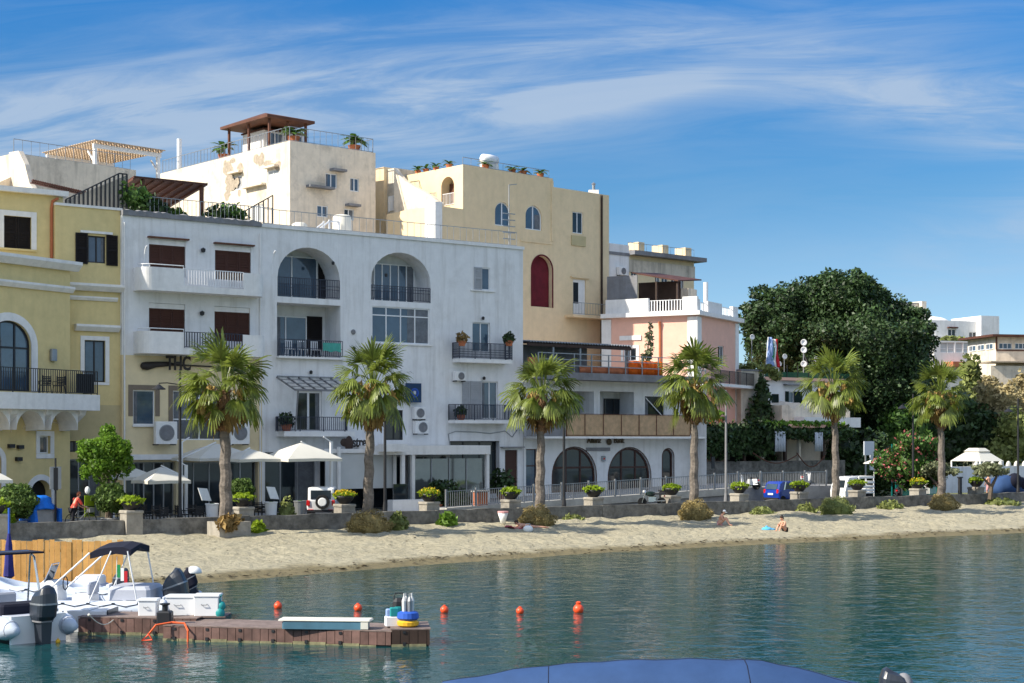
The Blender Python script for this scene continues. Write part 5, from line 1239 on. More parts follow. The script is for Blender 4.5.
MB().rbox(-0.18,0.18,-0.12,-0.003,0,0.35,0.03).build('case','grey_metal',t); MB().rbox(-0.08,0.08,-0.15,-0.123,0.1,0.22,0.02).build('lamp','red_light',t)
# terrace: metal railing, orange sheet, corrugated awning
zr0 = Bk.z(600,374.5)
rr_ = Bk.root('terrace_railing', 'grey pipe railing along the bank roof terrace', 'railing'); rr_.location = Bk.W(0,0,zr0)
mb = MB()
for k in range(11): x = 0.2+(xe-0.2)*k/10; mb.bar((x,-1.3,0),(x,-1.3,1.25),0.07)
for z in (0.45,0.85,1.25): mb.bar((0.2,-1.3,z),(xe,-1.3,z),0.055)
mb.build('rails','grey_metal',rr_)
os_ = thing('orange_sheet', 'bright orange sheeting hung along the terrace railing of the bank house', 'cloth', Bk.W(0,0,zr0), Bk.a)
def cloth(a, b, z0, z1, y, seed, m, parent, name='cloth'):
    g = random.Random(seed); n = 30; mb = MB(); ph = g.random()*6
    P = []
    for i in range(n+1):
        f = i/n; x = a+(b-a)*f; yy = y+0.06*math.sin(f*23+ph)+0.04*math.sin(f*51)
        zt2 = z1 - 0.06*abs(math.sin(f*9+ph)); P.append([(x,yy,z0),(x,yy,(z0+zt2)/2),(x,yy+0.02,zt2),(x,yy+0.05,zt2),(x,yy+0.05,z0)])
    mb.loft(P); return mb.build(name, m, parent, True)
cloth(Bk.x(630,-1.2), Bk.x(663,-1.2), 0.02, 1.0, -1.15, 3, 'orange', os_, 'bright_sheet'); cloth(Bk.x(580,-1.2), Bk.x(629,-1.2), 0.02, 0.5, -1.15, 5, 'terracotta', os_, 'folded_sheet')
cloth(Bk.x(528,-1.2), Bk.x(545,-1.2), 0.02, 0.95, -1.15, 6, 'terracotta', os_, 'folded_sheet')
aw = Bk.root('terrace_awning', 'long corrugated metal awning over the bank house terrace', 'awning'); aw.location = Bk.W(0,0,zr0)
a0, a1 = Bk.x(523), Bk.x(632,-0.6); y0_, y1_ = -0.6, 6.0; zf = Bk.z(575,343.5,-0.6)-zr0; n = 150; rings = []
for i in range(n+1):
    x = a0+(a1-a0)*i/n; w_ = 0.05*math.sin(i*PI/2) ; rings.append([(x,y0_,zf+w_),(x,y1_,zf+0.5+w_),(x,y1_,zf+0.53+w_),(x,y0_,zf+0.03+w_)])
MB().loft(rings).build('sheet','grey_metal',aw)
mb = MB()
for k in range(9): x = a0+0.1+(a1-a0-0.2)*k/8; mb.bar((x,y0_+0.05,zf-0.1),(x,y1_,zf+0.4),0.09,0.12)
mb.box(a0,a1,y0_+0.05,y0_+0.2,zf-0.28,zf-0.09); mb.build('rafters','wood_dark',aw)
for px in (553,580,628): MB().box(Bk.x(px,-0.4)-0.07,Bk.x(px,-0.4)+0.07,-0.45,-0.3,0,zf-0.28).build('post','grey_metal',aw)
MB().box(a0,Bk.x(588,1.5),1.6,1.7,0,zf-0.05).build('back_screen','slab_grey',aw)
vine = thing('climbing_vine', 'thin vine climbing a brown pipe on the pink house', 'plant', Bk.W(Bk.x(658,-0.2),1.0,zr0))
leaves('foliage','leaf_olive',vine,[(0,0,0.8,0.5,0.4,0.9),(0.2,0,2.2,0.3,0.3,0.9),(0.3,0,3.4,0.15,0.15,0.6)],260,0.22,seed=8,core=0); MB().tube([(0,0,0),(0.1,0,2),(0.3,0,3.8)],0.05).build('stem','bark',vine)

# ================================================================== IVY BAR (dark pergola right of the bank)
Iv = Fr(Q(706,88), 38, 1.2)
ib = Iv.root('ivy_bar', 'dark open fronted bar under an ivy covered flat roof', 'building')
xa, xb = 0.2, Iv.x(848); zr = Iv.z(770,424); zg = 1.05
MB().box(xa, xb, 0, 5, zr-0.25, zr).build('roof', 'pink', ib)
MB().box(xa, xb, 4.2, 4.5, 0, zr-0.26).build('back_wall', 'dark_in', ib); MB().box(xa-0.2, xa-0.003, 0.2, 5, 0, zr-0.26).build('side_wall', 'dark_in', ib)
MB().box(xa, xb, 0.3, 0.5, zg-0.4, Iv.z(770,461)).build('front_wall', 'stone', ib)
for px in (722,748,766,789,803,827): MB().box(Iv.x(px)-0.12, Iv.x(px)+0.12, 0.32, 0.56, Iv.z(px,461)+0.003, zr-0.26).build('post', 'grey_old' if px in (766,803) else 'wood_dark', ib)
for px0, px1, y0, y1 in ((770.5,781,431,451.5),(810,818.5,432,451.5)): cloth(Iv.x(px0), Iv.x(px1), Iv.z(776,y1), Iv.z(776,y0), -0.5, px0, 'canvas_shade', ib, 'hanging_panel')
for px0, px1 in ((753,797),(797,825)):
    a, b = Iv.x(px0,-0.3), Iv.x(px1,-0.3); MB().tube([(a+(b-a)*k/10,-0.3,Iv.z(px0,453,-0.3)-(1.0 if px0 > 790 else 0.7)*math.sin(PI*k/10)-(0.2*k/10)) for k in range(11)],0.045).build('rope_garland','wood_brown',ib)
bl = []
g = random.Random(12)
for k in range(26):
    f = k/25; x = xa+(xb-xa)*f; bl.append((x,-0.1,zr-0.55-g.random()*0.4,0.8,0.45,(0.55+0.5*g.random())*(1 if f < 0.45 else 0.55)))
    if f < 0.45: bl.append((x,0.05,zr-1.4-g.random()*0.6,0.8,0.4,0.8))
leaves('ivy','leaf_dark',ib,bl,5000,0.25,seed=4,core=0.6)
bl = [(xa+(xb-xa)*f,0.3,zr+0.02,0.7,0.6,0.22) for f in (0.36,0.4,0.44,0.48,0.52,0.62,0.7,0.78,0.86,0.92)]
leaves('ivy','leaf_bright',ib,bl,1100,0.22,seed=5,core=0.5)
t = thing('roof_pots', 'row of red flowered terracotta pots on the pink ledge', 'pots', Iv.W(Iv.x(716),0.5,zr))
for k in range(3):
    MB().lathe([(0.15,0),(0.25,0.35),(0.2,0.36)],(k*0.7-0.7,0,0.0),10).build('pot','terracotta',t); leaves('plant','leaf_bright',t,[(k*0.7-0.7,0,0.6,0.4,0.3,0.35)],80,0.2,seed=k,core=0)
# right hand ivy mass that runs on past the bar
t = thing('ivy_hedge', 'dark ivy hedge ending the bar beside the fifth palm', 'hedge', Iv.W(Iv.x(862),1.0,0))
leaves('foliage','leaf_dark',t,[(-2,0.5,2.2,2.2,1.5,2.2),(0.8,0.4,1.8,2.4,1.6,2.0),(-1,0.2,3.4,1.8,1.3,1.2),(3.0,0.5,1.4,1.8,1.4,1.5)],3200,0.28,seed=6,core=0.75); MB().tube([(-1,0.5,0),(-0.8,0.5,2)],0.12).build('stem','bark',t)

# ================================================================== white shuttered house above the bar, grey ivy wall
Lh = Fr(((770-512)/F*134, 134.0), 34, 1.2)
lh_ = Lh.root('shuttered_house', 'low white house with dark green shutters and roof dishes above the ivy bar', 'building')
wz = [Lh.R(785,391.5,802,403), Lh.R(771.5,394,779,408)]
xa, xb = Lh.x(764), Lh.x(844); zt = Lh.z(800,381)
shell(lh_, 'wall', 'white_wall', xa, xb, 0, zt, 10, [(*r,0,0.2) for r in wz])
a,b,c,d = wz[0]; m_ = a+(b-a)*0.38; window(lh_, (a+0.4,m_+0.3,c,d), 0.08, cols=1, gm='glass'); shutter(lh_, (a,a+0.4,c,d), -0.06, 'green_shut', 1); shutter(lh_, (m_+0.3,b,c,d), -0.06, 'green_shut', 1)
shutter(lh_, wz[1], 0.05, 'green_shut', 1)
MB().box(xa-0.2, xb+0.3, -0.4, 10, zt+0.002, zt+0.25).build('eave', 'pink', lh_)
MB().box(a-0.2, b, -0.5, -0.003, d+0.5, d+0.62).build('window_hood','slab_grey',lh_)
lw = Lh.root('terrace_wall', 'sunlit uneven cream terrace wall below the shuttered house', 'wall'); lw.location = Lh.W(0,-5,0)
g = random.Random(3); za, z0 = Lh.z(800,403.5,-5), Lh.z(800,421,-5)
xs = [Lh.x(782,-5)+k*(Lh.x(850,-5)-Lh.x(782,-5))/12 for k in range(13)]
MB().loft([[(x,0,0),(x,3.5,0),(x,3.5,za+g.uniform(-.2,.3)),(x,0,za+g.uniform(-.6,.2))] for x in xs]).build('wall','cream_old',lw)
MB().box(xs[2],xs[-1],-1.2,-0.003,z0-0.5,z0+0.3).build('ledge','white_trim',lw)
gw = Fr(((741-512)/F*128, 128.0), 34, 1.2)
t = gw.root('grey_wall_house', 'small grey house wall topped with flowers between the pink house and the shuttered house', 'building')
MB().box(0, gw.x(764.5), 0, 6, 0, gw.z(752,371)).build('wall','grey_old',t); MB().box(-0.05, gw.x(765), -0.1, 6.1, gw.z(752,371)+0.003, gw.z(752,369.5)).build('coping','slab_grey',t)
cy = thing('climbing_conifer', 'dark pointed climber growing up the grey wall beside the pink house', 'tree', gw.W(gw.x(755),-0.8,0))
hh = gw.z(755,374)
leaves('foliage','leaf_dark',cy,[(0,0,hh*0.9,0.35,0.35,0.9),(0,0,hh*0.78,0.75,0.5,1.4),(-0.1,0,hh*0.62,1.1,0.7,1.8),(-0.2,0,hh*0.45,1.35,0.8,2.0),(-0.2,0,hh*0.25,1.5,0.9,2.2)],1800,0.3,seed=9,core=0.7); MB().tube([(0,0,0),(0,0,hh*0.7)],0.12).build('trunk','bark',cy)
t = thing('hedge_top', 'yellow green creeper lying along the top of the grey wall', 'plant', gw.W(gw.x(758),0.2,gw.z(752,369)))
leaves('foliage','leaf_brush',t,[(-0.6,0,0.2,0.8,0.4,0.3),(0.8,0,0,0.8,0.4,0.35),(1.6,0,-0.5,0.5,0.4,0.4)],300,0.25,seed=3,core=0.5); MB().tube([(-0.5,0,-0.3),(0.8,0,0)],0.05).build('stem','bark',t)
def flag(px0, py_top, label, cols, d, seed):
    t = thing('flag', label, 'flag', Lh.W(Lh.x(px0,d),d,Lh.z(px0,372,d)), 0.3, 'flags beside the shuttered house')
    h = Lh.z(px0,py_top,d)-Lh.z(px0,372,d); MB().tube([(0,0,0),(0.25,0,h)],0.04,6).build('pole','white_metal',t)
    n = len(cols)
    for i, c in enumerate(cols):
        mb = MB(); L = h*0.86; rings = []
        for k in range(9):
            f = k/8; z = h - f*L; wv = (0.35+0.5*f)/n; x0 = 0.25*(1-f)+i*wv; rings.append([(x0,0.12*math.sin(f*7+i*1.7),z),(x0+wv,0.12*math.sin(f*7+i*1.7+1.2),z),(x0+wv,0.12*math.sin(f*7+i*1.7+1.2)+0.03,z),(x0,0.12*math.sin(f*7+i*1.7)+0.03,z)])
        mb.loft(rings); mb.build('stripe', c, t, True)
M['flag_blue'] = mat('flag_pale_blue', (0.25,0.35,0.6)); M['flag_green'] = mat('flag_green', (0.02,0.25,0.08)); M['flag_red'] = mat('flag_red', (0.5,0.02,0.03))
flag(765.5, 337, 'hanging pale blue flag in front of the dark tree', ['flag_blue','flag_blue'], -1, 1); flag(770.5, 339, 'hanging green white and red flag in front of the dark tree', ['flag_green','white_cloth','flag_red'], -1, 2)
t = thing('dish_mast', 'mast carrying three white satellite dishes in front of the dark tree', 'antenna', Lh.W(Lh.x(803.5,1.5),1.5,zt+0.25))
hh = Lh.z(803,342,1.5)-zt-0.25
MB().tube([(0,0,0),(0,0,hh)],0.05).build('mast','grey_metal',t); MB().bar((-0.9,0,hh*0.12),(0.9,0,hh*0.12),0.06).bar((0,0,hh*0.7),(1.0,0.5,0),0.03).build('stay','grey_metal',t)
for i, py in enumerate((342.5,350,364)):
    z = Lh.z(803,py,1.5)-zt-0.25; MB().lathe([(0.02,0),(0.16,-0.03),(0.27,-0.1),(0.28,-0.08),(0.16,0),(0.02,0.03)],(0,-0.1,z),16,'y').build('dish','white_metal',t,True)
for i, (px, py) in enumerate(((752,337),(775,367),(779,364),(784.5,356.5),(816,359))):
    t = thing('satellite_dish', ['round white dish high by the dark tree edge beside the pink house','tilted white dish just right of the flags, lower of a close pair','tilted white dish just right of the flags, upper of a close pair','lone grey white dish among the leaves left of the dish mast','lone dish among the leaves right of the dish mast'][i], 'satellite dish', Lh.W(Lh.x(px,2),2,Lh.z(px,py,2)), 0.3, 'satellite dishes')
    MB().lathe([(0.02,0),(0.14,-0.03),(0.22,-0.09),(0.23,-0.07),(0.14,0),(0.02,0.03)],(0,0,0),14,'y').build('dish','white_metal',t,True); MB().tube([(0,0.05,0),(0,0.05,-max(0.3,Lh.z(px,py,2)-zt-0.3))],0.03).build('mast','grey_metal',t)
t = thing('roof_netting', 'green netting fence along the roof of the shuttered house', 'fence', Lh.W(Lh.x(765,0.6),0.6,zt+0.26), Lh.a)
L = Lh.x(850,0.6)-Lh.x(765,0.6); MB().box(0,L,0,0.03,0,Lh.z(800,372,0.6)-zt-0.3).build('net', mat('green_net',(0.02,0.09,0.05)), t)
mb = MB()
for k in range(9): mb.box(L*k/8-0.03,L*k/8+0.03,-0.04,-0.003,0,1.1)
mb.build('posts','iron',t)

# ================================================================== TREES
def big_tree(name, label, px, Y, zb, crown, r, n, size, m, seed, nb, br, trunk_r=0.4, group=None, core=0.72):
    x = (px-512)/F*Y; t = thing(name, label, 'tree', (x, Y, zb), 0, group)
    c = (0, 0, crown-zb)
    mb = MB().tube([(0,0,0),(0.1,0,c[2]*0.5),(0,0.1,c[2]*0.9)],[trunk_r,trunk_r*0.75,trunk_r*0.4],8)
    g = random.Random(seed)
    for k in range(6):
        a = k*1.05+g.random(); mb.tube([(0.05,0,c[2]*0.45),(r[0]*0.35*math.cos(a),r[1]*0.35*math.sin(a),c[2]*0.75),(r[0]*0.65*math.cos(a),r[1]*0.65*math.sin(a),c[2]+r[2]*0.2*g.random())],[trunk_r*0.5,trunk_r*0.35,trunk_r*0.12],6)
    mb.build('trunk','bark',t)
    leaves('crown', m, t, blobs_around(c, r, nb, br, seed), n, size, seed, core)
    return t
def zt_at(py, Y): return ZY(py, Y)
# the huge dark fig
Y = 146; x0 = (836-512)/F*Y
ft = thing('fig_tree', 'huge dark spreading evergreen tree filling the middle right behind the houses', 'tree', (x0, Y, 2.0))
bl = []; g = random.Random(21)
def P3(px, py, dy=0.0): return ((px-512)/F*Y - x0, dy, ZY(py, Y)-2.0)
for (px, py, rp) in ((768,330,26),(760,318,20),(790,312,32),(815,300,28),(838,296,27),(862,306,30),(885,318,28),(905,335,26),(915,352,20),(890,350,34),(860,345,42),(825,340,44),(785,348,36),(765,350,22),(845,380,48),(880,385,40),(905,378,24),(820,385,40),(870,415,42),(840,425,40),(895,410,28),(800,300,18),(855,290,16),(828,284,15),(873,295,14),(780,305,16)):
    r = rp*Y/F; c = P3(px, py, g.uniform(-2.5,3)); bl.append((*c, r, r*1.2, r*0.92))
for k in range(110):
    b = g.choice(bl[:15]+bl[-5:]); d = Vector((g.gauss(0,1), -abs(g.gauss(0,0.8)), abs(g.gauss(0,0.9)))).normalized(); k_ = g.uniform(0.14,0.36); o_ = g.uniform(0.8,1.12)
    bl.append((b[0]+d.x*b[3]*o_, b[1]+d.y*b[4]*o_, b[2]+d.z*b[5]*o_, b[3]*k_, b[4]*k_, b[5]*k_*0.8))
MB().tube([(0,1,0),(0.2,1,6),(0,1,10)],[1.2,0.9,0.5],10).tube([(0.2,1,4),(-4,0,9)],[0.6,0.3]).tube([(0.2,1,4),(4,0,9)],[0.6,0.3]).build('trunk','bark',ft)
leaves('crown','leaf_dark',ft,bl,120000,0.215,seed=2,core=0.66,shell_=0.55,ncore=26)
# smaller trees on the right
TG = 'green trees and shrubs on the right'
def bush(name, label, px, py_top, py_bot, wpx, Y, m, seed, n=2500, size=0.3, nb=7, cat='shrub', zb=None, flowers=None, core=0.7):
    x = (px-512)/F*Y; zt, z0 = ZY(py_top,Y), (ZY(py_bot,Y) if zb is None else zb); rx = wpx/2*Y/F; rz = (zt-z0)/2
    t = thing(name, label, cat, (x, Y, z0), 0, None)
    bl = blobs_around((0,0,rz), (rx*0.95, rx*0.75, rz*0.95), nb, 0.42, seed)
    leaves('foliage', m, t, bl, n, size, seed, core); MB().tube([(0,0,0),(0,0,rz)],[0.1,0.05],6).build('stem','bark',t)
    if flowers: leaves('blossoms', flowers, t, [(b[0],b[1],b[2],b[3]*1.05,b[4]*1.05,b[5]*1.05) for b in bl], n//5, size*0.62, seed+1, 0, 0.9)
    return t
bush('leafy_tree','fresh green tree below the huge fig and left of the sixth palm',897,388,450,52,142,'leaf_mid',31,2600,0.32,8,'tree',zb=1.2)
bush('leafy_tree','dark green tree behind the sixth palm trunk',962,395,450,70,150,'leaf_dark',32,3000,0.34,8,'tree',zb=1.2)
bush('leafy_tree','dull olive tree at the foot of the hill below the white villa',922,345,420,46,156,'leaf_brush',33,2600,0.36,8,'tree',zb=4)
bush('dry_shrub','tall tan dry shrub at the right edge below the orange roofed house',1000,372,432,52,152,'leaf_dry',34,4200,0.3,10,'shrub',zb=4)
bush('dry_shrub','mixed green and tan brush between the sixth palm and the tall dry shrub',968,362,424,48,158,'leaf_brush',35,3600,0.32,10,'shrub',zb=4)
bush('dry_shrub','tan brush hanging over the right edge of the photo',1035,366,436,50,154,'leaf_dry',36,3000,0.32,9,'shrub',zb=4)
bush('green_shrub','green shrub low at the right edge under the dry brush',1015,410,452,60,148,'leaf_brush',37,2600,0.32,8,'shrub',zb=2)
bush('green_shrub','dark shrub mass at the foot of the fig behind the pickup',872,425,470,46,132,'leaf_dark',38,2400,0.32,8,'shrub',zb=1.2)
bush('oleander','broad oleander with pink blossoms behind the teal fence',912,430,492,66,117,'leaf_mid',39,5000,0.2,12,'shrub',zb=1.2,flowers='petal_pink')
for i,(px, lab) in enumerate(((938,'grey green olive tree left of the white canopy'),(990,'grey green olive tree right of the white canopy above the bare backed man'))):
    Yo = 116; x = (px-512)/F*Yo; t = thing('olive_tree', lab, 'tree', (x,Yo,1.2), 0, 'olive trees by the white wall'); zc = ZY(472,Yo)-1.2
    mb = MB().tube([(0,0,0),(0.1,0,zc*0.45),(0.5,0,zc*0.85)],[0.18,0.14,0.08],6).tube([(0.1,0,zc*0.45),(-0.6,0.1,zc*0.85)],[0.13,0.06],6); mb.build('trunk','bark',t)
    leaves('crown','leaf_olive',t,blobs_around((0.1,0,zc+0.15),(1.25,1.1,0.6),9,0.38,i+50),1300,0.18,i+50,0.5)

# ================================================================== hill houses
Hh = Fr(((926-512)/F*190, 190.0), 20, 8.0)
hv = Hh.root('hill_villa', 'white stepped villa with a shallow dome on the wooded hill', 'building')
xa, xb = Hh.x(905), Hh.x(984); zt = Hh.z(950,320.5)
wv = [Hh.R(948,329,956,336), Hh.R(969,332,976.5,338.5), Hh.R(929,328,935,335)]
shell(hv, 'wall', 'white_wall', xa, xb, 0, zt, 9, [(*r,0,0.2) for r in wv])
for r in wv: window(hv, r, 0.08, cols=2, gm='glass_dark')
for a, b, c, d in wv[:1]: MB().box(a-0.1,b+0.1,-0.35,-0.003,d+0.08,d+0.24).build('window_hood','rust_roof',hv)
MB().ell((Hh.x(945),4,zt-0.2),(3.2,2.6,1.0),18,6,0.0).build('dome','white_trim',hv,True); MB().ell((Hh.x(958)-1,3.5,zt-0.2),(2.0,1.8,0.9),16,6,0.0).build('dome','white_trim',hv,True)
MB().box(Hh.x(976),Hh.x(994),-1.0,5,zt-2.6,Hh.z(985,316.5)).build('upper_room','white_wall',hv)
fx0, fx1 = Hh.x(934,-3), Hh.x(972,-3); fz1 = Hh.z(955,341,-3)
w4 = [Hh.R(px,342.5,px+7,352.5,-3) for px in (940.5,947.5,956,963.5)]
sh_ = shell(hv, 'porch', 'white_trim', fx0, fx1, 0, fz1, 2.99, [(r[0],r[1],r[2],r[3],0,0.3) for r in w4], y=-3)
for r in w4: window(hv, r, -2.85, cols=1, rows=(0.4,), gm='pale_blind')
leaves('porch_plant','leaf_brush',hv,[(Hh.x(945),-1.5,fz1+0.3,1.6,0.6,0.4),(Hh.x(955),-1.5,fz1+0.2,1.2,0.6,0.3)],400,0.3,7,0)
MB().box(Hh.x(948,-4),Hh.x(968,-4),-5,-3.01,Hh.z(958,367,-4),Hh.z(958,362,-4)).build('tiled_canopy','terracotta',hv)
tb = Fr(((900-512)/F*200, 200.0), 30, 8.0)
t = tb.root('hill_block', 'tan flat topped block with a pale chimney rising behind the huge fig', 'building')
MB().box(0,tb.x(921),0,6,0,tb.z(910,303.5)).build('wall','grey_old',t); MB().box(tb.x(918.5),tb.x(923),-0.6,1.5,0,tb.z(920,301.5)).build('chimney','cream_old',t); MB().box(-0.1,tb.x(918.4),-0.1,6.1,tb.z(910,303.5)+0.003,tb.z(910,302.6)).build('coping','slab_grey',t)
Oh = Fr(((996-512)/F*165, 165.0), 12, 6.0)
oh = Oh.root('hill_house', 'cream house with orange eaves and a band of windows at the right edge', 'building')
zt = Oh.z(1010,337); xb = Oh.x(1075)
wb = [Oh.R(999,343,1012,349), Oh.R(1015,343,1027,349), Oh.R(1030,343,1044,349)]
f = MB(); wallmesh(f,0,xb,0,zt,0,[(*r,0,0.2) for r in wb]); DO = 6
f.quad((0,0,0),(0,0,zt),(0,DO,zt),(0,DO,0)); f.quad((xb,0,0),(xb,DO,0),(xb,DO,zt),(xb,0,zt)); f.quad((0,0,zt),(xb,0,zt),(xb,DO,zt),(0,DO,zt)); f.build('wall','cream_old',oh)
for r in wb: window(oh, r, 0.06, cols=3, gm='glass', fm='white_metal')
MB().box(-0.8,xb+0.8,-0.8,DO+0.6,zt+0.003,zt+0.22).build('eave','rust_roof',oh); MB().box(-0.003-0.0,xb,-0.06,-0.003,Oh.z(1010,351),Oh.z(1010,349.6)).build('orange_band','wood_brown',oh)
MB().box(-0.06,0.12,-0.08,-0.003,Oh.z(1000,349.5),zt).build('orange_band','wood_brown',oh)
Os = Fr((Oh.W(0,DO)[0],Oh.W(0,DO)[1]), 12-90, 6.0); so_ = sub_empty(oh, Os, 'sunlit_side')
for k in range(3): window(so_, (0.4+k*1.8,1.9+k*1.8,wb[0][2],wb[0][3]), -0.08, cols=2, gm='glass')
MB().box(-2.2,xb,-3.0,-0.01,Oh.z(1000,361.5,-2)-0.14,Oh.z(1000,361.5,-2)).build('tiled_canopy','bare',oh); MB().box(-2,xb,-2.6,-2.4,0,Oh.z(1000,363,-2)-0.3).build('lower_wall','cream_old',oh)
# ================================================================== PALMS
def fan_palm(px, D, zb, ztrunk, rad, seed, label, lean=0.0, tr=0.27):
    x, y = Q(px, D); t = thing('palm_tree', label, 'palm tree', (x, y, zb), 0, 'fan palms along the sea wall'); g = random.Random(seed)
    top = Vector((lean, 0.0, ztrunk)); n = 26; pts = []; rs = []
    for i in range(n+1):
        f = i/n; pts.append((lean*f*f + 0.03*math.sin(i*1.3), 0.03*math.cos(i*1.7), ztrunk*f)); rs.append((tr*1.45 if f < 0.03 else tr*(1.22-0.42*min(1,f*1.2)))*(1+0.05*(i % 2)))
    cut = int(n*0.74)
    MB().tube(pts[:cut+1], rs[:cut+1], 10).build('trunk', 'palm_trunk', t)
    # old leaf bases make the upper trunk shaggy and thicker
    mb = MB().tube(pts[cut:], [r*1.15 for r in rs[cut:]], 9)
    for k in range(70):
        f = g.uniform(0.70,0.99); a = g.random()*2*PI; p = Vector((lean*f*f,0,ztrunk*f)); d = Vector((math.cos(a),math.sin(a),0)); r0 = tr*0.8
        mb.bar(p+d*r0*0.8, p+d*(r0+0.16)+Vector((0,0,0.22)), 0.1, 0.05)
    mb.build('trunk_boots', 'palm_boots', t)
    def frond(V, el, az, L, blade, hang, seg=17, spread=1.5):
        d = Vector((math.cos(az),math.sin(az),0)); s = Vector((-math.sin(az),math.cos(az),0)); Z = Vector((0,0,1)); base = top + Z*g.uniform(-0.3,0.2) + d*0.1
        p1 = base + (d*math.cos(el)+Z*math.sin(el))*L*0.55; e2 = el-hang*0.3; p2 = p1 + (d*math.cos(e2)+Z*math.sin(e2))*L*0.45
        w = 0.03
        for a, b in ((base,p1),(p1,p2)): V += [a-s*w, a+s*w, b+s*w, b-s*w]
        e3 = el-hang*0.55; ax = d*math.cos(e3)+Z*math.sin(e3); up = Z*math.cos(e3)-d*math.sin(e3)
        tw = g.uniform(-0.6,0.6); sv = (s*math.cos(tw)+up*math.sin(tw)); uv = ax.cross(sv)
        if uv.z < 0: uv = -uv
        for k in range(seg):
            th = -spread + 2*spread*k/(seg-1); ll = blade*(1-0.25*abs(th)/spread)*g.uniform(0.82,1.1)
            dr = ((ax*math.cos(th)+sv*math.sin(th)) - uv*0.45*abs(math.sin(th))).normalized(); pr = (-ax*math.sin(th)+sv*math.cos(th))
            drop = hang*(0.22+0.1*g.random())
            m1 = p2+dr*ll*0.5-Z*ll*0.10*hang; hw = ll*0.5*spread/(seg-1)*1.05
            dr2 = (dr-Z*drop*2.0).normalized(); m2 = m1+dr2*ll*0.34; dr3 = (dr-Z*drop*4.0).normalized(); tip = m2+dr3*ll*0.2
            V += [p2-pr*0.015, p2+pr*0.015, m1+pr*hw, m1-pr*hw]; V += [m1-pr*hw*1.0, m1+pr*hw*1.0, m2+pr*hw*0.95, m2-pr*hw*0.95]; V += [m2-pr*hw*0.95, m2+pr*hw*0.95, tip+pr*hw*0.25, tip-pr*hw*0.25]
    V = []; nf = 52
    for i in range(nf):
        f = i/(nf-1); el = math.radians(88-112*f+g.uniform(-10,10)); az = i*2.39996+g.uniform(-.4,.4); k_ = g.uniform(0.8,1.15)
        frond(V, el, az, rad*(0.66 if f < 0.3 else 0.56)*k_, rad*0.50*k_, 0.2+1.0*min(1,f*1.4), spread=1.15+0.45*g.random())
    for k in range(2):          # upright new spears
        a = g.random()*6; b_ = top+Vector((0.1*math.cos(a),0.1*math.sin(a),0)); e_ = b_+Vector((0.15*math.cos(a),0.15*math.sin(a),rad*(0.8+0.2*k)))
        s_ = Vector((math.sin(a),-math.cos(a),0)); V += [b_-s_*0.03,b_+s_*0.03,e_.lerp(b_,0.4)+s_*0.08,e_.lerp(b_,0.4)-s_*0.08]; V += [e_.lerp(b_,0.4)-s_*0.08,e_.lerp(b_,0.4)+s_*0.08,e_+s_*0.01,e_-s_*0.01]
    npmesh('crown', np.array([tuple(v) for v in V]), 4, 'palm_leaf', t)
    V = []
    for i in range(9):
        frond(V, math.radians(g.uniform(-75,-50)), g.random()*2*PI, rad*0.42, rad*0.42, 0.9, 11)
    npmesh('dead_fronds', np.array([tuple(v) for v in V]), 4, 'palm_dead', t)
    V = []
    for i in range((2,4,5,4,6,6)[min(5,seed//7)]):          # hanging fruit stalks
        az = g.random()*2*PI; d = Vector((math.cos(az),math.sin(az),0)); b = top+d*0.25+Vector((0,0,0.15))
        for j in range(26):
            f = g.uniform(0.2,1); c = b+d*(0.95*f**0.6)*rad*0.42+Vector((0,0,0.15*f-1.3*f*f*rad*0.42))+Vector((g.gauss(0,.09),g.gauss(0,.09),g.gauss(0,.12)))
            a1 = Vector((g.gauss(0,1),g.gauss(0,1),g.gauss(0,1))).normalized()*0.07; a2 = Vector((g.gauss(0,.3),g.gauss(0,.3),-1)).normalized()*0.17
            V += [c-a1-a2,c+a1-a2,c+a1+a2,c-a1+a2]
    npmesh('fruit_stalks', np.array([tuple(v) for v in V]), 4, 'palm_fruit', t)
    return t
PALM = [(226,73.0,0.75,392,2.45,1,'thick fan palm in a stone planter box before the yellow ground floor',-0.1,0.28),
        (368,71.9,0.75,389,2.4,2,'fan palm with round shaggy crown between the jeep and the glass veranda',0.25,0.25),
        (540,71.9,0.72,396,2.3,3,'fan palm with golden fruit stalks left of the bank arches',0.12,0.25),
        (694,71.9,0.7,386,2.55,4,'tall fan palm before the pink house and the end of the bank',0.05,0.24),
        (836,71.9,0.7,388,2.3,5,'fan palm with many golden fruit stalks before the white pickup',-0.15,0.22),
        (942,71.9,0.7,397,2.2,6,'last fan palm on the right beside the pink oleander',-0.15,0.23)]
for px, D, zb, py, rad, sd, lab, lean, tr in PALM:
    x, Y = Q(px, D); fan_palm(px, D, zb, ZY(py, Y)-zb, rad, sd*7+1, lab, lean, tr)
# stone box round the first palm
x, y = Q(229, 72.7); t = thing('palm_planter', 'square pale stone planter box around the first palm trunk', 'planter', (x,y,0.4), A36)
mb = MB()
for a in ((-0.85,0.85,-0.7,-0.52),(-0.85,0.85,0.52,0.7),(-0.85,-0.67,-0.515,0.515),(0.67,0.85,-0.515,0.515)): mb.box(*a,-0.2,1.05)
mb.build('box','pillar_stone',t); MB().box(-0.66,0.66,-0.51,0.51,0.3,0.9).build('soil','palm_boots',t)
leaves('dry_fronds','palm_dead',t,[(-0.4,-0.7,0.95,0.5,0.3,0.35),(0.2,0,1.05,0.55,0.45,0.25)],260,0.28,3,0)
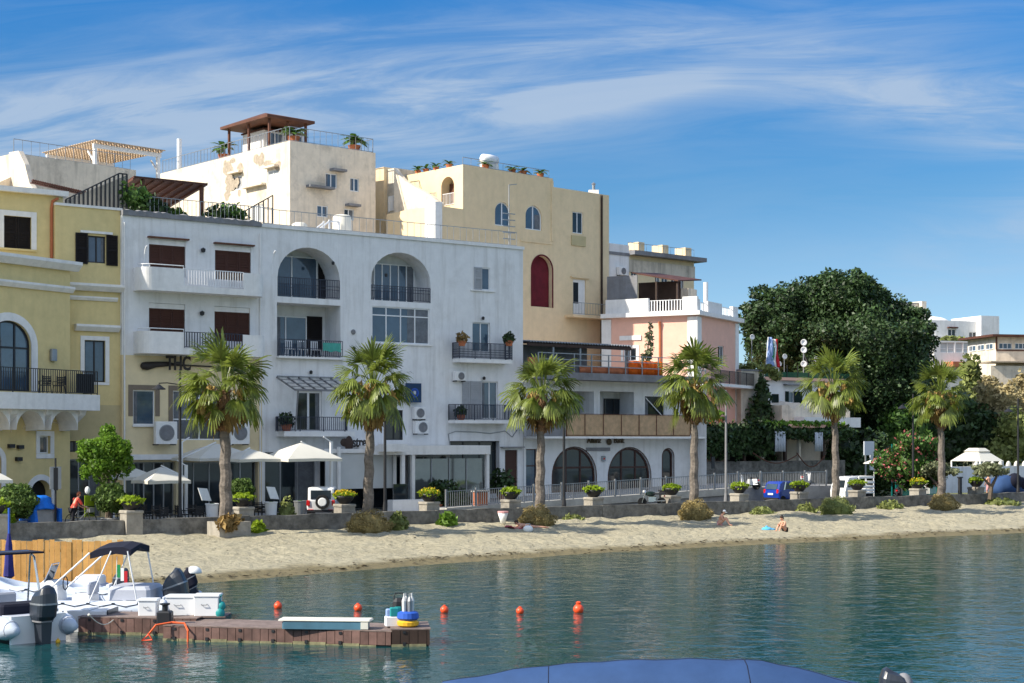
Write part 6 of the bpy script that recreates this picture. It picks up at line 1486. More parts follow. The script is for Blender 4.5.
# ================================================================== low plants
def gb(px, py):
    z = 0.5
    for i in range(12):
        x, y = G(px, py, z); s = x*math.cos(A36)+y*math.sin(A36); D = -x*math.sin(A36)+y*math.cos(A36); z = beach_z(s, D) if D < 74 else 0.86
    return x, y, z
def mound(px, py_b, py_t, wpx, label, m='leaf_mound', seed=1, n=5500, size=0.06, D=72.9, name='shrub_mound', cat='shrub', grp='rounded shrubs at the palm feet'):
    x, y = Q(px, D); Y = y; rx = wpx/2*Y/F; zt = ZY(py_t, Y); zb = 0.62; h = zt-zb
    t = thing(name, label, cat, (x,y,zb), A36, grp); leaves('foliage', m, t, [(0,0,h*0.3,rx,rx*0.72,h*0.7),(-rx*0.4,0,h*0.35,rx*0.6,rx*0.6,h*0.55),(rx*0.4,0,h*0.3,rx*0.6,rx*0.6,h*0.55)], n, size, seed, 0.9, 0.84); MB().tube([(0,0,-0.1),(0,0,h*0.5)],0.1,6).build('stem','bark',t)
mound(369,534,512,46,'dry brown clipped mound at the second palm foot',seed=1,D=71.4)
mound(537,523,507,38,'green topped mound at the third palm foot behind the sunbather','leaf_mound',2,D=71.4)
mound(695,516,501,36,'straw coloured mound at the fourth palm foot',seed=3,D=71.4)
mound(836,511,498,38,'greenish mound at the fifth palm foot','leaf_brush',4,D=71.4)
mound(944,507,495,34,'straw and green mound at the sixth palm foot',seed=5,D=71.4)
mound(447,528,514,18,'bright leafy weed on the sand below the veranda bowl','leaf_bright',6,260,0.25,73.2,'weed','plant','weeds on the sand along the wall')
mound(398,530,514,20,'pale green grass tuft beside the second palm mound','leaf_brush',7,500,0.18,72.6,'weed','plant','weeds on the sand along the wall')
mound(258,535,522,16,'small yellow flowering weed beside the first palm box','leaf_lime',8,220,0.2,73.2,'weed','plant','weeds on the sand along the wall')
mound(573,520,515,24,'low grass tuft under the bank bowls','leaf_brush',9,260,0.2,73.3,'weed','plant','weeds on the sand along the wall')
mound(762,514,508,24,'low green tuft behind the white hatted sunbather','leaf_brush',10,320,0.2,73.2,'weed','plant','weeds on the sand along the wall')
mound(890,510,501,28,'low grass between the pickup and the teal fence','leaf_brush',11,400,0.2,73.2,'weed','plant','weeds on the sand along the wall')
mound(1002,505,499,40,'low green ground plants at the far right of the wall','leaf_brush',12,500,0.2,73.2,'weed','plant','weeds on the sand along the wall')
mound(806,512,505,22,'grass tuft left of the fifth palm mound','leaf_brush',14,300,0.2,73.2,'weed','plant','weeds on the sand along the wall')
def topiary(px, py_c, wpx, D, label, seed, m='leaf_box'):
    x, y = Q(px, D); r = wpx/2*y/F; zc = ZY(py_c, y)-1.2
    t = thing('clipped_bush', label, 'bush', (x,y,1.2), 0, 'clipped round bushes on the promenade'); leaves('foliage', m, t, [(0,0,zc,r,r,r*0.85)], 1800, 0.13, seed, 0.9, 0.85)
    MB().tube([(0,0,0),(0,0,zc)],0.08,6).build('stem','bark',t); MB().lathe([(0.3,0),(0.5,0.4),(0.45,0.42)],n=12).build('pot','concrete',t)
topiary(17,501,36,76.0,'widest clipped bush left of the blue tarpaulin',1); topiary(110.5,498,30,75.9,'clipped ball bush beside the leafy tree',2); topiary(242,489,22,76.6,'clipped ball bush right of the first palm trunk',3)
mound(4,521,505,26,'bright bush at the left edge behind the wall','leaf_lime',21,400,0.16,75.6,'green_shrub','shrub',None)
mound(287,515,499,18,'small bushy plant between the white buckets','leaf_brush',22,400,0.16,76.2,'potted_shrub','shrub',None)
# small leafy street tree
x, y = Q(107,76.8); t = thing('street_tree', 'small bright leafy tree between the yellow villa and the parasols', 'tree', (x,y,1.2)); 
MB().tube([(0,0,0),(0.1,0,1.6),(0.05,0,2.6)],[0.13,0.11,0.06],7).tube([(0.1,0,1.5),(-0.6,0,2.8)],[0.07,0.03]).tube([(0.1,0,1.5),(0.7,0.1,2.9)],[0.07,0.03]).build('trunk','bark',t)
leaves('crown','leaf_bright',t,blobs_around((-0.1,0,3.35),(1.3,1.2,1.65),20,0.32,5),8000,0.115,5,0.5)
# ================================================================== street lamps
LL = ['street lamp with left arm in front of the yellow ground floor sign','street lamp rising behind the second palm','street lamp rising right of the third palm','grey green street lamp right of the fourth palm','street lamp before the pink oleander','street lamp at the far right edge']
for i, (px, pyt) in enumerate(((180,369),(385,384),(564,387),(726,390),(913,394),(1018,398))):
    x, y = Q(px, 75.9); h = ZY(pyt, y)-1.2; t = thing('street_lamp', LL[i], 'street lamp', (x,y,1.2), A36, 'street lamps along the promenade')
    MB().lathe([(0.14,0),(0.14,0.4),(0.09,0.9),(0.06,h)],n=10).build('pole','iron' if i != 3 else 'slab_grey',t)
    MB().tube([(0,0,h-0.8),(-0.7,0,h-0.72),(-1.15,0,h-0.75)],0.03,6).build('arm','iron',t); MB().lathe([(0.05,0.25),(0.12,0.18),(0.34,0.02),(0.34,-0.02)],(-1.15,0,h-1.05),14).build('lamp_shade','black_plastic',t)
# ================================================================== parasols
def parasol(px, py_a, py_e, wpx, D, label, pole_dx, rz=A36):
    x, y = Q(px, D); a = wpx*y/F/1.395/2; za, ze = ZY(py_a, y)-1.2, ZY(py_e, y)-1.2
    t = thing('parasol', label, 'parasol', (x,y,1.2), rz, 'white parasols of the restaurants'); n = 8
    mb = MB(); rings = []
    for k in range(n+1):
        f = k/n; s_ = 0.02+(a-0.02)*f; z = za-(za-ze)*(0.75*f+0.25*f**2)
        rings.append([(-s_,-s_,z),(0,-s_*0.985,z+0.03*f),(s_,-s_,z),(s_*0.985,0,z+0.03*f),(s_,s_,z),(0,s_*0.985,z+0.03*f),(-s_,s_,z),(-s_*0.985,0,z+0.03*f)])
    mb.loft(rings, cap=False); e = 0.16; r0 = rings[-1]; mb.loft([r0, [(p[0],p[1],p[2]-e) for p in r0]], cap=False); mb.build('canopy','canvas',t)
    xp = (a+0.25)*pole_dx; mb = MB(); mb.box(xp-0.07,xp+0.07,-0.07,0.07,0,za+0.1); mb.build('pole','white_metal',t)
    MB().bar((xp,0,za*0.8),(0,0,za+0.08),0.07).bar((xp,0,za+0.05),(xp-0.5*pole_dx,0,za+0.35),0.06).build('arm','white_metal',t)
    MB().box(xp-0.5,xp+0.5,-0.5,0.5,0,0.1).build('base','concrete',t)
    mb = MB()
    for q in ((-a,-a),(a,-a),(a,a),(-a,a)): mb.bar((0,0,za-0.06),(q[0]*0.98,q[1]*0.98,ze-0.06),0.035)
    mb.build('ribs','grey_metal',t)
parasol(161,467,480.5,62,78.7,'low front parasol beside the street lamp near the first palm',1)
parasol(134,468,477,48,82.0,'small half hidden parasol behind the low front parasol',-1)
parasol(216,443.5,458,92,82.6,'shaded parasol behind the first palm trunk',-1)
parasol(250,449,459,64,79.3,'parasol tucked under the left edge of the largest sunny parasol',-1)
parasol(301,443,458.5,84,78.8,'largest sunny parasol above the white jeep',1)
parasol(-8,470,480,44,78.2,'parasol cut by the left edge of the photo',-1)
# ================================================================== veranda of the cafe
V = Fr(Q(402,81.6), 36, 1.2)
v = V.root('cafe_veranda', 'white flat roofed glass veranda in front of the white house', 'veranda')
xa, xb = V.x(378), V.x(490.5); zr = V.z(445,454.5); zt = V.z(445,445.5)
MB().box(xa,xb,0,3.3,zr,zt).build('roof','white_trim',v); MB().box(xa,V.x(402),-0.6,-0.003,zr+0.2,zt+0.1).build('fascia','white_trim',v)
for px in (404,414,488.5): MB().box(V.x(px)-0.11,V.x(px)+0.11,0.05,0.27,0,zr-0.003).build('post','white_trim',v)
gp = mat('veranda_glass',(0.09,0.10,0.10),rough=0.06,var=0.4,scale=0.5,spec=1.0,ior=1.7)
M['veranda_glass'] = gp
MB().box(V.x(416),V.x(486),0.3,0.33,0.6,zr-0.25).build('glass_front','veranda_glass',v); MB().box(V.x(416),V.x(486),0.28,0.36,0.2,0.595).build('sill_wall','wood_dark',v)
mb = MB()
for k in range(1,4): x = V.x(416)+(V.x(486)-V.x(416))*k/4; mb.box(x-0.03,x+0.03,0.24,0.29,0.6,zr-0.25)
mb.build('mullions','grey_metal',v)
MB().box(V.x(334),V.x(402),1.0,1.06,V.z(368,489),V.z(368,453)).build('roller_blind','pale_blind',v); MB().box(V.x(332),V.x(404),0.9,3.0,V.z(368,453)+0.003,V.z(368,449)).build('blind_box','white_trim',v)
for px in (346,402): MB().box(V.x(px)-0.08,V.x(px)+0.08,0.75,0.9,0,V.z(px,447)).build('post','white_trim',v)
MB().box(V.x(384),V.x(417.5),-1.0,-0.4,0,V.z(400,500,-1.0)).build('planter_wall','white_trim',v)
MB().box(V.x(390),V.x(404),-0.38,-0.36,0.3,V.z(398,484,-0.4)).build('glass_panel','glass_dark',v)
for i,(px,D,lab,zc,r) in enumerate(((449,80.8,'dark potted shrub before the veranda glass',1.0,0.8),(459,80.8,'low dark leafy plant inside the veranda corner',0.7,0.6),(502,83.6,'dark plant beside the brown house door',1.2,0.8),(437,80.9,'dark tall potted plant beside the veranda post',1.3,0.5))):
    x,y = Q(px,D); t = thing('potted_shrub', lab, 'plant', (x,y,1.2 if i != 2 else 1.6)); leaves('foliage','leaf_dark',t,[(0,0,zc,r,r*0.8,r),(0.2,0,zc*0.7,r*0.8,r*0.7,r*0.6)],500,0.2,i,0.5); MB().lathe([(0.25,0),(0.35,0.4),(0.3,0.42)],n=10).build('pot','terracotta',t)
# ================================================================== fence along the raised footpath
fe = thing('footpath_fence', 'long grey barred metal fence along the raised footpath before the bank', 'fence', (*QL(SW[0],79.05),1.45), A36)
L = SW[1]-SW[0]; sl_ = (2.25-1.45)/L
railing(fe, [(0.1,0,0.0),(L,0,L*sl_)], 1.0, 'grey_metal', 0.16, r=0.014, name='bars'); fe2 = railing(fe, [(L+0.1,0,0.8),(L+8.6,0,0.8)], 1.0, 'grey_metal', 0.16, r=0.014, name='bars')
for k in range(16): x = 0.1+(L+8.4)*k/15; z = min(x,L)*sl_; MB().box(x-0.05,x+0.05,-0.06,0.04,z,z+1.12).build('post','grey_metal',fe)
x,y = Q(480,79.6); t = thing('brick_box','squat red brick block behind the fence','box',(x,y,1.5),A36); MB().rbox(-0.4,0.4,-0.3,0.3,0,0.85,0.03).build('body','terracotta',t); MB().box(-0.44,0.44,-0.34,0.34,0.853,0.93).build('lid','concrete',t)
# ================================================================== terrace furniture
def chair_proto():
    t = thing('terrace_chair','x','chair',(0,0,1.2),0,'black terrace chairs'); s_=0.24
    MB().rbox(-s_,s_,-s_,s_,0.42,0.47,0.03).build('seat','black_plastic',t)
    b = MB(); 
    for k in range(5): b.box(-s_+0.02,s_-0.02,s_-0.03,s_,0.5+k*0.085,0.56+k*0.085)
    b.box(-s_,-s_+0.03,s_-0.04,s_+0.01,0.47,0.95); b.box(s_-0.03,s_,s_-0.04,s_+0.01,0.47,0.95); b.build('backrest','black_plastic',t)
    for x in (-1,1):
        for y in (-1,1): MB().bar((x*(s_-0.03),y*(s_-0.03),0.42),(x*s_,y*(s_+0.02),0),0.035).build('leg','black_plastic',t)
        MB().box(x*s_-0.02,x*s_+0.02,-s_,s_,0.64,0.67).bar((x*s_,-s_+0.02,0.47),(x*s_,-s_+0.02,0.65),0.03).build('armrest','black_plastic',t)
    return t
def table_proto():
    t = thing('terrace_table','x','table',(0,0,1.2),0,'dark terrace tables'); MB().box(-0.4,0.4,-0.4,0.4,0.72,0.75).build('table_top','black_plastic',t); MB().tube([(0,0,0),(0,0,0.72)],0.04).build('leg','iron',t); MB().lathe([(0.25,0),(0.25,0.03),(0.05,0.05)],n=12).build('base','iron',t)
    return t
cp_, tp_ = chair_proto(), table_proto(); first = [True, True]
def put(proto, which, px, D, rz, label):
    o = proto if first[which] else copy_tree(proto); first[which] = False
    x, y = Q(px, D); o.location = (x,y,1.2); o.rotation_euler.z = rz; o['label'] = label
spots = [(160,76.8),(196,76.9),(128,79.4),(262,77.6)]
tl = ['dark terrace table behind the wall near the street lamp','dark terrace table behind the wall left of the first palm','dark terrace table under the low front parasol','dark terrace table beside the dense bush and white menu board']
for i,(px,D) in enumerate(spots): put(tp_,1,px,D,A36,tl[i])
cl = []
for i,(px,D) in enumerate(spots):
    nm = ['the street lamp table','the table left of the first palm','the table under the low parasol','the table by the menu board'][i]
    for k,(dx,dD,side) in enumerate(((-13,0,'left'),(13,0,'right'),(-2,0.8,'facade'),(2,-0.7,'sea'))):
        put(cp_,0,px+dx,D+dD,A36+[PI/2,-PI/2,0,PI][k],'black terrace chair on the %s side of %s' % (side, nm))
# menu boards, white buckets, sign post
for i,(px,lab) in enumerate(((206,'white tilted menu board left of the first palm trunk'),(274,'white tilted menu board left of the white jeep'))):
    x,y = Q(px,77.3); t = thing('menu_board',lab,'board',(x,y,1.2),A36+0.3,'white menu boards'); mb = MB(); mb.add([(-0.35,-0.1,1.15),(0.3,-0.1,1.1),(0.22,0.15,1.75),(-0.42,0.15,1.8),(-0.35,-0.07,1.14),(0.3,-0.07,1.09),(0.22,0.18,1.74),(-0.42,0.18,1.79)],[(0,1,2,3),(7,6,5,4),(0,4,5,1),(1,5,6,2),(2,6,7,3),(3,7,4,0)]); mb.build('panel','white_cloth',t); MB().tube([(0,0,0),(0,0,1.3)],0.03).build('stand','iron',t)
for i,(px,D,lab) in enumerate(((212,75.8,'white bucket pot against the first palm'),(271,76.0,'white bucket pot below the right menu board'),(300,76.6,'grey litter bin beside the jeep spare wheel'))):
    x,y = Q(px,D); t = thing('bucket_pot',lab,'pot',(x,y,1.2),0); MB().lathe([(0.27,0),(0.33,0.95),(0.36,0.97),(0.36,1.03),(0.3,1.0)],n=14).build('tub',('white_metal','white_metal','grey_metal')[i],t); MB().lathe([(0.3,0.98),(0.05,1.05)],n=12).build('filling','leaf_mid',t)
x,y = Q(55.5,76.2); t = thing('sign_post','dark slim post with a narrow framed notice before the yellow villa','sign',(x,y,1.2),A36); MB().tube([(0,0,0),(0,0,ZY(458,y)-1.2)],0.05).build('post','iron',t); MB().box(-0.28,0.28,-0.03,0.03,1.9,3.0).build('frame','grey_metal',t); MB().box(-0.1,0.1,-0.07,-0.033,1.85,2.95).build('notice','iron',t)
x,y = Q(89.5,76.6); t = thing('menu_stand','olive green menu stand with a white globe beside the cyclist','board',(x,y,1.2),A36); MB().box(-0.25,0.25,-0.04,0.04,0.5,1.55).build('panel','leaf_lime',t); MB().ell((-0.1,0,1.8),(0.14,0.14,0.2),10,6).build('globe','white_metal',t); MB().box(-0.03,0.03,-0.02,0.02,0,0.5).build('leg','iron',t)
MB().box(-0.26,0.26,-0.055,-0.042,0.98,1.03).build('band','iron',t)
# blue tarpaulin over a stall
x,y = Q(40,76.6); t = thing('covered_stall','small stall wrapped in a bright blue tarpaulin','stall',(x,y,1.2),A36+0.35)
mb = MB(); mb.rbox(-0.72,0.72,-0.5,0.5,0.25,1.0,0.1,0.9); mb.build('table','concrete',t)
g = random.Random(2); rings = []
for k,(w_,z) in enumerate(((1.0,0.15),(1.02,0.5),(0.92,0.95),(0.9,1.02),(0.62,1.22),(0.58,1.45),(0.3,1.58))): rings.append([(w_*math.cos(a)*(1+0.06*math.sin(a*7+k)), 0.72*w_*math.sin(a)*(1+0.06*math.cos(a*9)), z+0.03*math.sin(a*6)) for a in [2*PI*j/28 for j in range(28)]])
mb = MB(); mb.loft(rings[2:]); mb.build('tarpaulin','tarp',t,True); mb = MB(); mb.loft([r[14:22]+r[20:13:-1] for r in rings[:3]],False); 
for s_ in (-1,1): MB().loft([[(s_*0.95,-0.5,0),(s_*0.8,-0.68,0),(s_*0.6,-0.66,0.0),(s_*0.85,0.5,0)],[(s_*0.95,-0.45,0.95),(s_*0.85,-0.6,0.95),(s_*0.7,-0.62,0.95),(s_*0.85,0.5,0.95)]]).build('tarpaulin_side','tarp',t)

# ================================================================== right end: white wall, gazebo, fence
Rw = Fr(Q(930,84), 36, 1.2)
rw2 = Rw.root('garden_wall', 'white plastered garden wall with scalloped sunlit top at the right edge', 'wall')
xa, xb = 0, Rw.x(1060); zt = Rw.z(975,466.5)
MB().box(xa,xb,0,0.35,0,zt).build('wall','white_wall',rw2); 
for px in range(978,1060,8): MB().ell((Rw.x(px),0.15,zt),(0.26,0.2,0.42),10,5,0.0).build('scallop','canvas',rw2)
MB().box(xa-0.3,xa+0.2,-0.2,0.6,0,zt+0.2).build('end_pier','white_trim',rw2)
gz_ = Rw.root('gazebo', 'white two tier fabric gazebo roof above the white wall', 'gazebo'); gz_.location = Rw.W(Rw.x(977,5),5,0)
a = 1.6; zl = Rw.z(977,461,5); zm = Rw.z(977,452,5); za = Rw.z(977,448,5)
mb = MB(); mb.loft([[(-a,-a,zl),(a,-a,zl),(a,a,zl),(-a,a,zl)],[(-0.7,-0.7,zm),(0.7,-0.7,zm),(0.7,0.7,zm),(-0.7,0.7,zm)]]); mb.loft([[(-0.8,-0.8,zm+0.05),(0.8,-0.8,zm+0.05),(0.8,0.8,zm+0.05),(-0.8,0.8,zm+0.05)],[(-0.5,-0.5,za),(0.5,-0.5,za),(0.5,0.5,za),(-0.5,0.5,za)]]); mb.build('canopy','canvas',gz_)
for x_ in (-1,1):
    for y_ in (-1,1): MB().box(x_*a*0.95-0.06,x_*a*0.95+0.06,y_*a*0.95-0.06,y_*a*0.95+0.06,0,zl-0.01).build('post','white_metal',gz_)
MB().box(-a,a,-0.1,0.1,1.2,zl-0.9).build('back_panel','terracotta',gz_)
tf = thing('teal_fence','teal green wire fence panels below the pink oleander','fence',(*Q(897,80.5),1.2),A36)
xb_ = Qs(938,80.5)-Qs(897,80.5); M['teal_net'] = mat('teal_fence_paint',(0.0,0.12,0.11),rough=0.5); mb = MB()
for k in range(int(xb_/0.14)): mb.box(k*0.14,k*0.14+0.05,0,0.03,0.05,2.1)
for z in (0.1,0.8,1.5,2.05): mb.box(0,xb_,0.035,0.06,z,z+0.05)
mb.build('panel','teal_net',tf)
for k in range(4): MB().box(xb_*k/3-0.05,xb_*k/3+0.05,0.065,0.14,0,2.4).build('post','teal_net',tf)
t = thing('info_post','tall teal post with a narrow pale notice left of the oleander','sign',(*Q(892,78.5),1.2),A36); MB().tube([(0,0,0),(0,0,4.0)],0.06).build('post','teal_net',t); MB().box(-0.15,0.3,-0.12,-0.07,1.2,2.8).build('notice','canvas_shade',t)
t = thing('white_board','tilted white panel standing behind the pickup under the dark fig','board',(*Q(867,86),1.2),A36); MB().bar((0,0,4.2),(1.0,0,5.2),1.2,0.1) if False else MB().box(-0.3,0.85,0,0.1,3.1,4.2).build('panel','canvas_shade',t); MB().box(0.75,1.7,0.3,0.4,1.9,3.3).build('panel','canvas_shade',t); MB().box(-0.05,0.05,0.11,0.2,0,3.3).build('post','grey_metal',t)
t = thing('small_parasol','small pale flat parasol behind the white pickup','parasol',(*Q(874,80),1.2)); MB().lathe([(0.8,2.55),(0.75,2.62),(0.3,2.8),(0.03,2.85)],n=14).build('canopy','canvas',t); MB().tube([(0,0,0),(0,0,2.8)],0.03).build('pole','white_metal',t)
t = thing('covered_boat','dark blue covered dinghy on the promenade at the right edge','boat',(*Q(1006,79.5),1.2),A36)
MB().loft([[(-1.6,-0.2,0.1),(-1.6,0.2,0.1),(-1.6,0.2,0.6),(-1.6,-0.2,0.6)],[(-1.2,-0.7,0),(-1.2,0.7,0),(-1.2,0.6,1.2),(-1.2,-0.6,1.2)],[(0,-0.9,0),(0,0.9,0),(0,0.6,1.55),(0,-0.6,1.5)],[(1.6,-0.8,0),(1.6,0.8,0),(1.6,0.5,1.3),(1.6,-0.5,1.25)]]).build('cover','blue_cover',t,True); MB().ell((0.4,-0.5,1.0),(0.8,0.5,0.7),12,8).ell((1.3,-0.4,0.8),(0.6,0.5,0.6),10,6).build('bundle','navy_canvas',t,True); MB().box(-1.2,1.5,-0.6,0.6,-0.02,0.0).build('trailer','iron',t)
t = thing('stand_heater','slim dark stand before the white garden wall','stand',(*Q(960,80),1.2),A36); MB().box(-0.12,0.12,-0.1,0.1,0.1,1.35).box(-0.2,0.5,-0.15,0.15,0,0.1).build('post','iron',t); MB().box(-0.2,0.2,-0.13,0.13,1.353,1.45).build('cap','iron',t)

# chairs on the villa balcony
for i, px in enumerate((45, 59)):
    o = copy_tree(cp_); o.location = A.W(A.x(px,-1.1), -1.1, bz1+0.005); o.rotation_euler.z = A.a+PI*0.9; o['label'] = ['dark chair nearer the arched door on the villa balcony','dark chair nearer the yellow screen on the villa balcony'][i]; o['group'] = 'chairs on the villa balcony'
# ================================================================== VEHICLES (x forward, z up)
def wheel(root, x, y, r, w=0.2, rim='steel', side=1):
    t = MB().lathe([(r*0.62,-w/2),(r*0.95,-w/2),(r,-w/4),(r,w/4),(r*0.95,w/2),(r*0.62,w/2)],(x,y,r),20,'y').build('wheel','rubber',root)
    mb = MB().lathe([(r*0.6,-w*0.42),(r*0.6,w*0.42)],(x,y,r),16,'y'); mb.lathe([(r*0.18,-0.04*side),(r*0.12,0.02*side)],(x,y+side*w*0.46,r),8,'y'); mb.build('rim',rim,t)
    return t
def carbody(root, prof, wd, m, cham=0.08, name='body'):
    """side profile extruded with rounded shoulders"""
    n = len(prof); h = wd/2; cx = sum(p[0] for p in prof)/n; cz = sum(p[1] for p in prof)/n
    def ring(y, k): return [(cx+(p[0]-cx)*k, y, cz+(p[1]-cz)*k) for p in prof]
    return MB().loft([ring(-h,0.93),ring(-h+cham*0.4,0.975),ring(-h+cham,1),ring(h-cham,1),ring(h-cham*0.4,0.975),ring(h,0.93)]).build(name, m, root)
# jeep: its rear with the spare wheel faces the sea
x,y = Q(323.5,78.2); jp = thing('jeep','small white boxy jeep with black spare wheel on its rear door','car',(x,y,1.2),math.radians(92))
carbody(jp,[(-1.75,0.35),(-1.78,0.95),(-1.0,1.0),(0.55,1.0),(1.6,0.92),(1.72,0.7),(1.7,0.35)],1.56,'paint_white')
carbody(jp,[(-1.74,0.96),(-1.62,1.62),(-1.5,1.7),(0.2,1.72),(0.35,1.66),(0.75,1.0)],1.42,'paint_white',0.12,'cabin')
MB().box(-1.73,-1.70,-0.55,0.55,1.08,1.55).xf(Matrix.Translation((-0.0,0,0))).build('rear_window','glass_dark',jp).location = (-0.02,0,0)
for s in (-1,1):
    MB().box(-1.4,-0.5,s*0.715,s*0.725,1.1,1.55).build('side_window','glass_dark',jp); MB().box(-0.4,0.3,s*0.715,s*0.725,1.1,1.55).build('door_window','glass_dark',jp)
    MB().rbox(-1.82,-1.76,s*0.68-0.09,s*0.68+0.09,0.72,1.02,0.02).build('tail_lamp','red_light',jp); MB().rbox(-1.86,-1.78,s*0.55-0.16,s*0.55+0.16,0.42,0.52,0.02).build('tail_lamp','red_light',jp)
    MB().lathe([(0.13,0),(0.1,0.05)],(1.7,s*0.5,0.72),12,'x').build('headlight','lamp_clear',jp); MB().rbox(0.35,0.5,s*0.85-0.1,s*0.85+0.1,1.05,1.22,0.03).build('side_mirror','black_plastic',jp)
    for xx in (-1.05,1.1): wheel(jp,xx,s*0.68,0.34,0.2,'steel',s)
sp = MB().lathe([(0.2,-0.1),(0.37,-0.1),(0.39,-0.03),(0.39,0.03),(0.37,0.08),(0.2,0.08)],(-1.9,-0.1,0.92),22,'x').build('spare_wheel','rubber',jp); MB().lathe([(0.24,-0.11),(0.2,-0.13),(0.02,-0.13)],(-1.9,-0.1,0.92),18,'x').build('wheel_cover','paint_white',sp)
MB().box(-1.9,-1.78,-0.75,0.75,0.35,0.5).build('bumper','black_plastic',jp)
# small blue city car, rear towards the left
x,y = Q(784,77.0); bc = thing('small_car','short bright blue two seater car behind the wall','car',(x,y,1.2),A36)
carbody(bc,[(-1.22,0.3),(-1.27,0.75),(-1.2,0.95),(0.75,0.92),(1.2,0.72),(1.25,0.35)],1.5,'paint_blue')
carbody(bc,[(-1.22,0.9),(-1.08,1.35),(-0.85,1.5),(0.1,1.52),(0.35,1.44),(0.85,0.92)],1.36,'paint_blue',0.16,'cabin')
MB().add([(-1.235,-0.52,0.98),(-1.235,0.52,0.98),(-1.115,0.5,1.34),(-1.115,-0.5,1.34),(-1.21,-0.52,0.98),(-1.21,0.52,0.98),(-1.09,0.5,1.34),(-1.09,-0.5,1.34)],[(0,3,2,1),(4,5,6,7),(0,1,5,4),(1,2,6,5),(2,3,7,6),(3,0,4,7)]).build('rear_window','glass',bc)
for s in (-1,1):
    MB().prism([(-0.6,0.98),(-0.55,1.36),(0.1,1.4),(0.6,0.98)],s*0.685,s*0.695).build('door_window','glass_dark',bc); MB().rbox(-1.27,-1.2,s*0.6-0.1,s*0.6+0.1,0.72,0.98,0.03).build('tail_lamp','red_light',bc); MB().ell((1.2,s*0.52,0.68),(0.08,0.14,0.1),10,6).build('headlight','lamp_clear',bc)
    MB().prism([(-0.75,0.95),(-0.6,1.5),(-0.5,1.5),(-0.62,0.95)],s*0.70,s*0.71).build('silver_pillar','steel',bc)
    for xx in (-0.85,0.9): wheel(bc,xx,s*0.68,0.28,0.18,'steel',s)
MB().box(-1.3,-1.272,-0.24,0.24,0.6,0.72).build('number_plate','white_metal',bc); MB().box(-1.3,-1.2,-0.7,0.7,0.28,0.42).build('bumper','black_plastic',bc)
# white three wheeled pickup, cab towards the left
x,y = Q(852,77.0); tk = thing('pickup_truck','white small cab pickup with a slatted bed behind the fifth palm','truck',(x,y,1.2),A36+PI)
carbody(tk,[(0.15,0.3),(0.12,1.0),(0.2,1.68),(0.35,1.75),(1.05,1.72),(1.2,1.55),(1.42,0.95),(1.5,0.7),(1.48,0.3)],1.4,'paint_white',0.12,'cab')
MB().add([(1.27,-0.5,1.5),(1.27,0.5,1.5),(1.46,0.55,1.0),(1.46,-0.55,1.0),(1.23,-0.5,1.5),(1.23,0.5,1.5),(1.42,0.55,1.0),(1.42,-0.55,1.0)],[(0,1,2,3),(7,6,5,4),(0,4,5,1),(1,5,6,2),(2,6,7,3),(3,7,4,0)]).build('windscreen','glass_dark',tk)
for s in (-1,1):
    MB().prism([(0.4,1.0),(0.42,1.52),(1.0,1.52),(1.2,1.0)],s*0.695,s*0.706).build('door_window','glass_dark',tk); MB().lathe([(0.1,0),(0.07,0.04)],(1.48,s*0.48,0.68),12,'x').build('headlight','lamp_clear',tk)
    wheel(tk,-1.0,s*0.6,0.26,0.18,'steel',s)
wheel(tk,1.05,0.0,0.26,0.18,'steel',1)
b = MB(); b.box(-1.55,0.05,-0.7,0.7,0.55,0.65)
for s in (-1,1):
    for z in (0.7,0.95,1.25,1.6): b.box(-1.55,0.05,s*0.66,s*0.7,z,z+0.16)
    for xx in (-1.52,-0.75,0.0): b.box(xx-0.03,xx+0.03,s*0.62,s*0.655,0.65,1.76)
for z in (0.7,0.95,1.25,1.6): b.box(-1.55,-1.5,-0.66,0.66,z,z+0.16)
b.build('slatted_bed','paint_white',tk); MB().box(-1.55,1.2,-0.3,0.3,0.35,0.54).build('chassis','iron',tk)
# motorcycle and scooters
def scooter(px, D, rz, label, body, group='parked motorbikes', moto=False, z=1.2):
    x,y = Q(px,D); t = thing('motorcycle' if moto else 'scooter', label, 'motorbike', (x,y,z), rz, group)
    wheel(t,0.62,0,0.28,0.11,'steel'); wheel(t,-0.6,0,0.28,0.13,'steel')
    MB().tube([(0.62,0.08,0.28),(0.45,0.08,0.85),(0.4,0,1.0)],0.03).tube([(0.62,-0.08,0.28),(0.45,-0.08,0.85),(0.4,0,1.0)],0.03).build('fork','steel',t); MB().tube([(0.3,-0.36,1.08),(0.4,0,1.0),(0.3,0.36,1.08)],0.02).build('handlebar','black_plastic',t)
    if moto: MB().ell((0.1,0,0.78),(0.32,0.16,0.16),12,8).build('fuel_tank',body,t); MB().rbox(-0.25,0.3,-0.16,0.16,0.3,0.65,0.05).build('engine','steel',t)
    else: MB().prism([(-0.75,0.5),(-0.7,0.75),(0.0,0.72),(0.05,0.35),(0.35,0.3),(0.45,0.95),(0.5,0.9),(0.42,0.22),(-0.1,0.22)],-0.17,0.17).build('fairing',body,t)
    MB().rbox(-0.75,0.0,-0.14,0.14,0.74,0.84,0.04).build('seat','black_plastic',t); MB().ell((0.5,0,0.92),(0.09,0.1,0.1),10,6).build('headlight','lamp_clear',t); MB().rbox(-0.82,-0.74,-0.07,0.07,0.6,0.7,0.02).build('tail_lamp','red_light',t)
    MB().tube([(-0.1,0.16,0.32),(-0.8,0.18,0.36)],0.05).build('exhaust','steel',t)
scooter(652,75.1,A36+2.6,'chrome and green motorcycle parked by the wall left of the fourth palm','green_shut',moto=True,z=1.38)
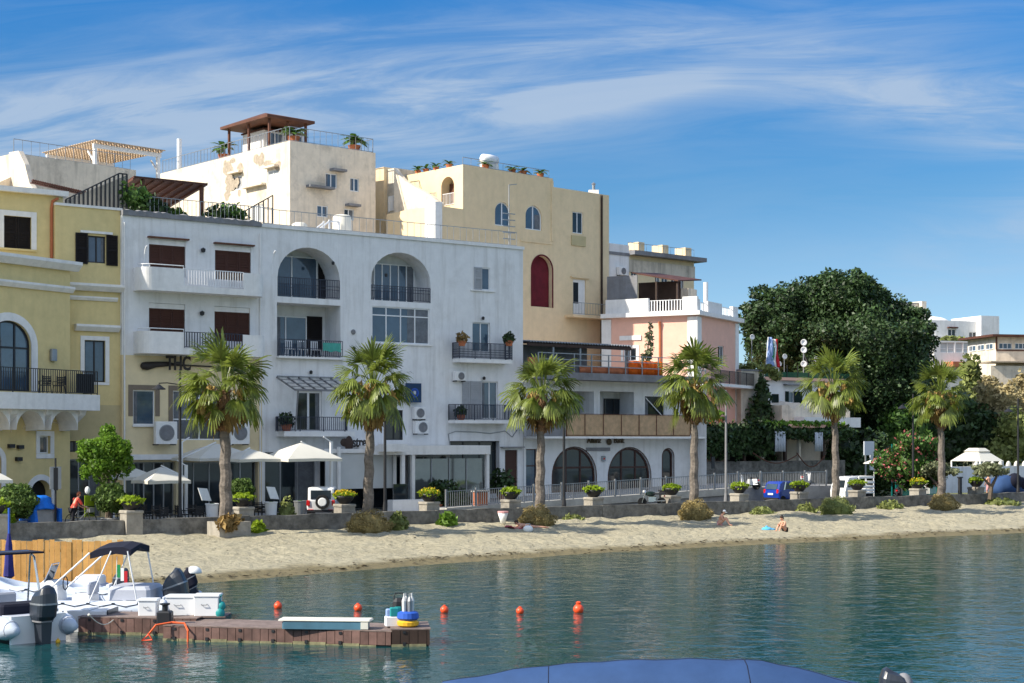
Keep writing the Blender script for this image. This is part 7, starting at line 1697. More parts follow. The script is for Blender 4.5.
scooter(748,79.3,A36+2.0,'white scooter above the pillar bowl left of the blue car','paint_white',z=2.1); scooter(806,79.5,A36+0.4,'white scooter in the shade right of the blue car','paint_white',z=2.25)
scooter(899,77.5,A36+0.5,'dark scooter beside the teal fence','black_plastic')
x,y = Q(666,76.0); t = thing('waste_bin','tall dark wheeled bin beside the motorcycle','bin',(x,y,1.2),A36); MB().rbox(-0.3,0.3,-0.3,0.3,0.12,1.05,0.05,1.15).build('body','black_plastic',t); MB().rbox(-0.37,0.37,-0.37,0.37,1.06,1.16,0.03).build('lid','iron',t)
for s in (-1,1): MB().lathe([(0.1,-0.04),(0.1,0.04)],(s*0.25,0.28,0.1),12,'x').build('wheel','rubber',t)
# bicycle
def bicycle(px, D, rz, label):
    x,y = Q(px,D); t = thing('bicycle',label,'bicycle',(x,y,1.2),rz)
    for xx in (-0.52,0.52):
        mb = MB().tube([(xx+0.33*math.cos(a),0,0.34+0.33*math.sin(a)) for a in [2*PI*k/20 for k in range(21)]],0.02,5); w = mb.build('wheel','rubber',t); s_ = MB()
        for k in range(8): a = PI*k/8; s_.bar((xx-0.32*math.cos(a),0,0.34-0.32*math.sin(a)),(xx+0.32*math.cos(a),0,0.34+0.32*math.sin(a)),0.006)
        s_.build('spokes','steel',w)
    MB().tube([(-0.52,0,0.34),(-0.12,0,0.34),(-0.22,0,0.85)],0.02).tube([(-0.12,0,0.34),(0.36,0,0.8),(0.52,0,0.34)],0.02).tube([(-0.2,0,0.78),(0.36,0,0.8),(0.32,0,1.0)],0.02).tube([(-0.52,0,0.34),(-0.2,0,0.78)],0.015).build('frame','grey_metal',t)
    MB().rbox(-0.36,-0.1,-0.07,0.07,0.86,0.92,0.03).build('saddle','black_plastic',t); MB().tube([(0.25,-0.28,1.02),(0.34,0,1.0),(0.25,0.28,1.02)],0.018).build('handlebar','black_plastic',t); MB().box(0.4,0.65,-0.15,0.15,0.72,0.95).build('basket','grey_metal',t)
bicycle(81,76.3,A36+0.15,'grey bicycle with basket beside the person in red')

# ================================================================== PEOPLE
def skin_mesh(name, J, E, m, parent=None, sub=2):
    me = bpy.data.meshes.new(name); ks = list(J); me.from_pydata([J[k][0] for k in ks], [(ks.index(a), ks.index(b)) for a, b in E], []); o = bpy.data.objects.new(name, me); COL.objects.link(o)
    md = o.modifiers.new('skin','SKIN'); md.use_smooth_shade = True
    for i, k in enumerate(ks): r = J[k][1]; me.skin_vertices[0].data[i].radius = (r, r) if isinstance(r,(int,float)) else r
    me.skin_vertices[0].data[0].use_root = True
    ss = o.modifiers.new('sub','SUBSURF'); ss.levels = sub; ss.render_levels = sub
    dg = bpy.context.evaluated_depsgraph_get(); dg.update(); m2 = bpy.data.meshes.new_from_object(o.evaluated_get(dg)); m2.name = name
    bpy.data.objects.remove(o); bpy.data.meshes.remove(me)
    m2.materials.clear(); m2.materials.append(M[m]); o = bpy.data.objects.new(name, m2); COL.objects.link(o); o.parent = parent
    return o
def person(label, loc, rz, P, hair='hair_dark', face=Vector((1,0,0)), clothes=(), hat=None, hand_dir=None):
    """P: joint -> position; body built as one skinned surface with head, face and hands"""
    t = thing('person', label, 'person', loc, rz); V_ = lambda k: Vector(P[k])
    J = {'pelvis':(P['pelvis'],(0.14,0.12))}; E = []
    J['waist'] = (V_('pelvis').lerp(V_('chest'),0.5),0.115); J['chest'] = (P['chest'],(0.145,0.12)); J['neck'] = (P['neck'],0.055); J['head0'] = (V_('neck').lerp(V_('head'),0.6),0.075); J['head'] = (P['head'],(0.088,0.1)); J['crown'] = (V_('head')+(V_('head')-V_('neck')).normalized()*0.1,0.06)
    E += [('pelvis','waist'),('waist','chest'),('chest','neck'),('neck','head0'),('head0','head'),('head','crown')]
    for s in 'lr':
        J['sh'+s] = (P['sh'+s],0.06); J['el'+s] = (P['el'+s],0.042); J['wr'+s] = (P['wr'+s],0.028); hd = (V_('wr'+s)-V_('el'+s)).normalized(); J['ha'+s] = (V_('wr'+s)+hd*0.08,(0.035,0.02))
        J['hip'+s] = (P['hip'+s],0.095); J['kn'+s] = (P['kn'+s],0.06); J['ca'+s] = (V_('kn'+s).lerp(V_('an'+s),0.35),0.058); J['an'+s] = (P['an'+s],0.036); J['to'+s] = (P['to'+s],0.028)
        E += [('chest','sh'+s),('sh'+s,'el'+s),('el'+s,'wr'+s),('wr'+s,'ha'+s),('pelvis','hip'+s),('hip'+s,'kn'+s),('kn'+s,'ca'+s),('ca'+s,'an'+s),('an'+s,'to'+s)]
    body = skin_mesh('body', J, E, 'skin', t)
    mb = MB(); h = V_('head'); up = (h-V_('neck')).normalized(); f = (face-up*face.dot(up)).normalized(); sd = up.cross(f)
    mb.ell(tuple(h+f*0.1-up*0.015),(0.018,0.018,0.028),6,5)
    for s in (-1,1): mb.ell(tuple(h+sd*s*0.085),(0.02,0.02,0.032),6,5)
    for s in 'lr':
        hd = (V_('wr'+s)-V_('el'+s)).normalized(); pl = V_('wr'+s)+hd*0.09; q = hd.cross(Vector((0.2,0.3,1))).normalized(); nn = hd.cross(q)
        for k in range(4): o0 = pl+q*(k-1.5)*0.02; L = (0.065,0.078,0.072,0.055)[k]; mb.tube([o0-hd*0.03,o0+hd*L*0.5+nn*0.01,o0+hd*L*0.8+nn*0.035],[0.009,0.008,0.006],5)
        mb.tube([pl-hd*0.06+q*0.03,pl-hd*0.02+q*0.06,pl+hd*0.01+q*0.065+nn*0.02],[0.011,0.009,0.007],5)
    bm2 = mb.build('tmp','skin'); me = body.data
    import bmesh
    bm = bmesh.new(); bm.from_mesh(me); bm.from_mesh(bm2.data); bm.to_mesh(me); bm.free(); bpy.data.objects.remove(bm2)
    eb = MB()
    for s in (-1,1): eb.ell(tuple(h+f*0.088+sd*s*0.035+up*0.02),(0.012,0.012,0.01),6,4)
    eb.ell(tuple(h+f*0.092-up*0.06),(0.01,0.022,0.008),6,4); eb.build('eyes_and_mouth','black_cloth',t)
    if hair:
        hb = MB(); hb.ell(tuple(h-f*0.02+up*0.05),(0.105,0.105,0.1),12,8,-0.3); hb.ell(tuple(h-f*0.06-up*0.03),(0.075,0.085,0.11),10,6); hb.build('hair',hair,t,True)
    if hat: MB().ell(tuple(h+up*0.06),(0.115,0.115,0.105),12,6,0.0).ell(tuple(h+up*0.06+f*0.1),(0.12,0.09,0.018),12,4).build('hat',hat,t,True)
    for nm, m, chain in clothes:
        Jc = {k:((V_(k) if k in P else Vector(J[k][0])), r) for k, r in chain[0].items()}; skin_mesh(nm, Jc, chain[1], m, t)
    return t
def sit(lean=0.0, knee=0.45, foot=0.62):
    P = dict(pelvis=(0,0,0.12), chest=(0.02+lean,0,0.5), neck=(0.08+lean,0,0.64), head=(0.13+lean*1.2,0,0.77), shl=(0.03+lean,0.19,0.55), shr=(0.03+lean,-0.19,0.55), ell=(0.2+lean,0.25,0.33), elr=(0.2+lean,-0.25,0.33), wrl=(0.36,0.15,0.4), wrr=(0.36,-0.15,0.4),
        hipl=(0.05,0.1,0.12), hipr=(0.05,-0.1,0.12), knl=(knee-0.05,0.14,0.46), knr=(knee-0.05,-0.12,0.44), anl=(foot,0.12,0.06), anr=(foot+0.03,-0.12,0.06), tol=(foot+0.17,0.13,0.03), tor=(foot+0.2,-0.12,0.03))
    return P
suit = (dict(pelvis=(0.152,0.135),hipl=0.104,hipr=0.104),[('pelvis','hipl'),('pelvis','hipr')])
top_ = (dict(chest=(0.155,0.13),waist=0.122),[('chest','waist')])
x,y,z = gb(719,525); person('person in a white cap sitting with bent knees on the sand', (x,y,z-0.02), math.radians(-20), sit(0.12), 'hair_dark', clothes=(('swimsuit','pink_cloth',suit),), hat='white_metal')
x,y,z = gb(785,532); person('person with raised knees sitting on the sand nearest the water', (x,y,z-0.02), math.radians(-150), sit(0.1,0.4,0.5), 'hair_dark', clothes=(('swimsuit','black_cloth',suit),('bikini_top','black_cloth',(dict(chest=(0.152,0.128),shl=0.065),[('chest','shl')]))))
# lying sunbather on a towel
x,y,z = gb(529,528); r0 = math.radians(14)
Pl_ = dict(pelvis=(0,0,0.13), chest=(-0.45,0,0.2), neck=(-0.6,0,0.26), head=(-0.72,0,0.33), shl=(-0.5,0.2,0.19), shr=(-0.5,-0.2,0.19), ell=(-0.72,0.28,0.05), elr=(-0.72,-0.28,0.05), wrl=(-0.9,0.1,0.06), wrr=(-0.9,-0.1,0.06), hipl=(0.08,0.1,0.13), hipr=(0.08,-0.1,0.13), knl=(0.5,0.13,0.09), knr=(0.5,-0.12,0.09), anl=(0.92,0.14,0.07), anr=(0.92,-0.12,0.07), tol=(1.1,0.14,0.04), tor=(1.1,-0.12,0.04))
person('sunbather lying face down with legs stretched to the right', (x,y,z), r0, Pl_, 'hair_dark', Vector((-0.6,0,-0.4)), clothes=(('swimsuit','black_cloth',suit),))
t = thing('beach_towel','crumpled red and purple patterned towel under the lying sunbather','towel',(x-0.3,y-0.03,z+0.015),r0); mb = MB(); n=14; rows=[]
for i in range(n+1): rows.append([(-1.0+1.5*i/n,-0.5+1.0*j/8,0.03*math.sin(i*1.1+j)+0.03*math.cos(j*2+i*0.6)+(0.1 if i<4 else 0.0)) for j in range(9)])
mb.loft(rows,False,False); o = mb.build('cloth','towel_red',t,True); md = o.modifiers.new('s','SOLIDIFY'); md.thickness = 0.02
x,y,z = gb(528,532); t = thing('beach_bag','white bag lying in front of the sunbather','bag',(x,y,z),0.2); MB().ell((0,0,0.17),(0.28,0.16,0.2),12,8).build('bag','white_cloth',t,True); MB().tube([(-0.15,0,0.3),(-0.1,0,0.45),(0.1,0,0.45),(0.15,0,0.3)],0.012).build('handle','white_cloth',t)
x,y,z = gb(503,522.5); t = thing('beach_bag','white cone shaped bag with a pink rim standing left of the sunbather','bag',(x,y,z),0); mb = MB(); mb.lathe([(0.14,0),(0.2,0.3),(0.3,0.62),(0.26,0.62)],n=14); mb.build('bag','white_cloth',t,True); MB().lathe([(0.3,0.6),(0.31,0.7),(0.27,0.7)],n=14).build('rim','pink_cloth',t)
x,y,z = gb(767,530.5); t = thing('beach_towel','small heap of bright blue towel between the two seated people','towel',(x,y,z),0); MB().ell((0,0,0.05),(0.32,0.22,0.14),12,6).ell((0.2,0,0.04),(0.3,0.15,0.08),10,5).build('cloth','towel_blue',t,True); MB().ell((-0.02,0,0.18),(0.08,0.08,0.08),8,5).build('fold','towel_blue',t)
# person in coral red pushing the bicycle
def stand(lean=0.0, arm=0.3):
    return dict(pelvis=(0,0,0.92), chest=(lean,0,1.32), neck=(lean*1.3,0,1.49), head=(lean*1.45+0.03,0,1.63), shl=(lean,0.19,1.4), shr=(lean,-0.19,1.4), ell=(lean+arm*0.4,0.25,1.12), elr=(lean+arm*0.4,-0.25,1.12), wrl=(lean+arm,0.22,0.98), wrr=(lean+arm,-0.22,0.98), hipl=(0,0.1,0.88), hipr=(0,-0.1,0.88), knl=(0.1,0.11,0.48), knr=(-0.03,-0.11,0.48), anl=(0.08,0.11,0.08), anr=(-0.16,-0.11,0.1), tol=(0.24,0.12,0.03), tor=(0.0,-0.12,0.03))
shirt = (dict(waist=(0.16,0.14),chest=(0.175,0.15),shl=0.085,shr=0.085,ell=0.062,elr=0.062,pelvis=(0.165,0.145)),[('waist','chest'),('chest','shl'),('chest','shr'),('shl','ell'),('shr','elr'),('waist','pelvis')])
trous = (dict(pelvis=(0.15,0.13),hipl=0.11,hipr=0.11,knl=0.075,knr=0.075,anl=0.055,anr=0.055),[('pelvis','hipl'),('pelvis','hipr'),('hipl','knl'),('hipr','knr'),('knl','anl'),('knr','anr')])
x,y = Q(72.5,75.9); person('person in a coral red shirt leaning over a bicycle on the promenade', (x,y,1.2), A36+0.15, stand(0.22,0.42), 'hair_red', clothes=(('shirt','red_cloth',shirt),('trousers','black_cloth',trous)))
x,y = Q(989,76.3); person('bare backed person standing between the olive tree and the right hand bowl', (x,y,1.2), A36+1.6, stand(0.05,0.15), 'hair_dark', clothes=(('shorts','pink_cloth',(dict(pelvis=(0.155,0.135),hipl=0.115,hipr=0.115,knl=0.09,knr=0.09),[('pelvis','hipl'),('pelvis','hipr'),('hipl','knl'),('hipr','knr')])),))

# ================================================================== BEACH FENCE, FURLED PARASOL
Yf = 58.5
t = thing('plank_fence','orange pine board fence standing on the beach at the left','fence',((123-512)/F*Yf,Yf,0.1),0.05)
g = random.Random(6); mb = MB(); x = 0.0
while x > -7.2:
    w_ = g.uniform(0.16,0.24); h = 1.72+g.uniform(-.05,.05)+max(0,(-x-2.6))*0.04; yy = g.uniform(-.015,.015); mb.box(x-w_+0.012,x,yy,yy+0.03,-0.2,h); x -= w_
mb.build('boards','plank',t)
for k in range(5): MB().box(-1.8*k-0.12,-1.8*k-0.02,0.05,0.14,-0.2,1.65).build('post','wood_brown',t)
MB().box(-7.2,0,0.05,0.048+0.04,0.4,0.5).box(-7.2,0,0.05,0.09,1.3,1.4).build('rail','wood_brown',t)
t = thing('furled_parasol','tall furled indigo parasol before the orange board fence','parasol',((9-512)/F*56.5,56.5,0.0)); MB().tube([(0,0,0),(0,0,3.1)],0.04).build('pole','blue_pl',t); M['indigo'] = mat('indigo_cloth',(0.03,0.03,0.16),rough=0.9,var=0.3); MB().lathe([(0.05,2.2),(0.12,1.8),(0.16,1.1),(0.2,0.7),(0.1,0.62)],n=9).build('cloth','indigo',t)

# ================================================================== BOATS
def outboard(name, parent, x, z, sc, rz=0.0, tilt=0.0, cover='charcoal', y=0.0):
    def T(mb): return mb.xf(Matrix.Translation((x,y,z)) @ Matrix.Rotation(rz,4,'Z') @ Matrix.Rotation(tilt,4,'Y') @ Matrix.Scale(sc,4))
    mb = MB(); prof = []
    def se(v): return math.copysign(abs(v)**0.62, v)
    for zz, lx0, lx1, wy, sl in ((0.0,-0.30,0.2,0.19,0),(0.1,-0.4,0.24,0.235,0.0),(0.34,-0.45,0.21,0.245,0.02),(0.55,-0.43,0.14,0.225,0.06),(0.66,-0.38,0.06,0.18,0.09),(0.70,-0.3,0.0,0.1,0.1)):
        c = (lx0+lx1)/2; hx = (lx1-lx0)/2; prof.append([(c+hx*se(math.cos(a)), wy*se(math.sin(a)), zz+sl*(-math.cos(a))) for a in [2*PI*k/20 for k in range(20)]])
    mb.loft(prof); o = T(mb).build(name,cover,parent)
    T(MB().loft([[(-0.22,-0.09,-0.9),(0.08,-0.06,-0.9),(0.08,0.06,-0.9),(-0.22,0.09,-0.9)],[(-0.26,-0.13,0.0),(0.14,-0.12,0.0),(0.14,0.12,0.0),(-0.26,0.13,0.0)]]).box(-0.42,0.16,-0.16,0.16,-0.62,-0.58).prism([(-0.2,-0.9),(0.08,-0.9),(-0.02,-1.25),(-0.2,-1.2)],-0.03,0.03).ell((-0.12,0,-0.98),(0.34,0.09,0.09),10,6)).build('leg','charcoal',o)
    p = MB()
    for k in range(3):
        a = 2*PI*k/3; p.add([(-0.47,0,-0.98),(-0.44,0.16*math.cos(a-0.5),-0.98+0.16*math.sin(a-0.5)),(-0.5,0.19*math.cos(a),-0.98+0.19*math.sin(a)),(-0.52,0.15*math.cos(a+0.5),-0.98+0.15*math.sin(a+0.5))],[(0,1,2,3)])
    p.lathe([(0.05,-0.06),(0.05,0.08)],(-0.48,0,-0.98),8,'x'); T(p).build('propeller','steel',o)
    T(MB().loft([[(c_[0]*1.012,c_[1]*1.012,zz_) for c_ in prof[2]] for zz_ in (0.36,0.40)],cap=False)).build('stripe','grey_metal',o); T(MB().loft([[(c_[0]*1.015,c_[1]*1.015,zz_) for c_ in prof[0]] for zz_ in (-0.03,0.05)],cap=False)).build('stripe','slab_grey',o); T(MB().box(-0.3,0.0,-0.262,-0.24,0.2,0.26)).build('badge','white_metal',o)
    T(MB().box(0.14,0.3,-0.12,0.12,-0.25,0.1)).build('clamp','black_plastic',o)
    return o
def rib(name, label, loc, rz, L, Wd, rt, m_tube, eng=(0.9,'charcoal',0.0), console=None, extra=None):
    """rigid inflatable: bow +x, stern -x"""
    t = thing(name, label, 'boat', loc, rz, 'inflatable boats moored by the jetty'); h = Wd/2-rt; path = []; rr = []
    for k in range(5): path.append((-L/2-0.35+L*0.6*k/4, -h, 0.42)); rr.append(rt if k else rt*0.35)
    path[1] = (-L/2+0.15,-h,0.42); path[0] = (-L/2-0.4,-h,0.40)
    n = 10
    for k in range(1,n):
        a = -PI/2+PI*k/n; path.append((L*0.25-0.35+ (L*0.25)*math.cos(a)*1.15, h*math.sin(a), 0.42+0.35*max(0,math.cos(a))**1.5)); rr.append(rt*(0.95-0.15*math.cos(a)))
    for k in range(4,-1,-1): path.append((-L/2-0.35+L*0.6*k/4, h, 0.42)); rr.append(rt if k else rt*0.35)
    path[-2] = (-L/2+0.15,h,0.42); path[-1] = (-L/2-0.4,h,0.40)
    MB().tube(path, rr, 14).build('tube', m_tube, t, True)
    mb = MB(); st = []
    for x_, w_, kz, dz in ((-L/2+0.1,h*0.98,-0.15,0.5),(0,h*0.98,-0.2,0.5),(L*0.25,h*0.85,-0.1,0.55),(L*0.46,0.06,0.35,0.75)): st.append([(x_,-w_,dz-0.08),(x_,-w_*0.9,0.1 if kz < 0 else kz),(x_,0,kz),(x_,w_*0.9,0.1 if kz < 0 else kz),(x_,w_,dz-0.08),(x_,w_*0.7,0.34 if dz < 0.6 else dz-0.05),(x_,-w_*0.7,0.34 if dz < 0.6 else dz-0.05)])
    mb.loft(st); mb.build('hull','gelcoat',t)
    MB().box(-L/2+0.02,-L/2+0.12,-h*0.95,h*0.95,0.0,0.75).build('transom','gelcoat',t)
    st = MB()
    for s in (-1,1): st.box(-L*0.35,L*0.15,s*(h+rt)-0.012,s*(h+rt)+0.012,0.38,0.46)
    st.build('rubbing_strake','seat_grey',t)
    gl = MB()
    for s in (-1,1):
        for k in range(5): x0_ = -L*0.38+k*L*0.13; gl.tube([(x0_,s*(h+rt*0.72),0.42+rt*0.72),(x0_+L*0.065,s*(h+rt*0.97),0.42+rt*0.5),(x0_+L*0.13,s*(h+rt*0.72),0.42+rt*0.72)],0.013,5); gl.box(x0_-0.04,x0_+0.04,s*(h+rt*0.6)-0.06,s*(h+rt*0.6)+0.06,0.42+rt*0.72,0.42+rt*0.84)
    gl.build('grab_line','charcoal',t)
    bd = MB()
    for s in (-1,1): bd.tube([(-L/2-0.1,s*h,0.42),(-L/2-0.06,s*h,0.42)],[rt*0.75,rt*0.78],14)
    bd.build('tube_cone_band','seat_grey',t)
    if console is not None:
        cx = console; cn = MB().loft([[(cx-0.35,-0.4,0.35),(cx+0.45,-0.4,0.35),(cx+0.45,0.4,0.35),(cx-0.35,0.4,0.35)],[(cx-0.3,-0.38,1.1),(cx+0.25,-0.36,1.15),(cx+0.25,0.36,1.15),(cx-0.3,0.38,1.1)],[(cx-0.12,-0.33,1.25),(cx+0.15,-0.3,1.25),(cx+0.15,0.3,1.25),(cx-0.12,0.33,1.25)]]).build('console','gelcoat',t)
        MB().add([(cx+0.12,-0.32,1.25),(cx+0.12,0.32,1.25),(cx-0.1,0.27,1.7),(cx-0.1,-0.27,1.7),(cx+0.1,-0.32,1.25),(cx+0.1,0.32,1.25),(cx-0.12,0.27,1.7),(cx-0.12,-0.27,1.7)],[(0,1,2,3),(7,6,5,4),(0,4,5,1),(1,5,6,2),(2,6,7,3),(3,7,4,0)]).build('windshield','glass_dark',cn)
        MB().tube([(cx+0.12,-0.34,1.2),(cx-0.12,-0.29,1.75),(cx-0.12,0.29,1.75),(cx+0.12,0.34,1.2)],0.018).build('windshield_frame','steel',cn)
        MB().tube([(cx-0.42,0.2*math.cos(a),1.15+0.2*math.sin(a)) for a in [2*PI*k/14 for k in range(15)]],0.018,5).build('steering_wheel','black_plastic',cn)
        MB().rbox(cx-1.35,cx-0.75,-0.4,0.4,0.35,0.85,0.05).build('helm_seat','gelcoat',t); MB().rbox(cx-1.35,cx-1.2,-0.4,0.4,0.853,1.2,0.05).build('seat_cushion','seat_grey',t)
    MB().rbox(-L/2+0.3,-L/2+0.95,-h*0.85,h*0.85,0.34,0.72,0.06).build('stern_bench','seat_grey',t)
    if eng: outboard('outboard_motor', t, -L/2-0.12, 0.62, eng[0], 0, eng[2], eng[1])
    return t
def roll_bar(t, x, h, w, m='steel', canopy=None):
    MB().tube([(x-0.5,-w,0.5),(x,-w*0.95,h-0.15),(x+0.1,-w*0.8,h),(x+0.1,w*0.8,h),(x,w*0.95,h-0.15),(x-0.5,w,0.5)],0.035,7).build('roll_bar',m,t); MB().tube([(x+0.5,-w,0.5),(x+0.15,-w*0.9,h-0.1)],0.03).tube([(x+0.5,w,0.5),(x+0.15,w*0.9,h-0.1)],0.03).build('roll_bar_brace',m,t)
# boat nearest the left edge: stern to the camera
x = -12.85; b1 = rib('inflatable_boat','pale grey inflatable at the left edge with big dark outboard towards the camera',(x-1.9,45.5,0),math.radians(133),5.6,2.3,0.31,'tube_grey',(1.22,'charcoal',0.0),console=0.7)
roll_bar(b1,-1.0,2.35,0.78,'steel'); MB().box(-1.5,-0.4,-0.8,0.8,2.32,2.37).build('bar_canopy','navy_canvas',b1); MB().rbox(-2.0,-1.2,-0.7,0.7,0.7,1.0,0.06).build('seat_back','navy_canvas',b1)
# long console inflatable with bimini, bow to the left
Yb = 48.6; x = (76-512)/F*Yb; b2 = rib('inflatable_boat','white console inflatable with folded black bimini and grey outboard behind the jetty',(x,Yb,0),math.radians(176),5.9,2.2,0.29,'tube_grey',(1.2,'charcoal',0.35),console=0.75)
MB().rbox(-2.5,-1.2,-0.75,0.75,0.72,1.12,0.1).build('sun_pad','seat_grey',b2)
bm_ = MB(); pts = [(0.1,2.16),(-0.2,2.28),(-0.6,2.33),(-0.95,2.34),(-1.2,2.26)]
rings = [[(-0.85+p[0]*0.95,-0.95,p[1]-0.02),(-0.85+p[0]*0.95,0,p[1]+0.1),(-0.85+p[0]*0.95,0.95,p[1]-0.02),(-0.85+p[0]*0.95,0.95,p[1]-0.2-0.05*(i%2)),(-0.85+p[0]*0.95,0,p[1]-0.02),(-0.85+p[0]*0.95,-0.95,p[1]-0.22-0.06*(i%2))] for i,p in enumerate(pts)]
bm_.loft(rings); bm_.build('bimini','navy_canvas',b2)
for s in (-1,1): MB().tube([(1.0,s*0.95,0.6),(-0.75,s*0.95,2.14)],0.028).tube([(-0.7,s*0.95,0.6),(-1.4,s*0.95,2.2)],0.022).tube([(-2.2,s*0.95,0.6),(-1.9,s*0.95,2.2)],0.022).build('bimini_strut','white_metal',b2)
tb = MB(); tb.tube([(-0.95,-0.9,0.7),(-0.98,-0.9,1.9)],0.012).build('flag_staff','white_metal',b2)
for i,c in enumerate(('flag_green','white_cloth','flag_red')): MB().box(-1.0-0.0-0.11*(i+1)+0.02,-0.99-0.11*i,-0.9,-0.885,1.25-0.1*i,1.65-0.1*i).build('flag_stripe',c,b2)
# white skiff stern before it
x = (96-512)/F*46.2; b3s = 0.72; b3 = thing('skiff','small white flat sterned skiff with a dark end beside the jetty','boat',(x,46.3,0),math.radians(178))
MB().loft([[(1.8,-0.1,0.35),(1.8,0.1,0.35),(1.8,0.12,0.62),(1.8,-0.12,0.62)],[(0.8,-0.6,0.0),(0.8,0.6,0.0),(0.8,0.7,0.68),(0.8,-0.7,0.68)],[(-0.55,-0.65,0.02),(-0.55,0.65,0.02),(-0.55,0.72,0.66),(-0.55,-0.72,0.66)]]).build('hull','gelcoat',b3); MB().box(-0.6,-0.555,-0.66,0.66,0.1,0.7).build('transom','charcoal',b3); MB().box(0.1,0.4,-0.6,0.6,0.685,0.72).build('thwart','gelcoat',b3); b3.scale = (0.8,0.8,0.9)
# two more behind
x = (118-512)/F*52.2; b4 = rib('inflatable_boat','farther inflatable whose outboard wears a white and black hood',(x,52.2,0),math.radians(183),4.4,1.9,0.25,'tube_grey',(0.85,'navy_canvas',0.5))
outh = MB().ell((-2.45,0.0,1.18),(0.26,0.2,0.2),12,8,-0.2).build('engine_hood','white_cloth',b4,True)
x = (48-512)/F*52.8; b5 = rib('inflatable_boat','low inflatable nearest the orange fence with small dark outboard',(x,53.2,0),math.radians(180),4.2,1.9,0.26,'tube_grey',(0.8,'charcoal',0.0)); MB().rbox(-1.7,-0.9,-0.5,0.5,0.7,1.0,0.06).build('helm_seat','gelcoat',b5)
# ================================================================== JETTY
def jetty(name, label, p0, p1, wid, h, m_end=None):
    p0, p1 = Vector((*p0,0)), Vector((*p1,0)); d = p1-p0; L = d.length; t = thing(name, label, 'jetty', tuple(p0), math.atan2(d.y,d.x), 'floating jetty sections')
    g = random.Random(len(label)); mb = MB(); mb2 = MB(); x_ = 0
    while x_ < L-0.05:
        w_ = min(0.235, L-x_); mb.box(x_+0.008,x_+w_-0.008,0.0,0.035,0.04,h-0.04+g.uniform(-.01,.01)); mb2.box(x_+0.008,x_+w_-0.008,wid-0.035,wid,0.04,h-0.04); x_ += w_
    mb.build('side_boards','jetty_wood',t); mb2.build('rear_boards','jetty_wood',t); k = 0; mb = MB()
    yb = 0.03
    while yb < wid-0.08: mb.box(-0.02,L+0.02,yb,yb+0.13,h-0.03,h); yb += 0.145
    mb.build('deck','jetty_deck',t); MB().box(0.03,L-0.03,0.05,wid-0.05,-0.25,h-0.04).build('float','black_plastic',t)
    b = MB(); g = random.Random(3)
    for k in range(int(L/0.47)): b.box(k*0.47,k*0.47+0.45,-0.02-g.uniform(0,.015),-0.004,-0.1,0.03+g.uniform(0,.06))
    b.build('algae_band','algae',t)
    c = MB()
    for k in range(int(L/0.95)): c.box(0.3+k*0.95,0.38+k*0.95,-0.02,-0.002,h-0.12,h-0.05); c.box(0.3+k*0.95,0.38+k*0.95,-0.05,-0.002,0.03,0.12)
    c.build('bolt_plates','iron',t)
    return t
j1 = jetty('floating_jetty','long brown boarded floating jetty reaching to the right', ((163-512)/F*43.9,43.9), ((391-512)/F*42.55,42.55), 1.85, 0.42)
j3 = jetty('floating_jetty','short dark end float of the jetty under the crates', ((391.5-512)/F*42.55,42.55), ((430-512)/F*42.6,42.65), 1.75, 0.47)
for ch in j3.children:
    if ch.name.startswith('side_boards'): ch.data = ch.data.copy(); ch.data.materials[0] = M['wood_dark']
j2 = jetty('floating_jetty','rear brown jetty section carrying the white boxes', ((78-512)/F*45.3,45.3), ((196-512)/F*44.9,44.9), 1.5, 0.5)
def on(px, Y, z): return ((px-512)/F*Y, Y, z)
def crate(label, px, Y, z, w_, d_, h_, m='gelcoat', rz=0.0, lid=True, name='fish_box'):
    t = thing(name, label, 'box', on(px,Y,z), rz, 'white boxes on the jetty'); MB().rbox(-w_/2,w_/2,-d_/2,d_/2,0.005,h_,0.03,1.03).build('body',m,t)
    if lid: MB().rbox(-w_/2-0.03,w_/2+0.03,-d_/2-0.03,d_/2+0.03,h_+0.003,h_+0.06,0.02).build('lid',m,t)
    MB().tube([(-w_*0.2,-d_/2-0.01,h_*0.62),(-w_*0.18,-d_/2-0.05,h_*0.58),(w_*0.02,-d_/2-0.05,h_*0.58),(w_*0.04,-d_/2-0.01,h_*0.62)],0.012,5).build('handle','grey_metal',t)
crate('white lidded cool box at the left of the jetty boxes',149,45.7,0.5,0.52,0.45,0.42); crate('wide white locker in the middle of the jetty boxes',182,45.9,0.5,0.82,0.6,0.5); crate('white locker at the right end of the jetty boxes',208,45.7,0.5,0.7,0.55,0.55)
t = thing('fender_bag','teal sack hanging at the right of the white lockers','bag',on(220,45.5,0.42)); MB().ell((0,0,0.16),(0.14,0.13,0.17),10,7).ell((0.04,0.02,0.36),(0.12,0.11,0.14),9,6).ell((-0.02,0,0.5),(0.06,0.06,0.09),8,5).build('sack','teal',t,True); MB().tube([(0,0,0.59),(0.05,0,0.68)],0.02).build('tie','teal',t)
t = thing('grey_sack','grey blue cloth bundle between the jetty boxes','bag',on(164,45.3,0.5)); MB().ell((0,0,0.22),(0.14,0.14,0.28),10,7).build('bundle','tube_grey',t,True); MB().ell((0,0,0.52),(0.05,0.05,0.05),8,5).build('knot','tube_grey',t)
t = thing('work_boat','low dark hulled work float beneath the white lockers','boat',on(208,45.9,0),0.02); MB().loft([[(-0.9,-0.5,0.0),(-0.9,0.5,0.0),(-0.9,0.55,0.42),(-0.9,-0.55,0.42)],[(0.5,-0.5,0.0),(0.5,0.5,0.0),(0.6,0.55,0.46),(0.6,-0.55,0.46)]]).build('hull','charcoal',t); MB().box(-0.88,0.58,-0.53,0.53,0.465,0.49).build('deck','jetty_deck',t)
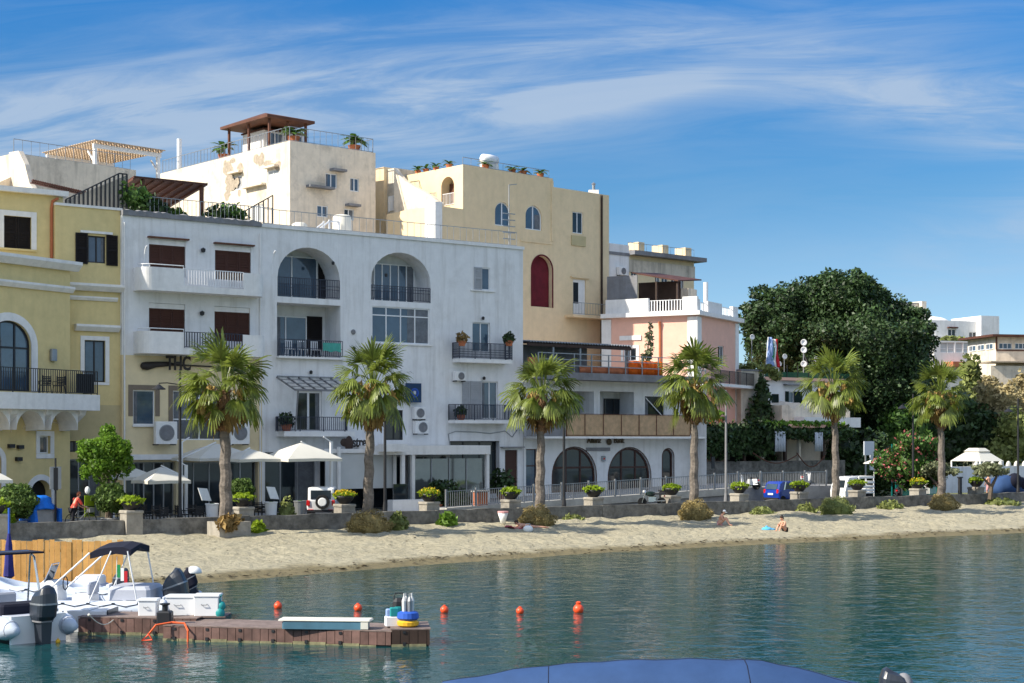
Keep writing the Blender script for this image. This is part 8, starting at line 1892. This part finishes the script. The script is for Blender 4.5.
# hose and mooring hardware
t = thing('orange_hose','orange hose looped over the jetty corner','hose',on(175,43.75,0.0)); MB().tube([(-0.7,-0.05,0.2),(-0.5,-0.1,0.45),(-0.1,0.1,0.5),(0.25,0.05,0.48),(0.38,-0.12,0.3),(0.38,-0.14,-0.05)],0.03,6).build('hose',mat('orange_hose',(0.75,0.13,0.04),rough=0.5),t); MB().tube([(-0.7,-0.05,0.2),(-0.9,-0.05,0.02),(-0.6,-0.1,0.05),(-0.72,-0.06,0.22)],0.03,6).build('coil','buoy',t)
t = thing('mooring_post','dark bollard block at the jetty joint','bollard',on(165,44.3,0.42)); MB().rbox(-0.2,0.2,-0.2,0.2,0,0.35,0.04).build('block','iron',t); MB().lathe([(0.08,0.35),(0.08,0.5),(0.14,0.52),(0.14,0.56)],n=12).build('bitt','iron',t)
t = thing('float_board','long slate blue board with pale top lying on the jetty','board',on(326,43.15,0.42),-0.09); MB().rbox(-1.15,1.15,-0.26,0.26,0.003,0.22,0.04).build('core','teal_board',t); MB().rbox(-1.25,1.25,-0.28,0.3,0.223,0.27,0.03).build('top_sheet','canvas',t); MB().box(1.0,1.2,-0.3,-0.262,0.02,0.2).build('patch','canvas',t)
t = thing('dive_crate','white crate with teal packets on the jetty end','crate',on(393,43.4,0.47),0.2); MB().rbox(-0.22,0.22,-0.16,0.16,0,0.26,0.03).build('tub','white_metal',t); MB().rbox(-0.1,0.16,-0.15,0.0,0.263,0.5,0.03).build('packet','teal',t); MB().rbox(-0.2,-0.03,-0.12,0.04,0.263,0.46,0.03).build('packet',M['flag_blue'],t)
t = thing('dive_bag','dark upright gear bag with teal panel behind the white crate','bag',on(399,43.7,0.47),0.1); MB().rbox(-0.2,0.2,-0.14,0.14,0,0.72,0.1,0.85).build('bag','black_plastic',t); MB().rbox(-0.13,0.05,-0.17,-0.143,0.3,0.5,0.02).build('panel','teal',t); MB().tube([(-0.15,0,0.68),(-0.1,0,0.85),(0.1,0,0.85),(0.15,0,0.68)],0.02).build('handle','black_plastic',t)
t = thing('toy_buoy','blue and yellow ringed float with upright bottles at the jetty tip','buoy',on(408,43.1,0.47)); MB().lathe([(0.2,0),(0.29,0.05),(0.3,0.14),(0.24,0.18)],n=16).build('ring','yellow_pl',t); MB().lathe([(0.24,0.183),(0.3,0.24),(0.28,0.38),(0.2,0.42)],n=16).build('ring','blue_pl',t)
for k in range(4): a = k*1.57+0.5; MB().lathe([(0.06,0.42),(0.07,0.7),(0.03,0.82),(0.03,0.9)],(0.11*math.cos(a),0.11*math.sin(a),0),8).build('bottle','grey_metal' if k % 2 else 'lamp_clear',t)
# ================================================================== BUOYS
for i,(px,py,r,lab) in enumerate(((278,605,0.135,'orange buoy farthest left, nearest the jetty boxes'),(358,607,0.135,'orange buoy above the slate board on the jetty'),(444.5,609,0.135,'orange buoy just right of the jetty tip'),(520,610,0.125,'small orange buoy left of the largest buoy'),(578.5,609,0.17,'largest orange buoy with a dark top'))):
    x,y = G(px,py+3.5,0); t = thing('mooring_buoy',lab,'buoy',(x,y,0),0,'orange mooring buoys'); MB().ell((0,0,r*0.62),(r,r,r),16,12).build('float','buoy',t,True); MB().lathe([(0.05,r*1.55),(0.05,r*1.75),(0.02,r*1.8)],n=8).build('cap','black_plastic' if i == 4 else 'buoy',t)
    if i == 4: MB().lathe([(0.07,r*1.55),(0.09,r*1.9),(0.04,r*2.1)],n=10).build('top_knob','buoy',t)
x,y = G(58,643,0); t = thing('mooring_buoy','tiny yellow float beside the big outboard','buoy',(x,y,0)); MB().ell((0,0,0.04),(0.07,0.07,0.07),10,8).build('float','yellow_pl',t,True); MB().tube([(0,0,0.1),(0,0,0.14)],0.015).build('cap','yellow_pl',t)
# ================================================================== FOREGROUND COVERED BOAT
Yc = 30.0; x0 = (470-512)/F*Yc; x1 = (846-512)/F*Yc
fb = thing('covered_boat','large boat under a taut blue canvas cover in the foreground','boat',((x0+x1)/2,Yc+0.6,0),-0.03); L = x1-x0; h = L/2
secs = []
def ridge(px): return float(np.interp(px,[440,470,520,560,620,700,765,800,846,870],[0.86,0.94,1.12,1.2,1.28,1.315,1.29,1.16,0.93,0.8]))
for k in range(25):
    f = k/24; xx = -h-0.55+(L+1.1)*f; px = 512+((x0+x1)/2+xx)*F/Yc; zr = ridge(px) + 0.012*math.sin(k*1.9); w_ = 1.15*math.sin(PI*min(1,0.12+f*1.4)/2)**0.7*(1 if f < 0.92 else 0.93)
    secs.append([(xx,-w_,0.62),(xx,-w_*0.8,0.62+(zr-0.62)*0.62),(xx,-w_*0.4,0.62+(zr-0.62)*0.93),(xx,0,zr),(xx,w_*0.4,0.62+(zr-0.62)*0.93),(xx,w_*0.8,0.62+(zr-0.62)*0.62),(xx,w_,0.62)])
MB().loft(secs).build('canvas_cover','blue_cover',fb,True)
hs = []
for k in range(9):
    f = k/8; xx = -h-0.6+(L+1.2)*f; w_ = 1.18*math.sin(PI*min(1,0.1+f*1.4)/2)**0.7; hs.append([(xx,-w_,0.6),(xx,-w_*0.7,-0.1),(xx,0,-0.35),(xx,w_*0.7,-0.1),(xx,w_,0.6)])
MB().loft(hs).build('hull','gelcoat',fb); MB().tube([(s[0][0],s[0][1]-0.02,0.63) for s in secs],0.04).build('rubbing_strake','navy_canvas',fb)
o = outboard('outboard_motor',fb,(903-512)/F*Yc-(x0+x1)/2+0.1,0.40,0.98,0,0.0,'charcoal'); MB().ell(((903-512)/F*Yc-(x0+x1)/2+0.1+0.03,0,0.74),(0.2,0.236,0.33),14,10).build('cowl_panel','slab_grey',o,True)

# seams, straps and ropes of the cover and boats
mb = MB()
for k in (6,17): mb.tube([(p[0],p[1]*1.003,p[2]+0.002) for p in secs[k]],0.008,5)
mb.tube([(s_[3][0],s_[3][1],s_[3][2]+0.002) for s_ in secs],0.008,5); mb.build('cover_seams','navy_canvas',fb)
mb = MB()
for k in range(3,23,2): p = secs[k][0]; mb.tube([(p[0],p[1]-0.01,p[2]+0.02),(p[0]+0.05,p[1]-0.03,p[2]-0.22)],0.012,5)
mb.build('lashing','white_cloth',fb)
def rope(label, pts, sag, r=0.014, m='canvas'):
    P = [Vector(p) for p in pts]; t = thing('mooring_rope', label, 'rope', tuple(P[0]), 0, 'mooring ropes'); out = []
    for k in range(13): f = k/12; q = P[0].lerp(P[1], f)-P[0]; out.append((q.x,q.y,q.z-sag*math.sin(PI*f)))
    MB().tube(out, r, 5).build('rope', m, t); MB().ell(out[0],(0.05,0.05,0.04),8,5).build('knot', m, t)
rope('slack mooring rope from the big outboard boat to the jetty', ((-11.6,43.9,0.7),(-11.2,45.4,0.5)), 0.25); rope('mooring rope from the bimini boat to the white cool box', ((-10.9,47.6,0.75),(-10.2,46.2,0.5)), 0.2)
t = thing('seaweed','dark dry seaweed scraps strewn along the waterline','seaweed',(0,0,0)); g_ = np.random.default_rng(5); V = []
for k in range(900):
    s_ = g_.uniform(16,90); d0 = shoreD(s_); D_ = d0 + 0.9 + 0.5*math.sin(s_*0.35) + g_.normal()*0.35 if k < 600 else d0 + g_.uniform(1.5,14)
    x_, y_ = QL(s_, D_); z_ = beach_z(s_, D_)+0.05; a = g_.uniform(0,6.28); l = g_.uniform(0.04,0.16)*(1 if k < 600 else 0.6); w_ = l*g_.uniform(0.25,0.6)
    c, sn = math.cos(a), math.sin(a); V += [(x_-c*l,y_-sn*l,z_),(x_+sn*w_,y_-c*w_,z_+0.03),(x_+c*l,y_+sn*l,z_),(x_-sn*w_,y_+c*w_,z_+0.04)]
M['weed'] = mat('dry_seaweed',(0.06,0.045,0.025),rough=0.9,island=0.5); o_ = npmesh('scraps', np.array(V), 4, 'weed', t); tag(t, kind='stuff')

# flatten: parts built in a frame of their own hang directly under their house
for e, par in SUBS:
    for c in list(e.children):
        mtx = e.matrix_local @ c.matrix_local; c.parent = par; c.matrix_local = mtx
    bpy.data.objects.remove(e)
